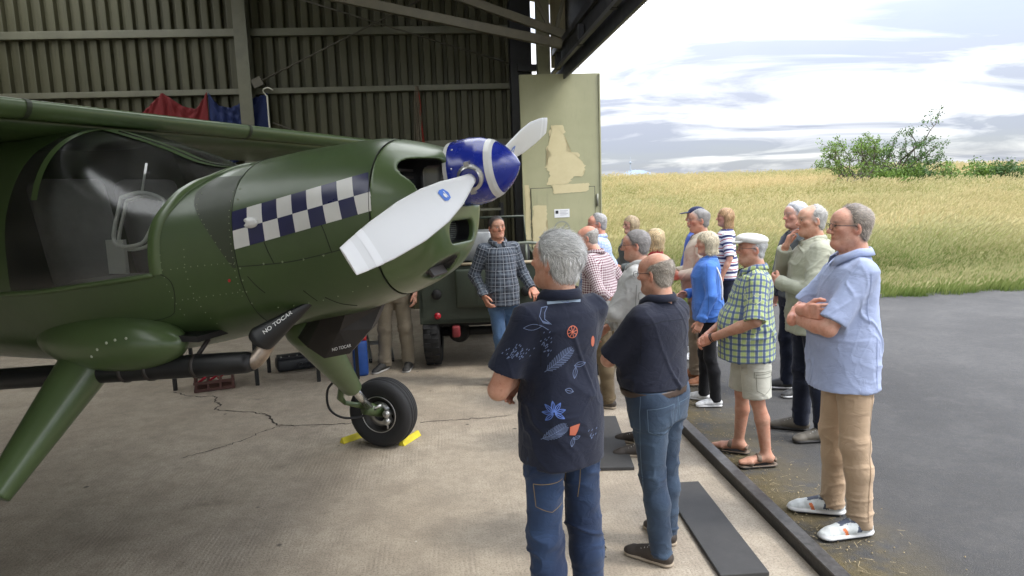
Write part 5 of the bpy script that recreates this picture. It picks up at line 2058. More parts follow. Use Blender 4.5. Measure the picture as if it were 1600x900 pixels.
    for s in (1, -1):
        a, b, c = J['sh', s] * S, J['el', s] * S, J['wr', s] * S
        F.cap(nb_ * S + [s * .03, -.004, -.012], a + [-s * .012, 0, .012], .046 * S, .044 * S, k=.035)
        if slv == 'short':
            e = a + (b - a) * top.get('slen', .78)
            F.cap(a, e, (.055 + ease * .4) * S * am, (.062 + ease * .7) * S * am, k=.05, flat=True)
            tubes.append((a, e, .07 * S, (0, 0, 1) if abs((b - a)[2]) < .1 else (0, -1, 0)))
        elif slv == 'none':
            F.cap(a, a + (b - a) * .1, .062 * S, .06 * S, k=.03, flat=True)
        else:
            F.cap(a, b, (.054 + ease * .5) * S * am, (.050 + ease * .5) * S * am, k=.05)
            e = b + (c - b) * (top.get('slen', .97) if slv == 'long' else .35)
            F.cap(b, e, (.051 + ease * .5) * S * am, (.037 + ease * .45) * S * am, k=.02, flat=True)
            F.cap(e - nv(c - b) * .05 * S, e, (.042 + ease * .45) * S * am, (.041 + ease * .45) * S * am, k=.004, flat=2)
            tubes.append((a, b, .065 * S, (0, -1, 0)))
            tubes.append((b, e, .052 * S, (0, 0, 1)))
    # neck opening and collar
    nk = nb_ * S
    F.cap(nk + [0, .012, -.01], nk + [0, .02, .09], .062 * S * nr, .075 * S * nr, k=.004, mode='sub')
    shirt = cloth(top.get('name', 'shirt'), F, top['mat'], (top.get('fold', .007) * 1.5, 'top', seed + 11), tubes if top.get('pattern') else None, top.get('split') and (lambda c: top['split'](c / S)))
    cm = top['mat'][0] if isinstance(top['mat'], list) else top['mat']
    cm = top.get('collar_mat', cm)
    ch_ = top.get('collar_h', 1.0)
    ph = np.linspace(R(16), R(344), 40) if top.get('collar', True) else np.linspace(0, 2 * math.pi, 41)
    rings = []
    full = top.get('collar', True)
    prof = [(.066, -.030, 0), (.0655, .020, 0), (.067, .046, 0), (.0725, .050, 0), (.080, .038, 1), (.090, .012, 1)] if full else [(.078, -.03, 0), (.071, -.004, 0), (.068, .006, 0), (.066, .000, 0)]
    for r_, z_, fo in prof:
        row = []
        for p_ in ph:
            front = max(0, math.cos(p_))
            rr = (r_ + .006 * front + (.016 * front ** 3 if fo else 0)) * S * nr
            zz = (z_ * ch_ - .040 * front ** 1.5 - (.022 * front ** 4 if fo and z_ < .03 else 0)) * S
            row.append(nk + np.array([math.sin(p_) * rr * 1.02, math.cos(p_) * rr * 1.02 + .004 * S, zz + .008]))
        rings.append(row)
    cme = grid_mesh('collar', np.array(rings), False, False)
    if top.get('pattern'):
        uv = cme.attributes.new('pat', 'FLOAT_VECTOR', 'CORNER')
        vi = np.zeros(len(cme.loops), np.int32)
        cme.loops.foreach_get('vertex_index', vi)
        A_ = np.array(rings).reshape(-1, 3)
        pv = np.stack([np.tile(ph * .075, len(prof)), A_[:, 2], 0 * A_[:, 2]], 1)
        uv.data.foreach_set('vector', pv[vi].astype(np.float32).ravel())
    co_ = obj('collar', cme, cm, root)
    so_ = co_.modifiers.new('thickness', 'SOLIDIFY')
    so_.thickness = .003
    # --- trousers or shorts
    bt = q['legs']
    waist = bt.get('waist', 1.0)
    if hem < .93:
        waist = min(waist, hem + .05)
    F = Field(*lohi([J['hip', 1], J['hip', -1], J['ank', 1], J['ank', -1], np.array([.1, .08, waist]), np.array([-.1, -.08, waist]), J['knee', 1], J['knee', -1]], .14), vox)
    F.V[:] = .5
    torso(F, .004 + bt.get('ease', 0), .80, waist, k=0)
    wd = bt.get('wide', 1.0)
    short = bt.get('short', False)
    ltub = []
    for s in (1, -1):
        h_, k_, a_ = J['hip', s] * S, J['knee', s] * S, J['ank', s] * S
        F.cap(h_ + [0, 0, .03], k_, .098 * S * bl * (.5 + .5 * wd), .071 * S * wd, k=.045, flat=False) if not short else None
        if short:
            e = h_ + (k_ - h_) * bt.get('len', .86)
            F.cap(h_ + [0, 0, .03], e, .100 * S * bl, .094 * S * wd, k=.04, flat=True)
        else:
            cf = k_ + (a_ - k_) * .35 + np.array([0, -.010, 0])
            e = a_ + np.array([0, .008, -.045 * S])
            F.cap(k_, cf, .071 * S * wd, .070 * S * wd, k=.03)
            F.cap(cf, e, .070 * S * wd, .062 * S * wd, k=.03, flat=True)
    low_cut = .026 * S
    F.plane((0, 0, low_cut), (0, 0, -1))
    F.plane((0, 0, waist * S), (0, 0, 1))
    cloth('trousers' if not short else 'shorts', F, bt['mat'], (bt.get('fold', .007) * 1.35, 'legs', seed + 29))
    if bt.get('belt'):
        zz = waist - .022
        F = Field((-.3, -.3, (zz - .03) * S), (.3, .36, (zz + .03) * S), .006)
        torso(F, .0135 + bt.get('ease', 0), zz - .018, zz + .018, k=0)
        P, Q = F.mesh()
        obj('belt', mesh_np('belt', P, Q), bt['belt'], root)
    # --- shoes
    if not q.get('sandals'):
        for i, s in enumerate((1, -1)):
            fx, fy, fa = feet[i]
            o = share('shoe', shoe_mesh(q.get('shoe', 'brown')), root, (fx * S, (fy - .03) * S, -.003), (0, 0, R(-fa)), (S * (.88 if fem else 1),) * 3)
    else:
        for i, s in enumerate((1, -1)):
            fx, fy, fa = feet[i]
            share('sandal', sandal_mesh(), root, (fx * S, (fy - .03) * S, -.003), (0, 0, R(-fa)), (S,) * 3)
    # --- hair
    st = q.get('style', 'short')
    if st:
        make_hair(root, st, hcol, H0, HM, sc_, seed, q)
    if q.get('glasses'):
        make_glasses(root, q['glasses'], HW, sc_)
    q['_'] = dict(root=root, J=J, S=S, HW=HW, HM=HM, H0=H0, sc=sc_, shirt=shirt, nb=nb_)
    return root

# ---- shoes
_SH = {}
def shoe_mesh(kind):
    if kind in _SH:
        return _SH[kind]
    F = Field((-.07, -.10, -.005), (.07, .24, .16), .005)
    F.cap((0, -.045, .045), (0, .03, .055), .040, .044)
    F.cap((0, .03, .05), (.004, .15, .034), .043, .033, k=.02, side=(1, 0, 0), sc=1.10)
    F.ell((.004, .165, .026), (.042, .052, .026), k=.02)
    F.cap((0, -.02, .06), (0, -.012, .115), .042, .040, k=.02)
    F.cap((0, .01, .085), (0, .11, .056), .026, .022, k=.015)
    F.plane((0, 0, .004), (0, 0, -1))
    F.plane((0, 0, .112 if kind in ('hike', 'boot') else .095), (0, 0, 1))
    # welt
    F.cap((0, -.042, .012), (.004, .168, .012), .043, .047, k=.003, side=(0, 0, 1), sc=.32)
    if kind == 'sport':
        F.cap((0, -.046, .020), (.004, .172, .018), .044, .049, k=.004, side=(0, 0, 1), sc=.42)
    F.plane((0, 0, .0), (0, 0, -1))
    P, Q = F.mesh()
    P = relax(P, Q, 1, .3)
    cols = {'brown': ((.045, .035, .028), (.32, .26, .19)), 'black': ((.016, .016, .017), (.03, .03, .03)), 'white': ((.72, .72, .71), (.70, .70, .69)), 'tan': ((.33, .13, .055), (.25, .16, .10)), 'hike': ((.115, .10, .075), (.03, .028, .025)), 'sport': ((.58, .60, .58), (.70, .70, .68)), 'dark': ((.035, .034, .032), (.55, .54, .52))}
    up_, so_ = cols[kind]
    m1 = basic('shoe_' + kind, up_, .6, var=.2, scale=30, bump=.15)
    m2 = basic('sole_' + kind, so_, .7, var=.15)
    m3 = basic('lace_' + kind, (.5, .48, .44) if kind in ('brown', 'hike', 'white') else vary(up_, .55), .8)
    ns = len(Q)
    LV, LQ = [], []
    for y_, z_ in ((.030, .104), (.050, .098), (.070, .090), (.090, .081)):
        for s_ in (-1, 1):
            tv, tf = tube_vf([(s_ * -.026, y_ - .008, z_ - .012), (0, y_, z_), (s_ * .026, y_ + .008, z_ - .012)], .0042, 5, False)
            LQ += [tuple(i + len(LV) + len(P) for i in f) for f in tf]
            LV += [tuple(v) for v in tv]
    P = np.concatenate([P, np.array(LV)])
    Q = np.concatenate([Q, np.array(LQ)])
    P = P + [0, .022, 0]
    me = mesh_np('shoe', P, Q)
    for m in (m1, m2, m3):
        me.materials.append(m)
    c = P[Q].mean(1) - [0, .022, 0]
    mi = np.zeros(len(Q), np.int32)
    mi[c[:, 2] < (.024 if kind != 'sport' else .034)] = 1
    lace = (np.abs(c[:, 0]) < .022) & (c[:, 1] > .02) & (c[:, 1] < .11) & (c[:, 2] > .055) & ((c[:, 1] * 60 % 1) < .5)
    mi[ns:] = 2
    if kind == 'sport':
        mi[:ns][(c[:ns, 2] > .088) | ((np.abs(c[:ns, 0]) < .020) & (c[:ns, 1] > .02) & (c[:ns, 1] < .115) & (c[:ns, 2] > .05))] = 4
        me.materials.append(basic('shoe_orange', (.60, .16, .05), .6))
        me.materials.append(basic('shoe_slate', (.07, .08, .11), .7))
        up_ = up_
        mi[(c[:, 2] > .03) & (np.abs(c[:, 0]) > .03) & (np.abs(c[:, 1] - .07 - c[:, 2] * .5) < .010)] = 3
        mi[(c[:, 2] > .04) & (np.abs(c[:, 0]) > .028) & (np.abs(c[:, 1] - .035 + c[:, 2] * .3) < .016)] = 4
        mi[(c[:, 2] < .012)] = 4
    me.polygons.foreach_set('material_index', mi)
    _SH[kind] = me
    return me
def sandal_mesh():
    if 'sandal' in _SH:
        return _SH['sandal']
    F = Field((-.07, -.10, -.005), (.07, .24, .13), .005)
    F.cap((0, -.045, .012), (.004, .165, .012), .042, .050, side=(0, 0, 1), sc=.30)
    F.plane((0, 0, .0), (0, 0, -1))
    for y, z, r in ((.125, .038, .052), (.06, .062, .050)):
        F.cap((-.002, y - .016, z), (.002, y + .016, z + .004), r * .92, r * .88, k=.0, side=(0, 0, 1), sc=.8, flat=2)
    F.cap((0, -.07, .05), (0, .03, .072), .040, .036, k=0, side=(0, 0, 1), sc=.5, flat=2)
    F.cap((0, -.03, .05), (.003, .14, .034), .037, .037, mode='sub', side=(1, 0, 0), sc=1.12)
    P, Q = F.mesh()
    me = mesh_np('sandal', P, Q)
    me.materials.append(basic('sandal_leather', (.16, .115, .08), .7, var=.2, scale=25))
    me.materials.append(basic('sandal_sole', (.05, .045, .04), .8))
    c = P[Q].mean(1)
    me.polygons.foreach_set('material_index', (c[:, 2] < .016).astype(np.int32))
    _SH['sandal'] = me
    return me

# ---- hair
YL = {   # hair line: forward limit (y) by height (z), head units
    'short': ([-.10, -.055, -.02, .01, .035, .065, .085, .12, .14], [-.06, -.034, -.012, .030, .034, .056, .074, .082, .08]),
    'recede': ([-.10, -.055, -.02, .01, .035, .065, .085, .12, .14], [-.06, -.034, -.012, .022, .022, .020, .030, .040, .04]),
    'bald': ([-.10, -.055, -.02, .01, .035, .055, .075, .12, .14], [-.06, -.034, -.012, .020, .014, -.02, -.075, -.2, -.3]),
    'thin': ([-.10, -.055, -.02, .01, .035, .065, .085, .12, .14], [-.06, -.034, -.012, .024, .022, .010, -.005, -.01, .0]),
}
def make_hair(root, st, col, H0, HM, sc_, seed, q):
    g = np.random.default_rng(seed + 100)
    hv = q.get('hvox', .0055)
    F = Field((-.16, -.18, -.20), (.16, .16, .17), hv / sc_ * 1.05)
    X, Y, Z = F.pts((slice(None),) * 3)
    thick = q.get('hthick', .011)
    long_ = st in ('bob', 'longbob')
    if not long_:
        zl, yl = YL[st]
        d = Y - np.interp(Z.ravel(), zl, yl)[None, None, :]
        d = d + .006 * np.sin(X * 90 + 1) * np.sin(Z * 70) + .004 * np.sin(X * 210 + Z * 140)
        d = np.maximum(d, -.084 - Z + .004 * np.sin(X * 110))
        tk = thick * np.clip(-d / .030, 0, 1) ** .7 - .0045 * np.clip(1 + d / .012, 0, 1)
        F.ell((0, -.018, .034), (.0765, .096, .084))
        F.ell((0, -.03, -.03), (.067 - thick * .2, .07 - thick * .3, .07), k=.02)
        F.V = np.maximum(F.V - tk.astype(np.float32), d.astype(np.float32))
        for s in (1, -1):       # clear the ears
            F.ell((s * .082, -.004, -.004), (.02, .024, .033), mode='sub', k=.004)
    else:
        bot = -.105 if st == 'bob' else -.145
        F.ell((0, -.018, .030), (.0765 + .022, .096 + .018, .084 + .022))
        F.cap((0, -.02, .0), (0, -.025, bot + .02), .088, .088, k=.03, side=(0, 1, 0), sc=1.12)
        F.V = np.maximum(F.V, (bot - Z + .006 * np.sin(X * 80) + .0 * Y).astype(np.float32))
        # face opening, with a fringe over the brow
        fr_ = q.get('fringe', .045)
        F.rbox((0, .145, fr_ - .14), (.14, .105 + q.get('open', 0), .14), .03, mode='sub', k=.012)
    P, Q = F.mesh()
    if len(P) == 0:
        return
    P = relax(P, Q, 2, .5)
    N = vnormals(P, Q)
    P = P + N * (.0035 * wave_noise(P, seed, 70, 2))[:, None]
    C = np.tile(col, (len(P), 1)) * (1 + .18 * wave_noise(P * [1, 1, .35], seed + 2, 160, 2))[:, None] * .62
    # strands
    n = q.get('strands', 1500)
    outw = (P * [1, 1, 1]).copy()
    r = np.linalg.norm((P - [0, -.018, .02]) / [.0765, .096, .084], axis=1)
    cand = np.where(r > 1.0)[0]
    if len(cand) == 0:
        cand = np.arange(len(P))
    idx = g.choice(cand, n)
    p0, nn = P[idx], N[idx]
    if long_:
        flow = np.stack([np.sign(p0[:, 0]) * .25, -.1 + 0 * p0[:, 0], -1 + 0 * p0[:, 0]], 1)
        top = p0[:, 2] > .06
        flow[top] = np.stack([np.sign(p0[top, 0]) * 1.0, .15 + 0 * p0[top, 0], -.35 + 0 * p0[top, 0]], 1)
        L = g.uniform(.03, .065, n)
        lift = .07
    else:
        fd = q.get('comb', (.25, -.8, -.35))
        flow = np.tile(np.array(fd, float), (n, 1))
        low = p0[:, 2] < .045
        flow[low] = [.0, -.45, -1.0]
        L = g.uniform(.012, .028, n) * q.get('hlen', 1.0)
        lift = .32 * q.get('lift', 1.0)
    flow = flow - nn * (flow * nn).sum(1, keepdims=True)
    flow /= np.linalg.norm(flow, axis=1, keepdims=True) + 1e-6
    flow = flow + nn * lift * g.uniform(.1, 1.3, (n, 1)) ** 1.6 + g.normal(size=(n, 3)) * .20
    flow /= np.linalg.norm(flow, axis=1, keepdims=True)
    sd = np.cross(flow, nn)
    sd /= np.linalg.norm(sd, axis=1, keepdims=True) + 1e-6
    w = .0011 * q.get('sw', 1.0)
    p0 = p0 - nn * .003
    pm = p0 + flow * (L * .55)[:, None]
    pe = pm + (flow - nn * .35) * (L * .5)[:, None]
    SV = np.stack([p0 - sd * w, p0 + sd * w, pm + sd * w * .9, pm - sd * w * .9, pe + sd * w * .25, pe - sd * w * .25], 1).reshape(-1, 3)
    b = np.arange(n)[:, None] * 6 + len(P)
    SQ = np.concatenate([b + [0, 1, 2, 3], b + [3, 2, 4, 5]])
    tone = np.repeat(np.clip(g.normal(1.02, .26, n), .4, 1.7), 6)[:, None]
    SC_ = np.tile(col, (len(SV), 1)) * tone
    A = np.concatenate([P, SV])
    A = H0 + (A * sc_) @ HM.T
    me = mesh_np('hair', A, np.concatenate([Q, SQ]))
    set_col(me, np.clip(np.concatenate([C, SC_]), 0, 1))
    obj('hair', me, m_hair, root)

def make_glasses(root, kind, HW, sc_):
    col = {'black': (.012, .012, .014), 'brown': (.10, .06, .035), 'metal': (.25, .24, .22)}[kind]
    m = basic('spectacles_' + kind, col, .3, metal=.6 if kind == 'metal' else 0)
    r = .0016 if kind != 'metal' else .0011
    mb = MB()
    rr = max(r * sc_, .0014)
    for s in (1, -1):
        pts = []
        for k in range(17):
            a = 2 * math.pi * k / 16
            pts.append(HW((s * .034 + .024 * math.copysign(abs(math.cos(a)) ** .7, math.cos(a)), .1085 - .012 * abs(math.cos(a) * .5 + .5 * s * math.cos(a)), .004 + .0165 * math.copysign(abs(math.sin(a)) ** .7, math.sin(a)))))
        mb.tube(pts, rr, 5, False)
        mb.tube([HW((s * .057, .098, .010)), HW((s * .074, .085, .012)), HW((s * .081, .0, .012)), HW((s * .080, -.018, -.002))], rr * 1.15, 5)
    mb.tube([HW((-.010, .1095, .007)), HW((0, .1115, .010)), HW((.010, .1095, .007))], rr, 5)
    mb.build('glasses', m, root, smooth=True)
# ------------------------------------------------------------------ the visitors
m_khaki = fabric('khaki_cotton', (.50, .36, .235))
m_khaki2 = fabric('grey_khaki_cotton', (.255, .215, .155))
m_stone = fabric('brown_olive_cotton', (.155, .115, .066))
m_jean1 = fabric('dark_denim', (.012, .022, .055), 'denim', (.032, .062, .135))
m_jean2 = fabric('mid_denim', (.028, .046, .080), 'denim', (.060, .095, .145))
m_jean3 = fabric('light_denim', (.065, .125, .24), 'denim', (.14, .235, .38))
m_navyc = fabric('navy_cloth', (.012, .016, .032))
m_blackc = fabric('black_cloth', (.010, .010, .012))
m_navyc2 = fabric('ink_navy_shirt', (.012, .016, .034))
m_navyc3 = fabric('faded_navy_shirt', (.015, .018, .034))
m_belt = basic('belt_leather', (.055, .035, .025), .5)

PEOPLE = {}
def add(key, **q):
    PEOPLE[key] = q
    build_person(q)
    return q

# man in the dark printed shirt, nearest the threshold, arms folded
add('P1', label='man in dark printed shirt and blue jeans with thick silver hair, arms folded', pos=(.195, 2.86), yaw=33, h=1.825, seed=1, vox=.0062, hvox=.0042,
    build=.86, belly=.03, arms=(((.205, .155, 1.14), (-.055, .215, 1.115)), ((-.262, .075, 1.118), (-.03, .205, 1.175))), head=(20, 6, 0), sw=.8, hair=(.62, .62, .61), brow=(.25, .24, .23), style='short', hthick=.017, strands=11000, hlen=1.5, comb=(.35, -.9, -.2),
    skin=(.47, .27, .19), top=dict(mat=m_navyc2, hem=.80, ease=.024, drop=.05, fold=.006, slen=.74), legs=dict(mat=m_jean1, wide=1.04, fold=.009),
    feet=((.13, .03, 20), (-.12, -.03, -16)), shoe='brown', hands=(dict(dir=(-.80, -.22, -.50), palm=(.3, -1, 0), curl=.3), dict(dir=(.85, -.2, .1))))
# bald man in navy shirt
add('P2', label='balding man in plain navy short sleeved shirt and brown belt, arms folded', pos=(.76, 3.56), yaw=44, h=1.655, seed=2, vox=.0065, hvox=.0044,
    build=1.17, belly=.07, arms=('cross2', 'cross'), head=(5, -4, 0), hair=(.40, .355, .30), style='bald', hthick=.005, strands=6000, hlen=.9, skin=(.52, .30, .215),
    glasses='black', jowl=.8, neck=1.1, top=dict(mat=m_navyc3, hem=.993, ease=.020, drop=.0, fold=.007, slen=.92), legs=dict(mat=m_jean2, waist=.995, belt=m_belt, wide=1.0, fold=.007),
    feet=((.12, .05, 22), (-.10, -.06, -10)), shoe='brown')
# man in pale blue polo
add('P3', label='tall man in pale blue polo shirt and khaki trousers with arms folded', pos=(1.885, 3.80), yaw=84, h=1.86, seed=3, vox=.0065, hvox=.0044,
    build=1.0, belly=.065, arms=('cross', 'cross2'), head=(2, 2, 0), hair=(.34, .29, .24), style='recede', hthick=.009, strands=7000, hlen=1.0, skin=(.54, .31, .225),
    glasses='black', jowl=.8, neck=1.1, top=dict(mat=fabric('pale_blue_pique', (.36, .42, .60)), hem=.78, ease=.018, drop=.02, fold=.006, slen=.88), legs=dict(mat=m_khaki, wide=1.0, fold=.006),
    feet=((.12, .04, 10), (-.12, -.02, -16)), shoe='sport')
# man in flat cap
add('P4', label='man in white flat cap, lime and blue checked shirt, pale shorts and sandals', pos=(1.69, 4.79), yaw=80, h=1.645, seed=4, vox=.007, hvox=.005,
    build=1.10, belly=.09, arms=('clasp', 'clasp'), head=(10, 3, 0), hair=(.55, .55, .54), style='bald', hthick=.006, strands=900, skin=(.47, .265, .185),
    glasses='black', jowl=1.0, neck=1.12, top=dict(mat=fabric('lime_blue_check', (.56, .59, .48), 'summer', (.043, (.42, .51, .20), (.045, .085, .23))), hem=.80, ease=.032, drop=.03, fold=.008, slen=1.02, pattern=True),
    legs=dict(mat=fabric('pale_cargo', (.56, .55, .47)), short=True, len=.92, wide=1.12, fold=.006), sandals=True, feet=((.13, .10, 16), (-.12, -.06, -14)))
# man in sage jacket, hand at his face
add('P5', label='man in pale sage jacket holding a hand to his face', pos=(2.30, 5.24), yaw=82, h=1.815, seed=5, vox=.0088, hvox=.005,
    build=1.02, belly=.03, arms=(((.225, .17, 1.175), (.075, .175, 1.415)), ((-.27, .08, 1.13), (-.03, .24, 1.17))), head=(8, 0, 0), hair=(.50, .48, .44), style='thin', hthick=.005, strands=1500, skin=(.50, .29, .20),
    hands=(dict(dir=(-.18, -.28, .92), palm=(-.5, -1, 0), curl=.35), dict(dir=(.7, .2, .1), palm=(0, -1, 0))),
    top=dict(mat=fabric('sage_cotton', (.37, .37, .28)), hem=.80, ease=.034, drop=.03, sleeve='long', fold=.010, name='jacket'), legs=dict(mat=m_navyc, fold=.007), shoe='hike', feet=((.11, .05, 14), (-.12, -.05, -12)))
# man in dark grey waistcoat
add('P6', label='white haired man in dark grey jacket over navy shirt', pos=(2.64, 6.37), yaw=88, h=1.80, seed=6, vox=.0095, hvox=.0055,
    build=1.04, belly=.04, arms=('down', 'down'), head=(12, 0, 0), hair=(.66, .66, .66), style='short', hthick=.012, strands=2200, hlen=1.6, skin=(.52, .30, .22),
    top=dict(mat=[fabric('slate_cloth', (.075, .082, .080)), m_navyc], hem=.90, ease=.034, drop=.03, sleeve='long', fold=.008, name='jacket', split=lambda c: (np.abs(c[:, 0]) < .075) & (c[:, 1] > .02)), legs=dict(mat=m_navyc, fold=.007), shoe='dark', feet=((.11, .04, 14), (-.12, -.04, -12)))
# woman in blue jacket
add('P7', label='woman with blond bob in cornflower blue jacket, black trousers and white shoes', pos=(1.755, 6.12), yaw=74, h=1.575, seed=7, female=True, vox=.0088, hvox=.005,
    build=1.06, belly=.02, arms=('hold', 'down'), head=(2, -2, 0), hair=(.66, .58, .42), brow=(.3, .22, .14), style='bob', open=.02, strands=3000, sw=1.3, skin=(.53, .31, .22),
    top=dict(mat=fabric('cornflower_wool', (.07, .19, .56)), hem=.86, ease=.030, drop=.06, sleeve='long', fold=.006, name='jacket'), legs=dict(mat=m_blackc, wide=.86, fold=.005), shoe='white', feet=((.10, .06, 12), (-.09, -.06, -12)))
# man in beige blouson behind her
add('P8', label='grey crew cut man in cream blouson standing behind the blond woman', pos=(1.88, 6.83), yaw=84, h=1.755, seed=8, vox=.0098, hvox=.0055,
    build=.98, belly=.03, arms=('hold', 'hold'), head=(4, 0, 0), hair=(.33, .31, .29), style='short', hthick=.006, strands=1600, hlen=.7, skin=(.50, .285, .20),
    glasses='metal', top=dict(mat=fabric('cream_blouson', (.56, .50, .39)), hem=.92, ease=.032, sleeve='long', fold=.008, name='jacket'), legs=dict(mat=fabric('light_stone_cotton', (.36, .29, .21)), fold=.006), shoe='tan', feet=((.10, .06, 12), (-.10, -.05, -12)))
# man with navy cap in royal blue
add('P9', label='man with navy baseball cap in royal blue t-shirt, hand on hip', pos=(2.12, 7.85), yaw=75, h=1.735, seed=9, vox=.0105, hvox=.006,
    build=1.05, belly=.04, arms=('hip', 'hip'), head=(10, 0, 0), hair=(.20, .17, .14), style='short', hthick=.006, strands=700, skin=(.50, .28, .20),
    top=dict(mat=fabric('royal_blue_jersey', (.06, .13, .50)), hem=.86, ease=.022, collar=False, fold=.007, slen=.85), legs=dict(mat=m_jean2, fold=.006), shoe='white')
# woman in striped top
add('P10', label='strawberry blond woman in red, white and navy striped top', pos=(2.64, 8.45), yaw=76, h=1.69, seed=10, build=1.12, female=True, vox=.0115, hvox=.0065,
    arms=('hip', 'down'), head=(0, 0, 0), hair=(.50, .31, .15), style='longbob', open=.03, strands=1800, sw=1.5, skin=(.53, .30, .21),
    top=dict(mat=fabric('striped_jersey', (.74, .74, .74), 'hoops', (.085, (.04, .045, .13), (.45, .05, .06))), hem=.84, ease=.02, collar=False, sleeve='short', slen=.95, fold=.006, pattern=True), legs=dict(mat=m_navyc, wide=.9), shoe='white')
# man in light grey shirt jacket
add('P11', label='grey haired man in light grey shirt jacket and spectacles', pos=(.93, 5.05), yaw=72, h=1.68, seed=11, vox=.0088, hvox=.005,
    build=1.05, belly=.04, arms=('clasp', 'cross2'), head=(5, -2, 0), hair=(.32, .30, .29), style='short', hthick=.010, strands=2600, hlen=1.1, skin=(.52, .30, .22),
    glasses='black', jowl=.7, top=dict(mat=fabric('light_grey_twill', (.40, .40, .385)), hem=.84, ease=.030, drop=.03, sleeve='long', fold=.009, name='shirt_jacket'), legs=dict(mat=m_khaki2, fold=.007), shoe='brown')
# blond woman half hidden behind him
add('P12', label='blond woman with red collar half hidden behind the grey shirt jacket', pos=(1.385, 6.60), yaw=58, h=1.585, seed=12, female=True, vox=.012, hvox=.006,
    arms=('hold', 'hold'), head=(0, 0, 0), hair=(.60, .46, .26), style='bob', strands=2200, sw=1.4, skin=(.53, .31, .22),
    top=dict(mat=fabric('red_jersey', (.45, .035, .05)), hem=.86, ease=.02, fold=.006), legs=dict(mat=m_navyc, wide=.9), shoe='black')
# woman with spectacles in grey scarf
add('P13', label='woman with blond hair, spectacles and grey scarf against the field', pos=(1.47, 8.35), yaw=108, h=1.64, seed=13, female=True, vox=.0115, hvox=.006,
    arms=('hold', 'hold'), head=(0, 0, 0), hair=(.54, .42, .26), style='bob', strands=2000, sw=1.5, skin=(.56, .34, .26), fringe=.055,
    glasses='brown', top=dict(mat=fabric('grey_green_coat', (.115, .13, .125)), hem=.80, ease=.035, sleeve='long', fold=.009, name='coat', collar_h=1.25), legs=dict(mat=m_blackc, wide=.9), shoe='black')
# man in pale blue grid shirt
add('P14', label='man in pale blue grid check shirt beside the green door', pos=(.94, 7.35), yaw=78, h=1.725, seed=14, vox=.0098, hvox=.0055,
    build=1.12, belly=.07, arms=('back', 'hold'), head=(14, -6, 0), hair=(.44, .43, .42), style='recede', hthick=.008, strands=2000, skin=(.55, .28, .20),
    glasses='metal', jowl=.8, top=dict(mat=fabric('pale_blue_grid', (.46, .55, .74), 'grid', (.030, (.20, .30, .58))), hem=.88, ease=.028, sleeve='long', fold=.008, pattern=True), legs=dict(mat=m_navyc, fold=.006), shoe='black')
# man in maroon gingham
add('P15', label='balding man in maroon gingham shirt and brown trousers, hands behind his back', pos=(.845, 6.20), yaw=58, h=1.655, seed=15, vox=.0088, hvox=.005, lean=(0, .10), headfwd=.03,
    build=1.04, belly=.05, arms=('back', 'back'), head=(14, -8, 0), hair=(.50, .47, .43), style='bald', hthick=.005, strands=1500, skin=(.55, .30, .22), jowl=.7,
    top=dict(mat=fabric('maroon_gingham', (.62, .56, .56), 'gingham', (.022, (.115, .018, .04))), hem=.993, ease=.024, sleeve='long', fold=.008, pattern=True), legs=dict(mat=m_stone, waist=.995, belt=m_belt, fold=.008), shoe='brown', feet=((.12, .08, 14), (-.11, -.05, -10)))
# the speaker leaning on the jeep
add('P16', label='dark haired man in grey plaid shirt and jeans leaning on the jeep', pos=(-.10, 7.02), yaw=196, h=1.745, seed=16, vox=.0075, hvox=.0048,
    build=.85, belly=.035, arms=('pocket', ((-.255, -.05, 1.13), (-.30, .09, .98))), lean=(.02, -.03), head=(6, 0, 3), hair=(.05, .042, .038), brow=(.03, .025, .02), style='short', hthick=.007, strands=2600, hlen=.9, skin=(.47, .265, .185),
    hands=(None, dict(dir=(-.15, .75, -.5), palm=(0, -.3, -1), curl=.5)), jowl=.7, neck=1.08, jaw=1.05,
    top=dict(mat=fabric('slate_plaid', (.030, .035, .050), 'plaid', (.075, (.085, .105, .135), (.46, .50, .55))), hem=.83, ease=.028, drop=.02, sleeve='long', fold=.008, pattern=True), legs=dict(mat=m_jean3, wide=1.0, fold=.008),
    feet=((.02, .12, 10), (-.10, -.06, -20)), shoe='tan')
# person behind the aircraft nose
add('P17', label='person in grey khaki trousers and navy top mostly hidden behind the aircraft', pos=(-1.345, 7.75), yaw=170, h=1.74, seed=17, vox=.011, hvox=.007,
    arms=('down', 'down'), hair=(.3, .29, .28), style='short', strands=500, top=dict(mat=fabric('deep_navy_jersey', (.018, .022, .075)), hem=.90, ease=.02, fold=.006), legs=dict(mat=m_khaki2, wide=1.12, fold=.009), shoe='dark', feet=((.14, .05, 14), (-.12, -.03, -8)))
# ------------------------------------------------------------------ details worn by the visitors
def head_sdf(q, name, mat, make, lo=(-.14, -.16, -.02), hi=(.14, .24, .17), h=.0045):
    d = q['_']
    F = Field(lo, hi, h)
    make(F)
    P, Q = F.mesh()
    P = relax(P, Q, 1, .4)
    A = d['H0'] + (P * d['sc']) @ d['HM'].T
    return obj(name, mesh_np(name, A, Q), mat, d['root'])
def flat_cap(F):
    F.ell((0, -.006, .072), (.094, .120, .052))
    F.ell((0, .045, .080), (.080, .075, .034), k=.03)
    F.plane((0, 0, .048), (0, .12, -1))
    F.ell((0, .098, .058), (.066, .050, .012), M=np.array(Matrix.Rotation(R(-14), 3, 'X')), k=.008)
head_sdf(PEOPLE['P4'], 'flat_cap', fabric('off_white_cotton', (.66, .65, .61)), flat_cap)
def ball_cap(F):
    F.ell((0, -.018, .052), (.087, .108, .082))
    F.plane((0, 0, .050), (0, -.08, -1))
    F.ell((0, .115, .060), (.062, .075, .0085), M=np.array(Matrix.Rotation(R(-8), 3, 'X')), k=.006)
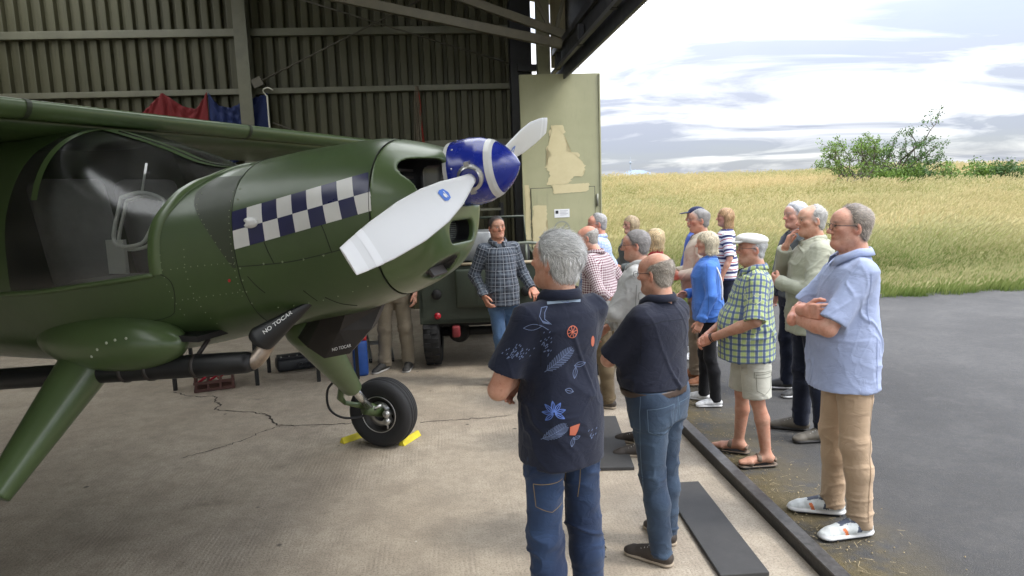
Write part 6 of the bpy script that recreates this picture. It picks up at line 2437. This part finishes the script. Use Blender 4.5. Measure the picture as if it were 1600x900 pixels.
head_sdf(PEOPLE['P9'], 'baseball_cap', fabric('cap_navy', (.014, .020, .06)), ball_cap)

def shirt_bvh(q, part='shirt'):
    o = q['_']['shirt']
    return BVHTree.FromPolygons([tuple(v.co) for v in o.data.vertices], [tuple(p.vertices) for p in o.data.polygons])
class Print:
    """flat print laid on cloth: strokes and fills given as (dx, z) seen along world +Y"""
    def __init__(self, q, off=.0022):
        self.q, self.bv, self.off = q, shirt_bvh(q), off
        y = R(q['yaw'])
        self.e = Vector((math.cos(y), -math.sin(y), 0))
        self.d = Vector((math.sin(y), math.cos(y), 0))
        self.V, self.F = [], []
    def pt(self, a, z):
        o = self.e * a + Vector((0, 0, z)) - self.d * 1.2
        h = self.bv.ray_cast(o, self.d, 3)
        return None if h[0] is None else h[0] - self.d * self.off
    def stroke(self, pts, w):
        P = [np.array(p, float) for p in pts]
        out = []
        for a, b in zip(P[:-1], P[1:]):
            n = max(1, int(np.linalg.norm(b - a) / .012))
            out += [a + (b - a) * k / n for k in range(n)]
        out.append(P[-1])
        last = None
        for i, p in enumerate(out):
            d = out[min(i + 1, len(out) - 1)] - out[max(i - 1, 0)]
            nn = np.array([-d[1], d[0]]) / (np.linalg.norm(d) + 1e-9)
            A, B = self.pt(*(p + nn * w / 2)), self.pt(*(p - nn * w / 2))
            if A is None or B is None:
                last = None
                continue
            self.V += [A, B]
            k = len(self.V) - 2
            if last is not None:
                self.F.append((last, last + 1, k + 1, k))
            last = k
    def fan(self, c, pts):
        C = self.pt(*c)
        R_ = [self.pt(*p) for p in pts]
        if C is None or any(r is None for r in R_):
            return
        b = len(self.V)
        self.V += [C] + R_
        self.F += [(b, b + 1 + i, b + 1 + (i + 1) % len(R_)) for i in range(len(R_))]
    def build(self, name, mat):
        if self.F:
            obj(name, mesh_np(name, np.array([tuple(v) for v in self.V]), self.F, True), mat, self.q['_']['root'])
m_pr = basic('print_steel_blue', (.13, .17, .29), .9)
m_pr2 = basic('print_bright_blue', (.09, .16, .45), .9)
m_pro = basic('print_coral', (.52, .15, .09), .9)
P1q = PEOPLE['P1']
def rot2(p, c, a):
    return (c[0] + p[0] * math.cos(a) - p[1] * math.sin(a), c[1] + p[0] * math.sin(a) + p[1] * math.cos(a))
def leaf_pts(c, L, w, a, n=8):
    up = [rot2((L * (t - .5), w * math.sin(math.pi * t)), c, a) for t in np.linspace(0, 1, n)]
    dn = [rot2((L * (t - .5), -w * math.sin(math.pi * t)), c, a) for t in np.linspace(1, 0, n)]
    return up + dn
ZO = -.012
KX = 1.05
def fern(pr, c, L, a, sgn=1):
    pr.stroke([rot2((-L / 2, 0), c, a), rot2((L / 2, 0), c, a)], .0026)
    for t in np.linspace(-.42, .40, 13):
        m = .034 * (1 - ((t + .05) / .55) ** 2) + .006
        for s in (1, -1):
            pr.stroke([rot2((t * L, 0), c, a), rot2((t * L + m * .75, s * m * .62), c, a)], .0030)
def motif(name, mat, fn, kind=None):
    pr = Print(P1q)
    fn(pr)
    n0 = len(P1q['_']['root'].children)
    pr.build(name, mat)
    if kind:
        o = P1q['_']['root'].children[-1]
        for c in P1q['_']['root'].children:
            if c.name.startswith(name):
                c['kind'] = kind
motif('fern_print', m_pr, lambda pr: fern(pr, (-.016, 1.32 + ZO), .15, R(38)))
motif('fern_print', m_pr, lambda pr: fern(pr, (-.045, 1.027 + ZO), .125, R(30)))
def cres(pr):
    pr.stroke([rot2(p, (-.067, 1.505 + ZO), 0) for p in ((.012, .032), (-.012, .03), (-.022, .0), (-.008, -.026), (.025, -.034), (-.002, -.012), (.0, .012), (.012, .032))], .003)
    for k in range(5):
        pr.stroke([rot2((-.012 + .004 * k, -.016 - .002 * k), (-.067, 1.505 + ZO), 0), rot2((.002 + .005 * k, -.03), (-.067, 1.505 + ZO), 0)], .002)
motif('crescent_print', m_pr, cres)
def eyep(pr):
    lp = leaf_pts((-.118, 1.465 + ZO), .075, .012, R(4))
    pr.stroke(lp + [lp[0]], .0022)
    pr.stroke([(-.08, 1.467 + ZO), (-.055, 1.45 + ZO)], .002)
motif('leaf_print', m_pr, eyep)
for c, L, w, a in (((.050, 1.262 + ZO), .045, .009, R(80)), ((.072, 1.292 + ZO), .05, .010, R(5)), ((.022, 1.196 + ZO), .036, .010, R(-20)), ((.030, .985 + ZO), .04, .008, R(75)), ((.048, 1.0 + ZO), .03, .007, R(20)), ((.015, 1.567 + ZO), .05, .016, R(-50))):
    def lf(pr):
        lp = leaf_pts(c, L, w, a)
        pr.stroke(lp + [lp[0]], .0022)
        pr.stroke([lp[0], lp[7]], .0018)
    motif('leaf_print', m_pr, lf)
g = np.random.default_rng(5)
for cx, cz, n_, sx, sz in ((-.063, 1.394, 26, .022, .045), (-.19, 1.36, 46, .05, .028), (.11, 1.0, 10, .02, .02)):
    def dots(pr):
        for _ in range(n_):
            x, z = cx + g.normal() * sx * .6, cz + ZO + g.normal() * sz * .6
            pr.stroke([(x, z), (x + .005, z + .006)], .003)
    motif('dot_print', m_pr, dots, 'stuff')
def flower(pr):
    for k in range(7):
        a = R(-30 + 42 * k)
        lp = leaf_pts(rot2((.026, 0), (-.043, 1.112 + ZO), a), .044, .0075, a)
        pr.stroke(lp + [lp[0]], .003)
        pr.stroke([lp[0], lp[7]], .003)
motif('flower_print', m_pr2, flower)
def citrus(pr):
    cc = (.042, 1.434 + ZO)
    pr.stroke([rot2((.021 * math.cos(a), .024 * math.sin(a)), cc, 0) for a in np.linspace(0, 6.2832, 20)], .0034)
    for k in range(8):
        a = k * math.pi / 4 + .2
        pr.stroke([rot2((.0 * math.cos(a), .0 * math.sin(a)), cc, 0), rot2((.021 * math.cos(a), .024 * math.sin(a)), cc, 0)], .0026)
motif('citrus_print', m_pro, citrus)
oc = (.036, 1.035 + ZO)
motif('peel_print', m_pro, lambda pr: pr.fan(oc, [rot2(p, oc, 0) for p in ((-.018, -.02), (.006, -.024), (.016, -.004), (.026, .024), (.0, .020), (-.016, .016))]))
oc2 = (.132, 1.376 + ZO)
motif('peel_print', m_pro, lambda pr: pr.fan(oc2, [rot2((.008 * math.cos(a), .024 * math.sin(a)), oc2, 0) for a in np.linspace(0, 6.28, 12)[:-1]]))
pr = Print(P1q)
pr.stroke([(-.055, 1.537), (-.01, 1.541), (.05, 1.541), (.085, 1.536)], .010)
pr.build('neck_tape', basic('tape_blue_grey', (.22, .28, .36), .9))

def seams(q, part, paths, mat, w=.004, off=.002, name='seam'):
    """stitched lines laid on a cloth part"""
    root = q['_']['root']
    o = [c for c in root.children if c.name.split('.')[0] == part][0]
    pr = Print.__new__(Print)
    pr.q, pr.off = q, off
    pr.bv = BVHTree.FromPolygons([tuple(v.co) for v in o.data.vertices], [tuple(p.vertices) for p in o.data.polygons])
    y = R(q['yaw'])
    pr.e = Vector((math.cos(y), -math.sin(y), 0))
    pr.d = Vector((math.sin(y), math.cos(y), 0))
    pr.V, pr.F = [], []
    for p in paths:
        pr.stroke(p, w)
    pr.build(name, mat)
m_st1 = basic('stitch_gold', (.20, .15, .085), .8)
m_st2 = basic('stitch_blue', (.10, .15, .21), .8)
m_sh1 = basic('seam_navy', (.006, .008, .016), .9)
def pocket(cx, z, w=.14, h=.15):
    return [[(cx - w / 2, z), (cx + w / 2, z + .01)], [(cx - w / 2, z), (cx - w / 2 + .008, z - h * .8), (cx, z - h), (cx + w / 2 - .008, z - h * .8 + .01), (cx + w / 2, z + .01)]]
seams(P1q, 'trousers', pocket(-.06, .78, .15, .12) + [[(.075, .84), (.07, .74), (.06, .66)]], m_st1, .0035)
P2q = PEOPLE['P2']
seams(P2q, 'trousers', pocket(-.02, .865, .15, .15) + pocket(.14, .87, .10, .14) + [[(.085, .93), (.08, .84), (.065, .76)], [(-.125, .93), (-.13, .85), (-.12, .6), (-.10, .3), (-.09, .1)]], m_st2, .0035)
seams(P2q, 'shirt', [[(-.12, 1.30), (0, 1.315), (.13, 1.305)], [(-.125, 1.30), (-.12, 1.20), (-.125, 1.10)]], m_sh1, .004)
seams(P1q, 'shirt', [[(-.10, 1.50), (-.085, 1.40), (-.09, 1.28)]], m_sh1, .004)
P3q, P4q, P7q, P5q = PEOPLE['P3'], PEOPLE['P4'], PEOPLE['P7'], PEOPLE['P5']
seams(P3q, 'shirt', [[(-.02, 1.50), (-.01, 1.40), (.0, 1.28), (.01, 1.22)], [(.06, 1.15), (.065, 1.0), (.07, .86)]], basic('seam_blue', (.22, .27, .43), .9), .004)
seams(P3q, 'trousers', [[(.05, .84), (.05, .6), (.045, .3), (.04, .1)]], basic('seam_khaki', (.24, .165, .10), .9), .004)
seams(P4q, 'shorts', pocket(.02, .68, .12, .14) + [[(-.05, .70), (.085, .70), (.085, .66), (-.05, .66), (-.05, .70)]], basic('seam_cargo', (.24, .24, .19), .9), .004)
seams(P4q, 'shirt', pocket(-.075, 1.24, .085, .05), basic('seam_lime', (.40, .44, .30), .9), .005)
seams(P7q, 'jacket', [[(-.005, 1.02), (.085, 1.02), (.085, .90), (-.005, .90), (-.005, 1.02)], [(-.06, 1.30), (-.075, 1.1), (-.075, .87)], [(.07, 1.25), (.06, 1.12), (.062, 1.0)]], basic('seam_cornflower', (.035, .10, .33), .9), .005)
seams(P5q, 'jacket', [[(-.02, 1.30), (-.03, 1.1), (-.03, .82)], [(.05, 1.02), (.12, 1.02), (.12, .92)]], basic('seam_sage', (.22, .22, .16), .9), .005)
seams(PEOPLE['P11'], 'shirt_jacket', [[(-.05, 1.30), (-.05, 1.1), (-.05, .86)], [(-.03, 1.24), (.05, 1.23), (.05, 1.18), (-.03, 1.19), (-.03, 1.24)]], basic('seam_grey', (.22, .22, .21), .9), .006)

def wrist_ring(q, s, back, r, w, mat, name):
    d = q['_']
    J, S = d['J'], d['S']
    wr, el = J['wr', s] * S, J['el', s] * S
    ax_ = nv(wr - el)
    c = Vector(wr - ax_ * back)
    z = Vector(ax_)
    x = z.orthogonal().normalized()
    M = Matrix((x, z.cross(x), z)).transposed()
    return MB().lathe([(r - .001, -w), (r + .002, -w), (r + .002, w), (r - .001, w)], 24, 'Z', c=c, M=M).build(name, mat, d['root'], smooth=True)
wrist_ring(P5q, 1, .03, .031, .010, m_black, 'wrist_watch')
wrist_ring(P4q, -1, .02, .030, .004, m_black, 'bracelet')
wrist_ring(P4q, -1, .035, .031, .003, MATS['belt_leather'], 'bracelet')
# white shoulder strap of the woman in blue
d = P7q['_']
Sx = d['S']
MB().tube(smooth_path([tuple(np.array(p) * Sx) for p in ((-.10, .10, 1.30), (-.125, .06, 1.40), (-.13, .0, 1.445), (-.135, -.07, 1.40), (-.15, -.125, 1.25), (-.17, -.13, 1.08))], 6), .008, 8).build('bag_strap', basic('white_strap', (.7, .69, .66), .6), d['root'], smooth=True)
# scarf of the woman with spectacles
d = PEOPLE['P13']['_']
F = Field((-.16, -.14, 1.30), (.16, .18, 1.52), .010)
nk = d['nb'] * d['S']
for k in range(14):
    a0, a1 = 2 * math.pi * k / 14, 2 * math.pi * (k + 1) / 14
    F.cap(nk + [.085 * math.sin(a0), .080 * math.cos(a0), -.005 - .02 * math.cos(a0)], nk + [.085 * math.sin(a1), .080 * math.cos(a1), -.005 - .02 * math.cos(a1)], .028, .026, k=.01)
F.cap(nk + [.02, .10, -.03], nk + [.03, .145, -.13], .026, .034, k=.02)
P, Q = F.mesh()
obj('scarf', mesh_np('scarf', P, Q), fabric('grey_scarf', (.26, .25, .25)), d['root'])

# ------------------------------------------------------------------ things standing in the hangar
# rubber threshold boards
t = NT('ribbed_rubber', .75)
t.color(t.mix(t.noise(9, 5, .65), (.030, .030, .030), (.062, .060, .058)))
t.normal(t.bump(t.noise(120, 3), .3, .003))
for (x, y, a, lab) in ((.715, 5.23, -2.0, 'black rubber board lying behind the man in the printed shirt'), (1.105, 3.83, 3.0, 'black rubber board beside the feet of the navy shirted man')):
    b = MB().box((0, 0, .013), (.255, 1.12, .024), bev=.004).build('rubber_board', t.m, loc=(x, y, .001), rot=(0, 0, R(a)))
    tag(b, lab, 'mat', 'rubber boards on the concrete')

# jeep, seen from the back
jp = empty('jeep', (-.345, 7.66, 0), R(2))
tag(jp, 'dark green open military jeep with red rear lamps', 'jeep')
m_jeep = basic('jeep_olive', (.040, .052, .036), .5, var=.2, scale=5, bump=.08)
m_jdark = basic('jeep_black', (.012, .012, .012), .7)
W = 1.40
tub = MB()
tub.box((0, .02, .86), (W, .04, .66), bev=.012)
tub.box((-W / 2 + .02, 1.1, .90), (.04, 2.2, .58)).box((W / 2 - .02, 1.1, .90), (.04, 2.2, .58)).box((0, 1.1, .56), (W - .06, 2.2, .04))
tb = tub.build('body', m_jeep, jp)
MB().tube([(-W / 2, 0, 1.195), (W / 2, 0, 1.195)], .018, 8).build('rim_rail', basic('tan_rail', (.36, .30, .20), .6), jp, smooth=True)
MB().box((-.04, -.035, .93), (.50, .06, .44), bev=.03).build('spare_cover', m_jeep, jp, smooth=True)
MB().box((-.04, -.07, .93), (.012, .012, .38)).build('panel_rib', m_jeep, jp)
for s in (-1, 1):
    MB().lathe([(0, -.05), (.048, -.05), (.058, -.02), (.058, 0)], 20, 'Y', c=(s * .50, 0, .87)).build('rear_lamp', m_jdark, jp, smooth=True)
    MB().lathe([(0, -.03), (.034, -.028), (.038, 0)], 18, 'Y', c=(s * .50, 0, .625)).build('reflector', basic('red_lens', (.50, .015, .03), .25, coat=.5), jp, smooth=True)
    tyre = [(.20, -.085), (.27, -.10), (.33, -.095), (.36, -.075), (.372, -.04), (.372, .04), (.36, .075), (.33, .095), (.27, .10), (.20, .085)]
    for yy in (.35, 2.1):
        w_ = MB().lathe(tyre, 40, 'X').build('wheel', m_rub, jp, smooth=True, loc=(s * .585, yy, .373))
        tr = MB()
        for k in range(22):
            a = 2 * math.pi * k / 22
            for q_ in (-1, 1):
                tr.box(((q_ * .045), .370 * math.cos(a + q_ * .07), .370 * math.sin(a + q_ * .07)), (.075, .05, .022), Matrix.Rotation(a + q_ * .07 - math.pi / 2, 3, 'X'))
        tag(tr.build('tread_blocks', m_rub, w_), kind='stuff')
        MB().lathe([(0, -.07), (.10, -.07), (.19, -.05), (.205, -.08)], 28, 'X', M=Matrix.Diagonal((-s, 1, 1))).build('rim', m_jeep, w_, smooth=True)
MB().tube([(-.58, .35, .37), (.58, .35, .37)], .05, 12).build('axle', m_jdark, jp, smooth=True)
MB().lathe([(0, -.12), (.09, -.10), (.13, 0), (.09, .10), (0, .12)], 20, 'Y', c=(-.28, .33, .37)).build('differential', m_jdark, jp, smooth=True)
MB().box((-.30, .02, .44), (.09, .12, .13), bev=.02).build('tow_hitch', basic('dull_red', (.22, .025, .03), .6), jp, smooth=True)
MB().box((0, .25, .50), (1.1, .06, .08)).build('chassis_rail', m_jdark, jp)
for x in (-.36, .36):
    s_ = MB().box((x, 1.0, 1.0), (.48, .46, .14), bev=.04).build('seat', m_jdark, jp, smooth=True)
    MB().box((x, .76, 1.18), (.48, .10, .36), bev=.04).build('backrest', m_jdark, s_, smooth=True)
MB().tube(smooth_path([(.36, .05, 1.18), (.36, .05, 1.34), (.42, .05, 1.40), (.62, .05, 1.40), (.66, .05, 1.36), (.66, .05, 1.18)], 4), .018, 8).build('grab_rail', basic('rail_grey_green', (.20, .22, .18), .5, metal=.2), jp, smooth=True)
MB().tube([(.52, .05, 1.40), (.52, .05, 1.18)], .015, 8).build('grab_post', MATS['rail_grey_green'], jp, smooth=True)
MB().tube(smooth_path([(-.62, .5, 1.18), (-.55, .45, 1.48), (.10, .45, 1.48), (.12, .5, 1.18)], 4), .02, 8).build('roll_bar', MATS['rail_grey_green'], jp, smooth=True)
MB().tube([(-.60, .1, 1.20), (-.42, .42, 1.40)], .018, 8).tube([(-.52, .02, 1.2), (-.52, .02, 1.30)], .012, 8).build('roll_stay', MATS['rail_grey_green'], jp, smooth=True)
MB().box((-.15, .60, 1.36), (.56, .5, .34), bev=.02).build('toolbox', basic('galvanised', (.34, .35, .35), .4, metal=.6, var=.2), jp, smooth=True)
MB().tube([(-.64, 2.15, 1.18), (-.62, 2.2, 1.62), (.62, 2.2, 1.62), (.64, 2.15, 1.18)], .02, 8).build('windscreen_frame', m_jeep, jp, smooth=True)
MB().box((0, 2.7, .92), (1.1, 1.0, .5), bev=.05).build('bonnet', m_jeep, jp, smooth=True)

# workbench beyond the aircraft
wb = empty('workbench', (-2.7, 7.4, 0), R(6))
tag(wb, 'low dark workbench with black steel legs beyond the aircraft', 'bench')
MB().box((0, .15, .74), (2.2, .62, .05), bev=.006).build('top', basic('bench_wood', (.12, .085, .055), .7, var=.3), wb)
for x in (-.95, -.10, .55, .97):
    for y in (-.12, .42):
        MB().box((x, y, .358), (.035, .035, .716)).build('leg', m_jdark, wb)
# bottle crate
bc = empty('bottle_crate', (-3.235, 7.24, 0), R(22))
tag(bc, 'open brown plastic bottle crate with red rods under the bench', 'crate')
m_br = basic('crate_brown', (.075, .030, .022), .55)
for z in (.02, .10, .18):
    MB().box((0, -.14, z), (.40, .012, .028)).build('slat', m_br, bc)
    MB().box((0, .14, z), (.40, .012, .028)).build('slat', m_br, bc)
    MB().box((-.194, 0, z), (.012, .268, .028)).build('slat', m_br, bc)
    MB().box((.194, 0, z), (.012, .268, .028)).build('slat', m_br, bc)
for x in (-.18, -.06, .06, .18):
    for y in (-.148, .148):
        MB().box((x, y, .10), (.02, .008, .19)).build('post', m_br, bc)
MB().box((0, 0, .008), (.376, .268, .012)).build('base', m_br, bc)
m_rodr = basic('red_rod', (.42, .02, .04), .4)
for k, (x, y) in enumerate(((-.10, -.05), (.02, -.02), (.10, .04))):
    rd = MB().tube([(-3.235 + x - .08, 7.24 + y, .05 + .02 * k), (-3.235 + x + .10, 7.24 + y + .05, .185 + .01 * k)], .013, 8).build('red_rod', m_rodr, smooth=True)
    tag(rd, 'short red rod lying in the brown bottle crate', 'rod', 'red rods in the bottle crate')
# engine casting
en = empty('engine_casting', (-2.56, 7.93, 0), R(26))
tag(en, 'black engine manifold casting with three round ports on the floor', 'engine part')
MB().box((0, 0, .085), (.46, .24, .15), bev=.035).build('casing', basic('casting_black', (.022, .024, .028), .45, var=.3), en, smooth=True)
MB().box((0, 0, .165), (.42, .20, .025), bev=.01).build('cover', MATS['casting_black'], en, smooth=True)
for x in (.02, .10, .18):
    MB().lathe([(.018, 0), (.018, -.02), (.030, -.025), (.034, -.015), (.034, 0)], 16, 'Y', c=(x, -.12, .075)).build('port', MATS['casting_black'], en, smooth=True)
for x in (-.18, -.09, 0, .09, .18):
    MB().lathe([(0, .012), (.008, .012), (.008, 0)], 6, 'Z', c=(x, -.085, .176)).build('bolt', m_alu, en)
# ladder
ld = empty('ladder', (-1.60, 8.12, 0), R(8))
tag(ld, 'folded aluminium ladder leaning beside the khaki trousers', 'ladder')
m_al2 = basic('ladder_aluminium', (.42, .43, .44), .38, metal=.8, var=.15)
tilt = Matrix.Rotation(R(-14), 3, 'X')
for y in (0, .06):
    for x in (-.13, .13):
        MB().beam(Vector((x, y, .02)), Vector((x * .8 - .25, y + .35, 1.75)), .022, .05).build('rail', m_al2, ld)
    for k in range(6):
        f = .12 + .15 * k
        c = Vector((-.25 * f, y + .35 * f, .02 + 1.73 * f))
        MB().beam(c + Vector((-.125, 0, 0)), c + Vector((.125, 0, 0)), .03, .03).build('rung', m_al2, ld)
for x in (-.13, .13):
    MB().box((x, .02, .025), (.035, .08, .05), bev=.006).build('foot', m_jdark, ld)
# blue jerrycan with a red cap
jc = empty('jerrycan', (-1.74, 7.62, 0), R(15))
tag(jc, 'blue jerrycan with a red cap behind the landing gear', 'can')
MB().box((0, 0, .20), (.16, .30, .40), bev=.03).build('body', basic('can_blue', (.02, .08, .32), .45), jc, smooth=True)
MB().tube([(.05, -.10, .40), (.05, -.10, .45)], .03, 14).build('cap', basic('cap_red', (.5, .03, .03), .4), jc, smooth=True)
MB().tube(smooth_path([(0, -.03, .39), (0, -.02, .45), (0, .09, .45), (0, .11, .39)], 4), .014, 8).build('handle', MATS['can_blue'], jc, smooth=True)
# wooden boxes on a rack near the end wall
rk = empty('storage_rack', tuple(hloc(.35, 11.2)), HT)
tag(rk, 'storage rack by the end wall behind the plaid shirted man', 'rack')
for x in (-.5, .5):
    for y in (-.2, .2):
        MB().box((x, y, .9), (.04, .04, 1.8)).build('upright', m_jdark, rk)
for z in (.5, 1.1, 1.7):
    MB().box((0, 0, z), (1.0, .44, .03)).build('shelf', m_frame, rk)
m_wood = basic('box_wood', (.42, .25, .12), .7, var=.25, scale=14)
for k, (x, z, w_, h_, lab) in enumerate(((-.22, 1.115, .34, .42, 'tall plywood box on the middle shelf of the rack'), (.20, 1.115, .30, .26, 'short plywood box on the middle shelf of the rack'), (-.1, .515, .5, .36, 'wide plywood box on the bottom shelf of the rack'))):
    bx = empty('wooden_box', tuple(hloc(.35 + x, 11.16, z)), HT)
    MB().box((0, 0, h_ / 2), (w_, .3, h_), bev=.006).build('carcass', m_wood, bx)
    MB().box((0, -.155, h_ * .35), (w_ * .9, .012, .03)).build('batten', m_wood, bx)
    MB().box((0, -.155, h_ * .8), (w_ * .9, .012, .03)).build('batten', m_wood, bx)
    tag(bx, lab, 'box', 'boxes on the storage rack')
# hung cloths, white pole and rope bundle
def drape(name, label, top, drop, mat, seed, nx=60, nz=26):
    g = np.random.default_rng(seed)
    us = np.linspace(top[0][0], top[-1][0], nx)
    zt = np.interp(us, [p[0] for p in top], [p[1] for p in top])
    hp = [p[0] for p in top if p[2]]
    V = []
    for j in range(nz):
        f = j / (nz - 1)
        for i, u in enumerate(us):
            dn = min(hp, key=lambda q: abs(q - u))
            dist = abs(u - dn)
            fold = .035 * math.sin(u * 34 + 2.4 * math.sin(u * 6 + seed) + f * 1.2) * (.25 + .75 * f) + .02 * math.sin((u - dn) / (.12 + f) * 9)
            V.append((u, 11.80 + fold - .05 * f, zt[i] - f * drop - .03 * math.sin(dist * 5) * f))
    F = np.array([(j * nx + i, j * nx + i + 1, (j + 1) * nx + i + 1, (j + 1) * nx + i) for j in range(nz - 1) for i in range(nx - 1)])
    o = obj(name, mesh_np(name, np.array(V), F), mat, rot=(0, 0, HT))
    s_ = o.modifiers.new('thickness', 'SOLIDIFY')
    s_.thickness = .002
    return tag(o, label, 'cloth')
drape('red_cloth', 'dark red cloth hung in folds on the ribbed wall', [(-5.2, 3.2, 0), (-4.87, 3.34, 0), (-4.45, 3.72, 1), (-4.15, 3.50, 0), (-3.95, 3.45, 0), (-3.76, 3.72, 1)], .85, fabric('red_nylon', (.17, .012, .014), rough=.6), 1)
drape('blue_cloth', 'dark blue cloth hung between the red cloth and the white pole', [(-3.75, 3.71, 1), (-3.60, 3.50, 0), (-3.42, 3.46, 0), (-3.20, 3.55, 0), (-2.82, 3.68, 1)], .85, fabric('blue_nylon', (.010, .022, .10), rough=.55), 2)
pl = empty('white_pole', tuple(hloc(-2.79, 11.6, 0)), HT)
tag(pl, 'slim white pole with a hook standing against the ribbed wall', 'pole')
MB().tube([(0, 0, 0), (0, .05, 3.62)], .013, 8).build('shaft', basic('pole_white', (.68, .66, .56), .5), pl, smooth=True)
MB().tube(smooth_path([(0, .05, 3.60), (-.06, .05, 3.70), (.02, .05, 3.74), (.10, .05, 3.70)], 4), .010, 6).build('hook', MATS['pole_white'], pl, smooth=True)
rp = empty('rope_bundle', tuple(hloc(-.42, 11.75, 3.70)), HT)
tag(rp, 'bundle of old ropes hanging from the girt on the ribbed wall', 'rope')
m_rp1 = basic('hemp_rope', (.14, .115, .08), .95, var=.3, scale=40)
m_rp2 = basic('red_rope', (.30, .03, .02), .9)
g = np.random.default_rng(8)
for k in range(14):
    x0 = g.normal() * .012
    pts = [(x0, 0, 0)] + [(x0 + (k - 6) * .012 * f + g.normal() * .008, -.05 * f + g.normal() * .012, -1.05 * f) for f in (.2, .45, .7, 1.0)]
    MB().tube(smooth_path(pts, 4), .010, 6).build('rope', m_rp2 if k > 11 else m_rp1, rp, smooth=True)
MB().tube([(0, 0, -.06), (0, 0, .03)], .03, 10).build('knot', m_rp1, rp, smooth=True)
